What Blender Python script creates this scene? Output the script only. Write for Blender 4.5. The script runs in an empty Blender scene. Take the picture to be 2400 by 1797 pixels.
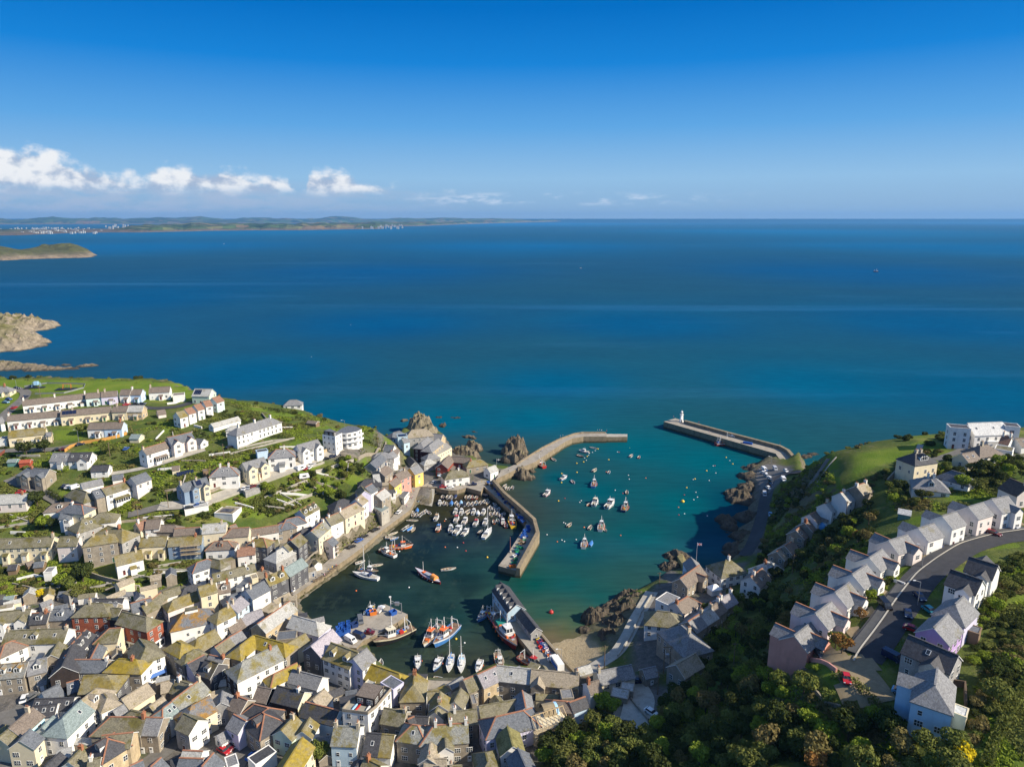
import bpy, bmesh, math, random
import numpy as np
from mathutils import Vector, Matrix, noise as mnoise
R = math.radians
random.seed(11)
scn = bpy.context.scene
col = scn.collection
# ---------------------------------------------------------------- camera, sky, sun, exposure
CAMH, PITCH, FPX = 150.0, R(13.4), 1622.0
SP, CP = math.sin(PITCH), math.cos(PITCH)
cam_d = bpy.data.cameras.new("camera"); cam = bpy.data.objects.new("camera", cam_d); col.objects.link(cam)
cam.location = (0, 0, CAMH); cam.rotation_euler = (R(90) - PITCH, 0, 0)
cam_d.sensor_width = 36; cam_d.lens = 36 * FPX / 2400; cam_d.clip_start = 1; cam_d.clip_end = 400000
scn.camera = cam
SUN_EL, SUN_BACK = R(33.5), R(16)           # sun to the right and a little behind
SDIR = Vector((math.cos(SUN_BACK) * math.cos(SUN_EL), -math.sin(SUN_BACK) * math.cos(SUN_EL), math.sin(SUN_EL)))
sun_d = bpy.data.lights.new("sun", 'SUN'); sun_d.energy = 4.6; sun_d.angle = R(0.53); sun_d.color = (1, .9, .74)
sun = bpy.data.objects.new("sun", sun_d); col.objects.link(sun)
sun.rotation_euler = (-SDIR).to_track_quat('-Z', 'Y').to_euler()
scn.view_settings.view_transform = 'Standard'; scn.view_settings.look = 'None'
EXPO = .7; scn.view_settings.exposure = EXPO; scn.view_settings.gamma = 1
scn.cycles.max_bounces = 5; scn.cycles.diffuse_bounces = 2; scn.cycles.glossy_bounces = 2
scn.cycles.transparent_max_bounces = 8; scn.cycles.volume_bounces = 0
scn.cycles.use_denoising = True

class NT:                                   # tiny helper for node trees
    def __init__(s, nt): s.nt = nt; s.n = nt.nodes; s.l = nt.links
    def add(s, t, **k):
        n = s.n.new(t)
        for a, b in k.items(): setattr(n, a, b)
        return n
    def put(s, inp, v):
        if hasattr(v, 'is_linked') or hasattr(v, 'links'): s.l.new(v, inp)
        else: inp.default_value = v
    def math(s, op, a, b=0.0, c=0.0, clamp=False):
        n = s.add('ShaderNodeMath', operation=op, use_clamp=clamp)
        for i, v in enumerate((a, b, c)): s.put(n.inputs[i], v)
        return n.outputs[0]
    def mix(s, f, a, b, mode='MIX'):
        n = s.add('ShaderNodeMix', data_type='RGBA', blend_type=mode); n.clamp_factor = True
        s.put(n.inputs[0], f)
        for i, v in ((6, a), (7, b)): s.put(n.inputs[i], v if not isinstance(v, tuple) else (*v, 1)[:4])
        return n.outputs[2]
    def rng(s, v, a, b, c=0.0, d=1.0, smooth=False):
        n = s.add('ShaderNodeMapRange'); n.interpolation_type = 'SMOOTHSTEP' if smooth else 'LINEAR'
        s.put(n.inputs[0], v)
        for i, x in enumerate((a, b, c, d)): s.put(n.inputs[i + 1], x)
        return n.outputs[0]
    def noise(s, vec, scale, detail=4, rough=.55, dim='3D'):
        n = s.add('ShaderNodeTexNoise'); n.noise_dimensions = dim
        if vec is not None: s.l.new(vec, n.inputs['Vector'])
        n.inputs['Scale'].default_value = scale; n.inputs['Detail'].default_value = detail; n.inputs['Roughness'].default_value = rough
        return n.outputs[0]
    def mapping(s, vec, scale=(1, 1, 1), rot=(0, 0, 0), loc=(0, 0, 0)):
        n = s.add('ShaderNodeMapping'); s.l.new(vec, n.inputs[0])
        n.inputs['Location'].default_value = loc; n.inputs['Rotation'].default_value = rot; n.inputs['Scale'].default_value = scale
        return n.outputs[0]
    def ramp(s, f, pts):
        n = s.add('ShaderNodeValToRGB'); e = n.color_ramp.elements
        while len(e) < len(pts): e.new(.5)
        for q, (p, c) in zip(e, pts): q.position = p; q.color = (*c, 1) if len(c) == 3 else c
        s.put(n.inputs[0], f); return n.outputs[0]
    def curve(s, f, pts):
        n = s.add('ShaderNodeFloatCurve'); c = n.mapping.curves[0]
        while len(c.points) < len(pts): c.points.new(.5, .5)
        for q, p in zip(c.points, pts): q.location = p; q.handle_type = 'AUTO'
        n.mapping.update(); s.put(n.inputs['Value'], f); return n.outputs[0]

world = bpy.data.worlds.new("World"); scn.world = world; world.use_nodes = True
W = NT(world.node_tree); W.n.clear()
tc = W.add('ShaderNodeTexCoord'); sep = W.add('ShaderNodeSeparateXYZ'); W.l.new(tc.outputs['Generated'], sep.inputs[0])
dx, dy, dz = sep.outputs
sky = W.add('ShaderNodeTexSky', sky_type='NISHITA', sun_disc=False, sun_elevation=SUN_EL, sun_rotation=R(90) + SUN_BACK,
            altitude=150, air_density=1.0, dust_density=.6, ozone_density=2.5)
hor = W.math('SQRT', W.math('ADD', W.math('MULTIPLY', dx, dx), W.math('MULTIPLY', dy, dy)))
vel = W.math('DIVIDE', dz, W.math('MAXIMUM', hor, .01))          # tangent of elevation
G_ = 1 / (.1 * 2 ** EXPO)
def lin(*c): return tuple(((x/255+.055)/1.055)**2.4 if x > 10 else x/3294 for x in c)
low = W.ramp(W.rng(vel, 0.0, .5), [(0, lin(152,182,212)), (.022, lin(150,183,214)), (.106, lin(150,194,230)), (.24, lin(96,168,229)), (.40, lin(22,132,216)), (.536, lin(0,111,198)), (1, lin(0,92,176))])
low = W.mix(1.0, low, (G_, G_, G_), 'MULTIPLY')
skyc = W.mix(W.rng(vel, .30, 1.2), low, W.mix(1.0, sky.outputs[0], (1.25, 1.25, 1.25), 'MULTIPLY'))
# cumulus bank low over the far coast
u = W.math('DIVIDE', dx, W.math('MAXIMUM', dy, .05))
cv = W.add('ShaderNodeCombineXYZ'); W.l.new(u, cv.inputs[0]); W.l.new(W.math('MULTIPLY', vel, 1.7), cv.inputs[1])
n1 = W.noise(cv.outputs[0], 26, 9, .56); n2 = W.noise(W.mapping(cv.outputs[0], loc=(.012, -.02, .0)), 26, 9, .56)
n3 = W.noise(W.mapping(cv.outputs[0], (1, 2.6, 1), loc=(3, 1, 2)), 14, 7, .6)
uu = W.rng(u, -1.4, .2)
top = W.curve(uu, [(0, .8), (.4125, .92), (.47, .86), (.509, .68), (.55, .58), (.567, .66), (.594, .73), (.61, .67), (.628, .71), (.655, .61), (.68, .56), (.693, .40), (.697, .50), (.703, .72), (.722, .72), (.744, .54), (.765, .48), (.785, .46), (.80, .36), (.825, .37), (.844, .33), (.86, .0), (1, .0)])
top = W.math('MULTIPLY', top, .097)
d1 = W.math('ADD', W.math('DIVIDE', W.math('SUBTRACT', top, vel), .018), W.math('MULTIPLY', W.math('SUBTRACT', n1, .55), 2.9))
alpha = W.rng(d1, -.05, .85, smooth=True)
bot = W.rng(W.math('ADD', vel, W.math('MULTIPLY', W.math('SUBTRACT', n3, .5), .014)), .026, .044, smooth=True)
alpha = W.math('MULTIPLY', alpha, bot)
alpha = W.math('MULTIPLY', alpha, W.rng(u, .0, -.06))
lit = W.rng(W.math('ADD', W.math('MULTIPLY', W.math('SUBTRACT', n1, n2), 3.2), W.math('MULTIPLY', W.math('SUBTRACT', vel, .05), 15)), -.62, .30, smooth=True)
cloud = W.ramp(lit, [(0, (2.5, 3.1, 4.1)), (.5, (3.9, 4.3, 4.9)), (1, (5.6, 5.7, 5.8))])
lowm = W.math('MULTIPLY', W.rng(n3, .34, .60, smooth=True), W.math('MULTIPLY', W.rng(vel, .0, .012), W.rng(vel, .05, .03)))
lowm = W.math('MULTIPLY', lowm, W.rng(u, -.0, -.4, .0, .8))
wisp = W.math('MULTIPLY', W.rng(n3, .49, .64, smooth=True), W.math('MULTIPLY', W.rng(vel, .016, .024), W.rng(vel, .036, .028)))
wisp = W.math('MULTIPLY', wisp, W.math('MULTIPLY', W.rng(u, .38, .1, 0, 1), W.rng(u, -.2, -.05)))
cir = W.noise(W.mapping(cv.outputs[0], (1.5, 14, 1), (0, 0, .14), (5, 2, 1)), 3.0, 5, .6)
cirm = W.math('MULTIPLY', W.rng(cir, .55, .75, smooth=True), W.math('MULTIPLY', W.rng(vel, .21, .235), W.rng(vel, .285, .26)))
cirm = W.math('MULTIPLY', cirm, W.rng(u, -.62, -.7, 0, .5))
skyc = W.mix(lowm, skyc, (2.75, 3.35, 4.35)); skyc = W.mix(wisp, skyc, (4.4, 5.0, 5.8)); skyc = W.mix(cirm, skyc, (2.6, 3.9, 5.3))
skyc = W.mix(alpha, skyc, cloud)
bg = W.add('ShaderNodeBackground'); W.l.new(skyc, bg.inputs[0]); bg.inputs[1].default_value = .1
wo = W.add('ShaderNodeOutputWorld'); W.l.new(bg.outputs[0], wo.inputs[0])

# ---------------------------------------------------------------- helpers
def ray(px, py):
    x = (px - 1200) / FPX; t = (py - 898.5) / FPX
    return Vector((x, CP - t * SP, -(SP + t * CP)))
def atz(px, py, z=0.0):
    d = ray(px, py); s = (CAMH - z) / -d.z
    return Vector((d.x * s, d.y * s, z))
def tag(o, label=None, cat=None, group=None, kind=None):
    for k, v in (('label', label), ('category', cat), ('group', group), ('kind', kind)):
        if v: o[k] = v
    return o
def empty(name, loc=(0, 0, 0), rz=0.0, label=None, cat=None, group=None):
    o = bpy.data.objects.new(name, None); col.objects.link(o); o.location = loc; o.rotation_euler = (0, 0, rz)
    o.empty_display_size = .5
    return tag(o, label, cat, group)
class MB:
    def __init__(s): s.v = []; s.f = []; s.mi = []; s.mats = []; s.sm = False
    def m(s, mat):
        if mat not in s.mats: s.mats.append(mat)
        return s.mats.index(mat)
    def poly(s, pts, mat):
        b = len(s.v); s.v += [tuple(p) for p in pts]; s.f.append(tuple(range(b, b + len(pts)))); s.mi.append(s.m(mat)); return s
    def mesh(s, vs, fs, mat):
        b = len(s.v); s.v += [tuple(p) for p in vs]; k = s.m(mat)
        for f in fs: s.f.append(tuple(b + i for i in f)); s.mi.append(k)
        return s
    def box(s, x0, y0, z0, x1, y1, z1, mat, top=None, M=None):
        vs = [Vector(p) for p in ((x0,y0,z0),(x1,y0,z0),(x1,y1,z0),(x0,y1,z0),(x0,y0,z1),(x1,y0,z1),(x1,y1,z1),(x0,y1,z1))]
        if M: vs = [M @ p for p in vs]
        s.mesh(vs, [(0,3,2,1),(0,1,5,4),(1,2,6,5),(2,3,7,6),(3,0,4,7)], mat); s.mesh(vs[4:], [(0,1,2,3)], top or mat); return s
    def bar(s, a, b, w, h, mat):                       # a beam from a to b
        a = Vector(a); b = Vector(b); d = (b - a); L = d.length
        if L < 1e-5: return s
        M = Matrix.Translation(a) @ d.to_track_quat('X', 'Z').to_matrix().to_4x4()
        return s.box(0, -w/2, -h/2, L, w/2, h/2, mat, M=M)
    def tube(s, a, b, r0, r1, mat, n=8, cap=True):
        a = Vector(a); b = Vector(b); q = (b - a).to_track_quat('Z', 'Y')
        vs = []
        for c, r in ((a, r0), (b, r1)):
            for i in range(n): vs.append(c + q @ Vector((r*math.cos(6.28318*i/n), r*math.sin(6.28318*i/n), 0)))
        fs = [(i, (i+1) % n, n + (i+1) % n, n + i) for i in range(n)]
        if cap: fs += [tuple(range(n-1, -1, -1)), tuple(range(n, 2*n))]
        return s.mesh(vs, fs, mat)
    def lathe(s, prof, mat, n=16, c=(0, 0, 0)):
        vs = [(c[0]+r*math.cos(6.28318*i/n), c[1]+r*math.sin(6.28318*i/n), c[2]+z) for r, z in prof for i in range(n)]
        fs = [(k*n+i, k*n+(i+1) % n, (k+1)*n+(i+1) % n, (k+1)*n+i) for k in range(len(prof)-1) for i in range(n)]
        return s.mesh(vs, fs + [tuple(range(n-1, -1, -1)), tuple(range((len(prof)-1)*n, len(prof)*n))], mat)
    def prism(s, pts, z0, z1, mat, top=None):          # upright prism over a plan polygon
        n = len(pts); area = sum(pts[i][0]*pts[(i+1) % n][1] - pts[(i+1) % n][0]*pts[i][1] for i in range(n))
        if area < 0: pts = pts[::-1]
        vs = [(p[0], p[1], z0) for p in pts] + [(p[0], p[1], z1) for p in pts]
        s.mesh(vs, [(i, (i+1) % n, n+(i+1) % n, n+i) for i in range(n)], mat)
        return s.mesh(vs[n:], [tuple(range(n))], top or mat)
    def data(s, name, smooth=False):
        me = bpy.data.meshes.new(name); me.from_pydata(s.v, [], s.f)
        for m in s.mats: me.materials.append(m)
        me.polygons.foreach_set('material_index', s.mi)
        if smooth or s.sm: me.polygons.foreach_set('use_smooth', [True] * len(s.f))
        me.update(); return me
    def build(s, name, parent=None, smooth=False):
        return link(s.data(name, smooth), name, parent)
def link(me, name, parent=None, loc=None, rz=0.0):
    o = bpy.data.objects.new(name, me); col.objects.link(o)
    if parent: o.parent = parent
    if loc is not None: o.location = loc
    if rz: o.rotation_euler = (0, 0, rz)
    return o
def copy_tree(o, parent=None):
    c = o.copy(); col.objects.link(c); c.parent = parent
    for ch in KIDS.get(o.name, o.children): copy_tree(ch, c)
    return c
KIDS = {}
MATS = {}
def mat(name, rgb, rough=.75, var=.18, scale=.6, metal=0.0, spec=.3, bump=0.0, speck=0.0, stain=None, tide=False):
    """Plain paint, render, stone, metal: base colour with soft wear."""
    if name in MATS: return MATS[name]
    m = bpy.data.materials.new(name); m.use_nodes = True; T = NT(m.node_tree)
    b = T.n['Principled BSDF']; b.inputs['Roughness'].default_value = rough; b.inputs['Metallic'].default_value = metal
    b.inputs['Specular IOR Level'].default_value = spec
    tcn = T.add('ShaderNodeTexCoord').outputs['Object']; oi = T.add('ShaderNodeObjectInfo').outputs['Random']
    ad = T.add('ShaderNodeVectorMath', operation='ADD'); T.l.new(tcn, ad.inputs[0])
    cx = T.add('ShaderNodeCombineXYZ'); T.l.new(T.math('MULTIPLY', oi, 97.0), cx.inputs[0]); T.l.new(T.math('MULTIPLY', oi, 31.0), cx.inputs[1]); T.l.new(cx.outputs[0], ad.inputs[1])
    v = ad.outputs[0]
    f = T.rng(T.noise(v, scale, 5, .62), .3, .7)
    c = T.mix(f, tuple(x * (1 - var) for x in rgb), tuple(min(1, x * (1 + var * .6)) for x in rgb))
    if speck:
        sp = T.rng(T.noise(v, scale * 7, 3, .7), .35, .65)
        c = T.mix(T.math('MULTIPLY', sp, speck), c, tuple(x * .45 for x in rgb))
    if stain:
        st = T.rng(T.noise(T.mapping(v, (1, 1, .35)), scale * 1.6, 6, .65), .52, .66)
        c = T.mix(T.math('MULTIPLY', st, .6), c, stain)
    if tide:                                # weed and damp below the high-water mark, block courses above
        sz = T.add('ShaderNodeSeparateXYZ'); T.l.new(tcn, sz.inputs[0])
        k = T.rng(T.math('ADD', sz.outputs[2], T.math('MULTIPLY', T.noise(v, .5, 4, .6), -1.4)), .1, .9, .9, 0)
        bl = T.add('ShaderNodeTexVoronoi'); T.l.new(T.mapping(v, (.55, .55, 1.3)), bl.inputs['Vector']); sc_ = T.add('ShaderNodeSeparateColor'); T.l.new(bl.outputs['Color'], sc_.inputs[0])
        c = T.mix(T.math('MULTIPLY', sc_.outputs[0], .45), c, tuple(x * .5 for x in rgb)); c = T.mix(k, c, (.045, .045, .02))
    T.l.new(c, b.inputs['Base Color'])
    if bump:
        bp = T.add('ShaderNodeBump'); bp.inputs['Strength'].default_value = bump; bp.inputs['Distance'].default_value = .15
        T.l.new(T.noise(v, scale * 9, 4, .7), bp.inputs['Height']); T.l.new(bp.outputs[0], b.inputs['Normal'])
    MATS[name] = m; return m
def roofmat(name, base, alt, moss=None, amt=.5, streak=True):
    """Slate or tile courses with weather streaks and lichen that grows in patches."""
    if name in MATS: return MATS[name]
    m = bpy.data.materials.new(name); m.use_nodes = True; T = NT(m.node_tree)
    b = T.n['Principled BSDF']; b.inputs['Roughness'].default_value = .72; b.inputs['Specular IOR Level'].default_value = .3
    tcn = T.add('ShaderNodeTexCoord').outputs['Object']; oi = T.add('ShaderNodeObjectInfo').outputs['Random']
    ad = T.add('ShaderNodeVectorMath', operation='ADD'); T.l.new(tcn, ad.inputs[0])
    cx = T.add('ShaderNodeCombineXYZ'); T.l.new(T.math('MULTIPLY', oi, 83.0), cx.inputs[0]); T.l.new(T.math('MULTIPLY', oi, 57.0), cx.inputs[1]); T.l.new(cx.outputs[0], ad.inputs[1])
    v = ad.outputs[0]
    f = T.rng(T.noise(v, .5, 6, .65), .32, .68); c = T.mix(f, base, alt)
    sl = T.rng(T.noise(T.mapping(v, (2.2, .35, .35)), 2.2, 4, .6), .38, .7)
    c = T.mix(T.math('MULTIPLY', sl, .4), c, tuple(x * .55 for x in base))
    cell = T.add('ShaderNodeTexVoronoi'); T.l.new(T.mapping(v, (3.2, 4.2, 4.2)), cell.inputs['Vector']); cell.inputs['Scale'].default_value = 1
    sp = T.add('ShaderNodeSeparateColor'); T.l.new(cell.outputs['Color'], sp.inputs[0])
    c = T.mix(.45, c, T.mix(T.rng(sp.outputs[0], 0, 1), tuple(x * .62 for x in base), tuple(min(1, x * 1.45) for x in alt)))
    if moss:
        g = T.math('ADD', T.noise(v, .28, 5, .62), T.math('MULTIPLY', T.math('SUBTRACT', T.noise(v, 2.6, 4, .7), .5), .45))
        k = T.rng(g, .66 - amt * .42, .8 - amt * .42, 0, .92)
        mc = T.mix(T.rng(T.noise(v, 1.1, 4, .6), .35, .65), moss, tuple(x * .6 for x in moss))
        c = T.mix(k, c, mc)
    T.l.new(c, b.inputs['Base Color'])
    bp = T.add('ShaderNodeBump'); bp.inputs['Strength'].default_value = .35; bp.inputs['Distance'].default_value = .08
    T.l.new(T.noise(v, 6, 3, .7), bp.inputs['Height']); T.l.new(bp.outputs[0], b.inputs['Normal'])
    MATS[name] = m; return m
# ---------------------------------------------------------------- terrain: heights at sighted points, smoothed between
CTRL = """-300 885 46 -150 890 46 0 890 46 150 890 46 300 893 45 420 897 43 490 915 40 -200 960 40 0 930 42 200 930 42 400 940 40 560 950 37 640 960 34 700 965 32 760 990 30 820 1005 26 890 1008 22
-200 1040 35 0 1000 37 200 1000 37 400 1010 36 550 1020 35 700 1040 32 800 1045 30 850 1050 27 895 1058 20 0 1080 31 200 1080 31 400 1080 31 550 1090 29 700 1100 27 800 1095 23 850 1110 19
0 1160 24 200 1160 24 400 1170 23 550 1170 21 700 1170 17 790 1160 14 0 1250 16 200 1250 16 350 1240 16 500 1250 14 650 1240 11 725 1225 9 0 1330 9 150 1330 9 300 1340 9 450 1330 8 600 1320 6 670 1310 5
-100 1400 6 0 1400 6 200 1420 5 400 1430 5 520 1400 4.5 620 1380 4 700 1395 3 800 1335 3 760 1290 9 690 1300 5 900 1255 3 980 1180 3 1020 1130 3 1080 1130 3 1140 1120 3 830 1225 10 870 1190 10.5 905 1163 10 940 1135 8 960 1110 6 990 1090 4.5 860 1145 17 900 1105 13 925 1085 8
970 1008 2.5 1000 1008 2.5 1032 1030 2.5 945 1028 5 985 1085 3.5 1000 1050 3.5 950 1075 5 1060 1115 3.5 1100 1095 6 1130 1115 3.5 1180 1108 3.5 930 1050 12 940 1068 8 100 1500 5 300 1500 4.5 500 1500 4 700 1500 3 770 1470 2.8 850 1590 3 950 1600 2.8 100 1650 5 300 1650 5 500 1700 5 700 1700 4.5 900 1700 4.5 1100 1700 5
0 1797 6 400 1797 6 800 1797 5 1200 1797 8 1100 1600 3 1250 1590 3 -100 1700 6 600 1900 6 1100 1900 6 1330 1575 2.2 1290 1520 .3 1340 1530 .8 1400 1500 1.2 1400 1590 4.5 1480 1480 6 1520 1390 5 1440 1545 5 1480 1640 9 1560 1600 10 1450 1720 13 1350 1750 11 1560 1500 9.5 1600 1420 8 1640 1380 7 1700 1340 6 1600 1540 11
1700 1500 14 1700 1600 19 1600 1650 17 1750 1420 11 1800 1350 11 1600 1750 21 1800 1750 34 1850 1600 34 1800 1500 23 1850 1440 25 1870 1540 40 1900 1560 44 1940 1500 45 2000 1400 46 2080 1350 47 2200 1270 48 2400 1250 50 2000 1560 46 1980 1620 46 2100 1560 46.5 2200 1450 49 2100 1650 46 2200 1600 48 2300 1500 49.5 2350 1700 49.5 2400 1797 49.5 2200 1750 46 2000 1720 40 2400 1400 51 2300 1330 51 1900 1900 40 2400 1900 50 2600 1500 50 2600 1100 51
1950 1320 37 2050 1250 40 1880 1400 28 2100 1180 44 2200 1150 47 2300 1100 50 2400 1100 51 2250 1050 50 2400 1040 50 2100 1080 45.5 2000 1090 43.5 1960 1120 40.5 1860 1130 15 1850 1200 16 1900 1200 27 1880 1250 21 1990 1165 36 1940 1190 30 1905 1225 24 1870 1265 18 1830 1305 13.5 1780 1340 9.5 1800 1100 4 1790 1150 4 1790 1200 4.5 1780 1250 5.5 1750 1310 6 1850 1090 6 1890 1085 14
1930 1065 39 2060 1032 44 2140 1022 46 2200 1018 48 2300 1005 49 2450 1000 49"""
cn = [float(x) for x in CTRL.split()]
cp = [atz(*cn[i:i + 3]) for i in range(0, len(cn), 3)]
P = np.array([[p.x, p.y] for p in cp]); H = np.array([p.z for p in cp])
D = np.sqrt(((P[:, None] - P[None]) ** 2).sum(-1) + 16.0)
wts = np.linalg.solve(np.block([[D + np.eye(len(P)) * -1.5, np.ones((len(P), 1))], [np.ones((1, len(P))), np.zeros((1, 1))]]), np.append(H, 0))
COAST = """-400 885 46 30 -200 885 46 25 0 883 46 25 150 884 46 25 300 887 45 25 430 892 43 22 510 916 40 20 560 938 37 20 640 946 34 18 720 955 31 18 780 985 28 16 830 1000 24 14 880 1000 22 12 915 1025 18 9 930 1045 8 7
935 1020 0 0 960 1000 0 0 1010 1000 0 0 1040 1022 0 0 1062 1056 0 0 1075 1070 0 0 1110 1068 0 0 1125 1088 0 0 1150 1097 0 0 1185 1099 0 0 1203 1103 0 0 1208 1114 0 0 1165 1128 0 0 1150 1136 0 0 1126 1151 0 0 1105 1155 0 0 1077 1155 0 0 1051 1153 0 0 1021 1147 0 0 1014 1160 0 0 1013 1185 0 0 978 1178 0 0 961 1203 0 0 937 1223 0 0 898 1262 0 0 855 1295 0 0 815 1325 0 0 778 1352 0 0 728 1387 0 0 700 1410 0 0 704 1432 0 0 765 1482 0 0 800 1500 0 0 860 1516 0 0 881 1549 0 0 940 1587 0 0 1010 1596 0 0 1064 1597 0 0 1095 1590 0 0 1165 1556 0 0 1240 1562 0 0
1262 1562 0 0 1290 1506 0 0 1317 1499 0 0 1348 1492 0 0 1368 1487 0 0 1385 1460 0 0 1402 1438 0 0 1440 1415 0 0 1482 1394 0 0 1515 1382 0 0 1545 1360 0 0 1569 1332 0 0 1578 1307 0 0 1592 1300 0 0 1622 1320 0 0 1650 1340 0 0 1690 1330 0 0 1725 1312 0 0 1733 1306 0 0 1720 1286 0 0 1737 1269 0 0 1728 1237 0 0 1757 1225 0 0 1755 1195 0 0 1762 1163 0 0 1768 1148 0 0 1750 1118 0 0 1765 1096 0 0 1788 1083 0 0 1807 1081 0 0 1840 1092 0 0 1869 1083 0 0 1884 1077 0 0
1905 1070 24 10 1942 1058 34 11 2000 1045 39 15 2060 1028 42 18 2140 1017 46 20 2220 1006 48 22 2330 992 49 25 2500 984 49 30 2750 984 49 30"""
cc = [float(x) for x in COAST.split()]; coast = []
for i in range(0, len(cc), 4):
    p = atz(*cc[i:i + 3]); d = Vector((p.x, p.y)).normalized() * cc[i + 3]; coast.append((p.x + d.x, p.y + d.y))
coast += [(900, 200), (600, -150), (-700, -150), (-900, 300)]
def sdf(X, Y, poly):
    """Signed distance to a plan polygon, positive inside."""
    d = np.full(X.shape, 1e9); ins = np.zeros(X.shape, bool); n = len(poly)
    for i in range(n):
        ax, ay = poly[i]; bx, by = poly[(i + 1) % n]
        ex, ey = bx - ax, by - ay; wx, wy = X - ax, Y - ay
        t = np.clip((wx * ex + wy * ey) / max(ex * ex + ey * ey, 1e-9), 0, 1)
        d = np.minimum(d, np.hypot(wx - ex * t, wy - ey * t))
        c = ((ay <= Y) & (by > Y)) | ((by <= Y) & (ay > Y))
        with np.errstate(divide='ignore', invalid='ignore'):
            xi = ax + (Y - ay) / (by - ay if by != ay else 1e-9) * ex
        ins ^= c & (X < xi)
    return np.where(ins, d, -d)
GS = 2.5; gx = np.arange(-500, 521, GS); gy = np.arange(55, 660, GS)
GX, GY = np.meshgrid(gx, gy)
Z = np.full(GX.shape, wts[-1])
for (qx, qy), w in zip(P, wts): Z += w * np.sqrt((GX - qx) ** 2 + (GY - qy) ** 2 + 16.0)
SD = sdf(GX, GY, coast)
rs = np.random.RandomState(3)
def smooth_noise(scale):
    a = rs.rand(int(GX.shape[0] * GS / scale) + 3, int(GX.shape[1] * GS / scale) + 3)
    yy = (GY - 55) / scale; xx = (GX + 500) / scale; i = yy.astype(int); j = xx.astype(int); fy = yy - i; fx = xx - j
    return (a[i, j]*(1-fx)+a[i, j+1]*fx)*(1-fy) + (a[i+1, j]*(1-fx)+a[i+1, j+1]*fx)*fy
Z = np.maximum(Z, .15)
rough = smooth_noise(5) * .6 + smooth_noise(11) * .4
cl = np.where(SD > 0, SD * (1.6 + 1.6 * rough) + .05, SD * .5)
Z = np.where(SD > 0, np.minimum(Z, cl), np.maximum(SD * .6, -5.0))
for t_, z_ in (("990 1135 977 1172 963 1200 943 1214 896 1248 852 1286 814 1314 777 1339 730 1373 692 1400 668 1386 716 1352 768 1308 840 1258 891 1224 916 1208 941 1178 956 1154 964 1138", 2.6), ("1020 1142 1050 1149 1095 1144 1128 1152 1136 1140 1138 1126 1092 1136 1060 1138 1010 1128 985 1140", 2.9)):
    n_ = [float(v) for v in t_.split()]; pl_ = [atz(n_[i], n_[i+1], 3.5) for i in range(0, len(n_), 2)]
    Z = np.where(sdf(GX, GY, [(p.x, p.y) for p in pl_]) > -.6, np.minimum(Z, z_), Z)
def gz(x, y):
    i = (y - 55) / GS; j = (x + 500) / GS
    i = min(max(i, 0), len(gy) - 1.001); j = min(max(j, 0), len(gx) - 1.001)
    a, b = int(i), int(j); fy, fx = i - a, j - b
    return float((Z[a, b]*(1-fx)+Z[a, b+1]*fx)*(1-fy) + (Z[a+1, b]*(1-fx)+Z[a+1, b+1]*fx)*fy)
def hit(px, py, up=0.0):
    """Where the sight line through a photo point meets the ground (plus a height)."""
    d = ray(px, py); s = 60.0; last = s
    while s < 900:
        if CAMH + d.z * s <= max(gz(d.x * s, d.y * s), 0.0) + up:
            lo, hi = last, s
            for _ in range(12):
                m = (lo + hi) / 2
                if CAMH + d.z * m <= max(gz(d.x * m, d.y * m), 0.0) + up: hi = m
                else: lo = m
            s = hi; break
        last = s; s += 1.5
    return Vector((d.x * s, d.y * s, CAMH + d.z * s))
def hits(txt, up=0.0, ox=0, oy=0, k=1.0):
    n = [float(x) for x in txt.split()]
    return [hit(ox + n[i] * k, oy + n[i + 1] * k, up) for i in range(0, len(n), 2)]
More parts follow.
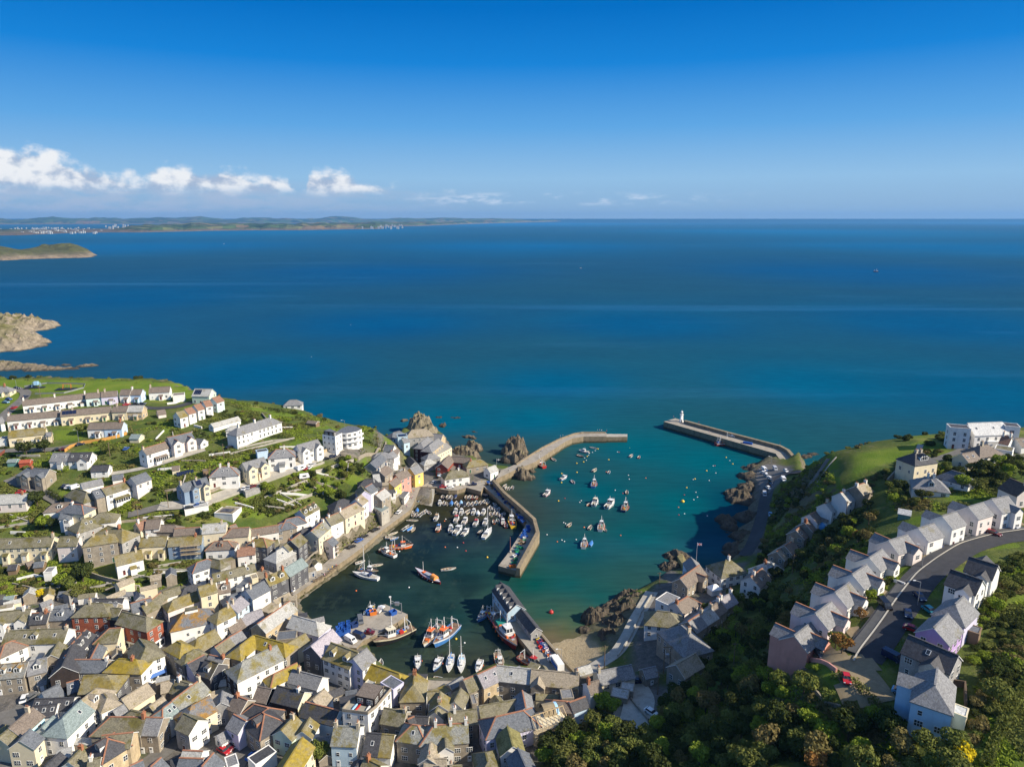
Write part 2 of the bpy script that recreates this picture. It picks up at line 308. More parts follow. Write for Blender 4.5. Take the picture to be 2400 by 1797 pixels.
MASKS = {0: [  # lawns and playing field
 "-60 900 0 888 200 892 420 900 480 912 450 940 380 945 300 930 180 925 70 915 40 940 -60 990", "126 1008 190 1005 204 1025 163 1034 127 1030", "160 1062 235 1044 248 1050 210 1072 158 1074",
 "557 951 622 952 632 964 568 966", "620 975 640 962 713 968 714 976 640 982", "0 1068 18 1068 22 1110 0 1115", "0 1208 55 1208 58 1228 0 1240", "490 1185 545 1165 600 1190 560 1205 520 1215",
 "560 1130 620 1170 590 1180 545 1150", "660 1110 690 1105 710 1130 680 1135", "730 1125 770 1118 780 1140 745 1150", "685 1155 720 1150 715 1160 680 1165", "840 1080 868 1072 860 1100 842 1105", "200 1383 270 1375 275 1384 190 1388", "445 1210 520 1205 510 1225 450 1225",
 "2000 1065 2152 1042 2215 1050 2160 1058 2130 1062 2108 1075 2055 1094 2000 1120", "1915 1130 1945 1072 1968 1070 1962 1110 1955 1130 1930 1140", "2205 1160 2288 1155 2280 1172 2225 1178", "2090 1175 2135 1172 2135 1188 2095 1190", "2180 1190 2220 1190 2210 1203 2185 1205", "2135 1215 2178 1205 2178 1222", "2078 1345 2110 1322 2155 1335 2120 1352",
 "2320 1235 2385 1250 2340 1262", "2330 1700 2400 1600 2400 1797 2290 1797", "2030 1340 2060 1330 2080 1340 2040 1350", "2050 1240 2075 1255 2050 1262", "1985 1300 2020 1300 2000 1330 1975 1335", "2045 1552 2090 1570 2100 1590 2060 1580"],
 1: ["-60 1395 200 1385 330 1405 420 1350 520 1320 640 1280 700 1240 790 1190 850 1140 900 1090 960 1085 1150 1095 1130 1160 1000 1190 880 1280 700 1420 860 1520 900 1600 1240 1570 1450 1565 1460 1590 1400 1610 1380 1660 1300 1690 1260 1800 1250 1880 -60 1880",
 "880 1040 920 1060 930 1090 960 1090 1000 1000 1060 1040 1120 1090 1180 1100 1160 1130 960 1120", "1450 1600 1500 1590 1590 1610 1520 1690 1490 1720 1430 1700", "1480 1480 1560 1330 1640 1330 1760 1310 1700 1400 1640 1470 1600 1560 1480 1600", "740 1075 800 1045 870 1060 880 1010 900 1005 900 1060 840 1085", "1740 1120 1800 1080 1860 1090 1840 1120 1800 1160 1790 1300 1760 1300",
 "2240 1050 2330 1030 2400 1050 2400 1080 2260 1070"],
 2: ["1262 1575 1290 1500 1370 1480 1395 1500 1430 1545 1400 1590 1300 1600"],
 3: ["700 1405 820 1325 900 1250 960 1195 890 1190 850 1215 740 1290", "1640 1290 1720 1210 1730 1090 1790 1070 1830 1080 1770 1130 1780 1200 1760 1290 1700 1320", "905 1070 935 1040 950 1050 945 1110 915 1090", "1365 1490 1400 1440 1480 1395 1522 1388 1490 1450 1452 1530 1410 1548 1425 1520 1400 1495"]}
sea_m = bpy.data.materials.new("sea_water")
cols = np.zeros((GX.size, 4), np.float32)
for k, polys in MASKS.items():
    for t in polys:
        pl = [(p.x, p.y) for p in hits(t)]
        cols[:, k] = np.maximum(cols[:, k], np.clip(sdf(GX, GY, pl) / 2.5 + .5, 0, 1).ravel())
ny, nx = GX.shape
gm = bpy.data.meshes.new("ground")
idx = np.arange(ny * nx).reshape(ny, nx)
fq = np.stack([idx[:-1, :-1], idx[:-1, 1:], idx[1:, 1:], idx[1:, :-1]], -1).reshape(-1, 4)
keep = (Z.ravel()[fq] > -4.9).any(1); fq = fq[keep]
gm.from_pydata(np.stack([GX.ravel(), GY.ravel(), Z.ravel()], -1).tolist(), [], fq.tolist())
ca = gm.color_attributes.new("cover", 'FLOAT_COLOR', 'POINT'); ca.data.foreach_set('color', cols.ravel())
gm.polygons.foreach_set('use_smooth', [True] * len(gm.polygons))
gmat = bpy.data.materials.new("ground_cover"); gmat.use_nodes = True; T = NT(gmat.node_tree)
b = T.n['Principled BSDF']; b.inputs['Roughness'].default_value = .95; b.inputs['Specular IOR Level'].default_value = .1
at = T.add('ShaderNodeAttribute', attribute_name='cover'); sc_ = T.add('ShaderNodeSeparateColor'); T.l.new(at.outputs['Color'], sc_.inputs[0])
geo = T.add('ShaderNodeNewGeometry'); pos = geo.outputs['Position']
sn = T.add('ShaderNodeSeparateXYZ'); T.l.new(geo.outputs['True Normal'], sn.inputs[0])
nz = T.rng(T.noise(pos, .09, 5, .6), .35, .65); nf = T.rng(T.noise(pos, .5, 5, .65), .3, .7); nn = T.rng(T.noise(pos, 2.2, 3, .7), .3, .7)
scrub = T.mix(nz, (.075, .115, .022), (.15, .16, .042)); scrub = T.mix(T.math('MULTIPLY', nf, .6), scrub, (.04, .062, .014)); scrub = T.mix(T.rng(T.noise(pos, .22, 4, .6), .6, .72, 0, .8), scrub, (.20, .16, .085))
lawn = T.mix(nz, (.11, .172, .018), (.185, .225, .034)); lawn = T.mix(T.math('MULTIPLY', nn, .65), lawn, (.08, .14, .012)); lawn = T.mix(T.rng(T.noise(T.mapping(pos, (.35, 1, 1)), .05, 4, .6), .55, .68, 0, .75), lawn, (.27, .22, .075))
urb = T.mix(nf, (.09, .085, .078), (.20, .18, .155)); urb = T.mix(T.rng(nn, .5, 1, 0, .5), urb, (.05, .048, .045)); urb = T.mix(T.rng(T.noise(pos, .12, 4, .6), .57, .66, 0, .8), urb, (.06, .085, .022))
sand = T.mix(nf, (.30, .235, .14), (.42, .34, .215)); rock = T.mix(nf, (.075, .064, .046), (.24, .20, .145)); rock = T.mix(T.math('MULTIPLY', nz, .35), rock, (.07, .085, .025))
scrub = T.mix(T.rng(T.noise(pos, .055, 2, .4), .59, .62, 0, .8), scrub, lawn); cvr = T.mix(sc_.outputs[0], scrub, lawn); cvr = T.mix(sc_.outputs[1], cvr, urb); cvr = T.mix(sc_.outputs[2], cvr, sand)
att = T.math('MAXIMUM', T.math('MULTIPLY', at.outputs['Alpha'], .85), T.rng(T.math('ADD', sn.outputs[2], T.math('MULTIPLY', T.math('SUBTRACT', nf, .5), .3)), .74, .6))
cvr = T.mix(att, cvr, rock); T.l.new(cvr, b.inputs['Base Color'])
bp = T.add('ShaderNodeBump'); bp.inputs['Strength'].default_value = .8; bp.inputs['Distance'].default_value = .5
T.l.new(T.noise(pos, 1.1, 5, .7), bp.inputs['Height']); T.l.new(bp.outputs[0], b.inputs['Normal'])
gm.materials.append(gmat); ground = link(gm, "ground"); ground['kind'] = 'structure'

# ---------------------------------------------------------------- sea: depth colours inshore, a paler blue put in toward the horizon
WC = """-3000 528 .0 .20 .36 -500 528 .0 .20 .36 1200 526 .0 .21 .38 3000 526 .0 .21 .38 600 545 .0 .18 .33 1900 545 .0 .18 .33 300 580 .0 .15 .30 1200 580 .0 .15 .30 2200 580 .0 .15 .29 -400 700 .0 .095 .20  300 700 .0 .100 .205 900 760 .0 .105 .215 1500 760 .0 .11 .21 2200 760 .0 .105 .205 900 640 .0 .10 .225 2000 640 .0 .10 .22 0 800 .004 .115 .21 600 880 .0 .115 .20 1300 900 .0 .125 .20 1900 900 .0 .13 .20 2350 930 .0 .115 .19 800 970 .0 .12 .18 1050 985 .0 .14 .185
1250 985 .0 .14 .185 1500 1050 .0 .13 .155 1650 1080 .0 .13 .15 1400 1150 .0 .105 .12 1600 1180 .0 .12 .13 1300 1120 .0 .10 .115 1500 1260 .0 .10 .10 1350 1290 .0 .085 .088 1330 1370 .004 .10 .088 1250 1370 .0 .085 .062 1400 1400 .006 .095 .078 1280 1440 .012 .10 .065 1360 1455 .02 .12 .065 1330 1478 .085 .135 .05 1310 1490 .16 .15 .06 1290 1500 .22 .185 .09 1350 1487 .18 .16 .07
1700 1260 .0 .06 .085 1720 1180 .0 .06 .09 1000 1290 .014 .045 .042 1100 1330 .012 .06 .052 880 1350 .02 .05 .038 760 1400 .02 .038 .026 940 1400 .016 .055 .044 1060 1450 .01 .055 .045 950 1560 .03 .055 .032 1050 1580 .05 .06 .03 1180 1480 .012 .04 .03 1000 1240 .014 .035 .042 1100 1240 .012 .035 .044 1010 1190 .05 .055 .014 1060 1170 .075 .06 .03 1100 1180 .06 .05 .03 930 1235 .05 .055 .02 820 1335 .04 .05 .02 1150 1130 .05 .06 .02 1220 1120 .04 .08 .05 1100 1210 .05 .05 .02 1030 1200 .06 .065 .012"""
wn = [float(x) for x in WC.split()]
WP = np.array([[*atz(wn[i], wn[i+1])[:2]] for i in range(0, len(wn), 5)]); WV = np.array([wn[i+2:i+5] for i in range(0, len(wn), 5)]) 
WV = WV * np.array([[.78 if wn[i+1] > 1040 else 1.04] for i in range(0, len(wn), 5)])
WV = np.where((WV.max(1) < .13)[:, None], WV*(1.0, .86, .95), WV*(.7, .62, .76))
def axis(a, b, step, far, r):
    v = list(np.arange(a, b + .1, step)); s = step
    while v[-1] < far: s *= r; v.append(v[-1] + s)
    s = step; lo = [a]
    while lo[0] > -far: s *= r; lo.insert(0, lo[0] - s)
    return np.array(lo[:-1] + v)
sx = axis(-520, 520, 5, 260000, 1.35); sy = axis(140, 780, 5, 260000, 1.35); sy = sy[sy > -8000]
SX, SY = np.meshgrid(sx, sy)
ds = [np.sqrt((SX - q[0]) ** 2 + (SY - q[1]) ** 2) + 4 for q in WP]
ww = np.array([1 / d ** 3 for d in ds]); ww /= ww.sum(0)
SC = np.tensordot(ww, WV, (0, 0))
sm_ = bpy.data.meshes.new("sea"); idx = np.arange(SX.size).reshape(SX.shape)
fq = np.stack([idx[:-1, :-1], idx[:-1, 1:], idx[1:, 1:], idx[1:, :-1]], -1).reshape(-1, 4)
sm_.from_pydata(np.stack([SX.ravel(), SY.ravel(), np.zeros(SX.size)], -1).tolist(), [], fq.tolist())
rgba = np.ones((SX.size, 4), np.float32); rgba[:, :3] = SC.reshape(-1, 3)
inner = [(p.x, p.y) for p in (atz(*q) for q in ((690,1440),(900,1240),(970,1180),(1010,1140),(1130,1145),(1210,1240),(1150,1350),(1165,1390),(1240,1570),(900,1600)))]
rgba[:, 3] = np.clip(sdf(SX, SY, inner) / 12 + .4, 0, 1).ravel()
ca = sm_.color_attributes.new("water_tint", 'FLOAT_COLOR', 'POINT'); ca.data.foreach_set('color', rgba.ravel())
sea_m.use_nodes = True; T = NT(sea_m.node_tree); T.n.clear()
at = T.add('ShaderNodeAttribute', attribute_name='water_tint'); pos = T.add('ShaderNodeNewGeometry').outputs['Position']
big = T.noise(T.mapping(pos, (.55, 1, 1), (0, 0, .5)), .011, 5, .6); patch = T.rng(T.noise(pos, .035, 5, .62), .40, .62, smooth=True)
c = T.mix(T.rng(big, .35, .65), T.mix(1, at.outputs['Color'], (.93, .94, .96), 'MULTIPLY'), T.mix(1, at.outputs['Color'], (1.05, 1.06, 1.04), 'MULTIPLY'))
weed = T.mix(1, c, (.42, .46, .52), 'MULTIPLY'); c = T.mix(T.math('MULTIPLY', T.math('MULTIPLY', patch, at.outputs['Alpha']), .8), c, weed)
weed2 = T.rng(T.noise(T.mapping(pos, (1, .5, 1), (0, 0, .7)), .09, 5, .7), .55, .66, smooth=True)
c = T.mix(T.math('MULTIPLY', T.math('MULTIPLY', weed2, at.outputs['Alpha']), .3), c, (.05, .075, .05))
rip = T.noise(T.mapping(pos, (.16, .9, 1), (0, 0, -.25)), .35, 4, .65); c = T.mix(T.rng(rip, .35, .68), T.mix(1, c, (.84, .86, .88), 'MULTIPLY'), T.mix(1, c, (1.16, 1.14, 1.12), 'MULTIPLY'))  # light and dark of the ripples painted into the water colour
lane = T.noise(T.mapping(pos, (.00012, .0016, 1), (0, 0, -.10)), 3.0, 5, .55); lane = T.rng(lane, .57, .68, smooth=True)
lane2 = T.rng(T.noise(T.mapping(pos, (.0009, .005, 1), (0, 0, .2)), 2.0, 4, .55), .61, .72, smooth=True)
lanes = T.math('MAXIMUM', lane, T.math('MULTIPLY', lane2, .6)); c = T.mix(T.math('MULTIPLY', T.math('MULTIPLY', lanes, T.math('SUBTRACT', 1.0, at.outputs['Alpha'])), .45), c, T.mix(1, T.mix(1, c, (1.25, 1.22, 1.2), 'MULTIPLY'), (.012, .018, .02), 'ADD'))  # sheen of the slicks put into the diffuse colour as paler lanes
wave = T.add('ShaderNodeBump'); wave.inputs['Strength'].default_value = .4; wave.inputs['Distance'].default_value = .6
h = T.math('ADD', T.noise(T.mapping(pos, (.5, 1.2, 1), (0, 0, -.3)), .32, 4, .6), T.math('MULTIPLY', T.noise(T.mapping(pos, (.5, 1.1, 1), (0, 0, .25)), .07, 3, .5), 2.0))
calm = T.math('MULTIPLY', T.math('SUBTRACT', 1.0, T.math('MULTIPLY', at.outputs['Alpha'], .8)), T.rng(T.math('LENGTH' if False else 'ABSOLUTE', h), -5, 5, 1, 1))
T.l.new(T.math('MULTIPLY', h, calm), wave.inputs['Height'])
df = T.add('ShaderNodeBsdfDiffuse'); T.l.new(c, df.inputs[0])
gl = T.add('ShaderNodeBsdfGlossy'); gl.inputs['Roughness'].default_value = .12; gl.inputs[0].default_value = (.28, .74, 1, 1)
T.l.new(wave.outputs[0], gl.inputs['Normal'])
fr = T.add('ShaderNodeFresnel'); fr.inputs['IOR'].default_value = 1.33
fac = T.math('MULTIPLY', T.rng(fr.outputs[0], .02, .5, .020, .055), T.rng(lanes, 0, 1, .8, 2.6))
ms = T.add('ShaderNodeMixShader'); T.l.new(fac, ms.inputs[0]); T.l.new(df.outputs[0], ms.inputs[1]); T.l.new(gl.outputs[0], ms.inputs[2])
T.l.new(ms.outputs[0], T.add('ShaderNodeOutputMaterial').inputs[0])
sm_.materials.append(sea_m); sea = link(sm_, "sea"); sea['kind'] = 'structure'

# ---------------------------------------------------------------- common materials
M_ = dict(
 stone=mat('quay_stone', (.34, .27, .175), .9, .35, .35, bump=.6, speck=.5, stain=(.12, .105, .05), tide=True),
 deck=mat('quay_deck', (.36, .32, .26), .9, .2, .25, speck=.25, stain=(.2, .17, .13)),
 pale=mat('pale_concrete', (.42, .39, .33), .9, .2, .3, speck=.2, stain=(.25, .23, .19)),
 asphalt=mat('asphalt', (.055, .055, .06), .85, .2, .4, speck=.2, stain=(.035, .035, .038)),
 lane=mat('old_lane_tarmac', (.17, .16, .145), .9, .25, .3, speck=.3, stain=(.10, .095, .085)),
 brickpave=mat('tan_block_paving', (.30, .235, .14), .9, .2, .8, speck=.3),
 whitep=mat('white_paint', (.78, .77, .74), .6, .1, .5), rope=mat('rope', (.25, .23, .18)), timber=mat('weathered_timber', (.22, .16, .10), .85, .3, 1.2),
 steel=mat('galvanised_steel', (.35, .36, .37), .5, .15, 1, metal=.6), black=mat('black_paint', (.02, .02, .022), .5), rubber=mat('rubber', (.018, .018, .018), .8),
 glass=mat('window_glass', (.035, .042, .05), .12, .4, .8, spec=.6), frame=mat('white_frame', (.75, .75, .72), .6, .08, 1))
def slab(name, txt, label=None, cat=None, m='stone', top='deck', z0=-4.0, kind=None, dz=0.0, parent=None, ztop=None):
    n = [float(x) for x in txt.split()]; pts = [atz(*n[i:i+3]) for i in range(0, len(n), 3)]
    zt = (ztop if ztop is not None else min(p.z for p in pts)) + dz
    o = MB().prism([(p.x, p.y) for p in pts], z0, zt, M_[m], M_[top]).build(name, parent)
    return tag(o, label, cat, kind=kind), zt
def crop(txt, ox, oy, k):
    n = [float(x) for x in txt.split()]; s = []
    for i in range(0, len(n), 3): s += ["%.1f %.1f %.2f" % (ox + n[i]*k, oy + n[i+1]*k, n[i+2])]
    return " ".join(s)
def offset_line(pts, w):
    out = []
    for i, p in enumerate(pts):
        a = pts[max(i-1, 0)]; b_ = pts[min(i+1, len(pts)-1)]; t = Vector((b_[0]-a[0], b_[1]-a[1])).normalized()
        out.append((p[0] - t.y*w, p[1] + t.x*w))
    return out
def strip_wall(pts, w, z0, z1, m, name, parent=None):
    a = offset_line(pts, w/2); c = offset_line(pts, -w/2); mb = MB(); n = len(pts)
    for i in range(n - 1):
        q = [a[i], a[i+1], c[i+1], c[i]]
        vs = [(x, y, z0) for x, y in q] + [(x, y, z1) for x, y in q]
        mb.mesh(vs, [(0,1,5,4), (2,3,7,6), (4,5,6,7)] + ([(3,0,4,7)] if i == 0 else []) + ([(1,2,6,5)] if i == n-2 else []), m)
    return mb.build(name, parent)
def line(txt, ox=0, oy=0, k=1.0, z=None):
    n = [float(x) for x in txt.split()]
    return [(atz(ox + n[i]*k, oy + n[i+1]*k, z) if z is not None else hit(ox + n[i]*k, oy + n[i+1]*k)) for i in range(0, len(n), 2)]
# piers and quays
pier, zp = slab('stone_pier', crop("690 690 4.6 880 598 4.6 1085 515 4.6 1210 430 4.6 1375 320 4.6 1450 285 4.6 1560 266 4.6 1790 266 4.6 1792 236 4.6 1780 222 4.6 1560 222 4.6 1470 235 4.6 1330 285 4.6 1150 375 4.6 980 480 4.6 890 540 4.6 740 600 4.6", 1000, 960, .2355), "curved pale stone breakwater pier reaching out past the tall black rock", "pier")
e2 = slab('pier_head', crop("1790 270 4 1995 268 4 1998 243 4 1790 240 4", 1000, 960, .2355), parent=pier, top='pale')
strip_wall([p for p in line("890 536 980 478 1150 373 1330 283 1470 233 1560 220 1780 220", 1000, 960, .2355, 5.4)], .9, 4.5, 5.4, M_['stone'], 'parapet', pier)
quay2, _ = slab('stone_quay', crop("1050 140 3.4 1300 350 3.4 1400 450 3.4 1680 680 3.4 1790 790 3.4 1740 880 3.4 1650 1020 3.4 1450 1330 3.4 1310 1510 3.4 1600 1592 3.4 1690 1560 4.5 2020 930 6.6 1950 690 6.6 1700 470 6.6 1420 230 6.6 1240 20 6.6 1160 60 4", 990, 1120, .1359), "long angled stone quay stacked with blue fish tubs and pots", "quay", ztop=3.4)
strip_wall([p for p in line("1230 30 1408 238 1688 478 1930 700 1990 925 1650 1550", 990, 1120, .1359, 6.8)], 1.7, 3.3, 6.8, M_['stone'], 'parapet', quay2)
quay3, _ = slab('stone_quay', crop("310 440 3.2 640 840 3.2 1015 1300 3.2 1390 1310 3.2 900 740 3.2 690 470 3.2 470 180 3.2 330 250 3.2", 1100, 1340, .18116), "narrow inner quay carrying the long fish shed beside the beach", "quay", ztop=3.2)
strip_wall([p for p in line("880 740 1130 1040 1370 1295", 1100, 1340, .18116, 4.4)], .7, 3.1, 4.4, M_['stone'], 'parapet', quay3)
jetty, _ = slab('stone_jetty', crop("330 400 3.2 560 330 3.2 660 240 3.2 740 230 3.2 790 185 3.2 880 150 3.2 940 100 3.2 1010 85 3.2 1300 215 3.2 1180 310 3.2 960 430 3.2 870 490 3.2 720 560 3.2 640 650 3.2 500 640 3.2 380 520 3.2", 720, 1400, .18116), "square stone jetty with parked trucks and a stack of blue tubs", "jetty", ztop=3.2)
pier5, _ = slab('harbour_pier', crop("55 168 5 150 140 5 215 160 5 620 275 5 1010 385 5 1165 500 5 1090 592 5 980 432 5", 1540, 940, .2837), "straight stone outer pier with a white lighthouse at its tip", "pier", ztop=5)
strip_wall([p for p in line("228 158 620 264 1018 367 1082 400 1162 492", 1540, 940, .2837, 7.2)], 2.2, 4.9, 7.2, M_['stone'], 'parapet', pier5)
prom, _ = slab('promenade', crop("", 0, 0, 1) + " 986 1140 3.5 974 1168 3.5 961 1195 3.5 941 1210 3.5 894 1244 3.5 850 1282 3.5 812 1310 3.5 775 1335 3.5 728 1369 3.5 690 1396 3.5 672 1386 3.5 718 1356 3.5 770 1312 3.5 842 1262 3.5 893 1228 3.5 918 1212 3.5 943 1182 3.5 958 1158 3.5 966 1142 3.5", kind='structure', ztop=3.6)
prom2, _ = slab('harbour_front', crop("230 160 3.5 320 190 3.5 450 210 3.5 600 210 3.5 760 165 3.5 1010 230 3.5 1060 140 3.5 1100 40 3.5 1010 40 3.5 760 120 3.5 540 130 3.5 240 90 3.5 120 60 3.5 -30 150 3.5", 990, 1120, .1359), kind='structure', ztop=3.55)
front, _ = slab('inner_quay', "935 1577 2.8 960 1588 2.8 1016 1596 2.8 1060 1597 2.8 1090 1598 2.8 1086 1625 2.8 1040 1640 2.8 960 1640 2.8 935 1630 2.8", kind='structure', ztop=3.1)
mb = MB(); q = [atz(*c) for c in ((988,1141,2.9),(1019,1141,2.9),(1012,1190,-.25),(977,1183,-.25))]
mb.mesh([tuple(p) for p in q] + [(p.x, p.y, -4) for p in q], [(3,2,1,0),(0,1,5,4),(1,2,6,5),(2,3,7,6),(3,0,4,7)], M_['pale']); mb.build('slipway')['kind'] = 'structure'
mb = MB(); q = [atz(*c) for c in ((1583,1296,1.2),(1600,1297,2.6),(1612,1320,4.4),(1602,1325,4.4))]
mb.mesh([tuple(p) for p in q] + [(p.x, p.y, -4) for p in q], [(3,2,1,0),(0,1,5,4),(1,2,6,5),(2,3,7,6),(3,0,4,7)], mat('ochre_slip', (.42, .33, .13), .9, .3, .5)); mb.build('boat_slip')['kind'] = 'structure'

# roads and yards draped on the ground
def drape(name, pts, w, m, lift=.14, step=2.0, kind='structure'):
    d = [pts[0]]
    for a, b_ in zip(pts, pts[1:]):
        L = (Vector(b_[:2]) - Vector(a[:2])).length; n = max(1, int(L / step))
        for i in range(1, n + 1): d.append((a[0] + (b_[0]-a[0])*i/n, a[1] + (b_[1]-a[1])*i/n))
    for _ in range(3): d = [d[0]] + [((d[i-1][0]+2*d[i][0]+d[i+1][0])/4, (d[i-1][1]+2*d[i][1]+d[i+1][1])/4) for i in range(1, len(d)-1)] + [d[-1]]
    K = 5; rows = [offset_line(d, w*(k/(K-1)-.5)) for k in range(K)]
    vs = []
    for i in range(len(d)):
        zc = [max(gz(*rows[k][i]), .1) for k in range(K)]; zl = sum(zc)/K
        for k in range(K): vs.append((*rows[k][i], max(zc[k], zl*.7+zc[k]*.3) + lift))
    fs = [(i*K+k+1, i*K+k, (i+1)*K+k, (i+1)*K+k+1) for i in range(len(d)-1) for k in range(K-1)]
    me = MB().mesh(vs, fs, m); o = me.build(name, smooth=True)
    if kind: o['kind'] = kind
    return o, d
ROADS = [("372 1188 420 1186 469 1179 541 1153 614 1124 686 1096 742 1077 774 1061 800 1050", 6, 'pale'), ("300 1208 340 1198 378 1188", 4.5, 'lane'), ("20 1122 40 1132 81 1146 127 1170 156 1188 180 1205", 5, 'lane'),
 ("0 990 9 974 33 952 58 932 62 918 36 911", 6, 'lane'), ("-30 1062 16 1056 127 1054 165 1046 195 1038", 5, 'lane'), ("300 950 360 958 414 954 456 942", 5.5, 'asphalt'), ("217 1117 299 1105 362 1092 414 1075 480 1054", 3.5, 'pale'),
 ("1880 1105 1850 1108 1818 1122 1800 1150 1792 1180 1787 1210 1778 1240 1765 1275 1745 1303", 6, 'asphalt'), ("1528 1387 1510 1418 1492 1448 1471 1492 1444 1534 1405 1555 1370 1578", 5, 'pale'),
 ("2440 1246 2330 1262 2259 1284 2208 1318 2162 1352 2122 1403 2087 1452 2052 1502 2020 1540", 9, 'asphalt'), ("1900 1135 1925 1100 1942 1075", 2.0, 'lane'), ("2150 1062 2158 1042", 2.5, 'pale'), ("2185 1080 2240 1062 2290 1042 2320 1030", 4, 'lane'),
 ("1478 1600 1500 1640 1490 1690", 9, 'pale'), ("60 1265 150 1262 250 1258", 2, 'lane'), ("-20 1700 30 1690 80 1660 140 1590", 12, 'lane'), ("-20 1790 70 1780 150 1750 210 1700 235 1660", 6, 'lane'), ("330 1797 395 1755 420 1730", 5, 'lane'), ("520 1770 560 1755 585 1740", 12, 'lane'), ("790 1600 820 1590 850 1590", 9, 'asphalt')]
for t, w, m in ROADS: drape('road', line(t), w, M_[m])
def patch(name, txt, m, lift=.18):
    pl = [(p.x, p.y) for p in line(txt)]; xs = [p[0] for p in pl]; ys = [p[1] for p in pl]; s = 1.6
    ax = np.arange(min(xs), max(xs) + s, s); ay = np.arange(min(ys), max(ys) + s, s); AX, AY = np.meshgrid(ax, ay); S = sdf(AX, AY, pl)
    vs = [(x, y, max(gz(x, y), .1) + lift) for x, y in zip(AX.ravel(), AY.ravel())]; n = len(ax); fs = []
    for i in range(len(ay) - 1):
        for j in range(n - 1):
            if S[i:i+2, j:j+2].max() > .4: fs.append((i*n+j, i*n+j+1, (i+1)*n+j+1, (i+1)*n+j))
    if fs: o = MB().mesh(vs, fs, m).build(name, smooth=True); o['kind'] = 'structure'
patch('car_park', "1772 1112 1790 1088 1832 1092 1858 1100 1840 1118 1815 1140 1795 1160 1782 1140", M_['lane'])
patch('paved_court', "1985 1538 2022 1535 2050 1560 2075 1615 2100 1640 2040 1645 1985 1640 1962 1622 1972 1580", M_['brickpave'])
patch('driveway', "1900 1530 1955 1520 1985 1545 1965 1570 1935 1560", M_['brickpave'])
patch('gravel_yard', "1432 1698 1450 1655 1475 1632 1510 1640 1528 1668 1500 1722 1470 1716", M_['pale'])
patch('car_park', "505 1770 530 1735 560 1740 590 1760 570 1797 540 1797", M_['lane'])
# estate road: pale kerb line on the left, raised footway, drives
kerb = line("2400 1243 2330 1253 2249 1276 2196 1309 2150 1343 2110 1393 2074 1445 2036 1497 2006 1535 2000 1552")
drape('kerb', kerb, .4, mat('kerb_stone', (.5,.46,.38), .85, .15, 1), .62)
foot = line("2400 1238 2325 1248 2240 1271 2186 1304 2140 1338 2100 1388 2063 1440 2024 1492 1994 1530")
drape('pavement', foot, 2.2, mat('footway', (.10, .10, .10), .85, .2, .5, speck=.2), .5)
for t in ("2190 1302 2155 1322", "2090 1390 2060 1405", "2050 1432 2010 1440", "2020 1480 1985 1485", "2255 1262 2225 1255", "2330 1242 2300 1232", "2385 1232 2372 1222"):
    drape('driveway', line(t), 5, M_['brickpave'], .2)
# ---------------------------------------------------------------- houses
WALLC = dict(white=(.80,.78,.73), cream=(.72,.63,.44), buff=(.58,.46,.29), grey=(.40,.39,.37), stone=(.36,.31,.24), pinkwhite=(.74,.65,.60), palepink=(.75,.60,.58), pink=(.62,.31,.25), mint=(.62,.74,.70), palegreen=(.55,.66,.54),
 lilac=(.60,.57,.70), sky=(.52,.66,.80), lightblue=(.50,.64,.72), blue=(.20,.27,.36), blue2=(.45,.62,.76), aqua=(.50,.78,.82), yellow=(.80,.56,.17), red=(.26,.055,.035), redbrick=(.34,.10,.055), darkred=(.07,.028,.026), slate=(.12,.12,.13), darkbrown=(.055,.042,.038),
 brown=(.22,.15,.09), teal=(.13,.27,.25), redwood=(.38,.08,.04), purple=(.50,.34,.62), dark=(.05,.05,.05))
STONY = {'stone', 'grey', 'redbrick', 'slate', 'darkbrown', 'darkred', 'buff'}
def wmat(n):
    if n in STONY: return mat('wall_' + n, WALLC[n], .9, .3, .5, bump=.4, speck=.45, stain=tuple(x * .55 for x in WALLC[n]))
    return mat('wall_' + n, WALLC[n], .8, .1, .35, stain=tuple(x * .78 for x in WALLC[n]))
MOSS, YEL, LICH, ORG = (.135, .118, .028), (.34, .25, .025), (.235, .18, .04), (.34, .18, .025)
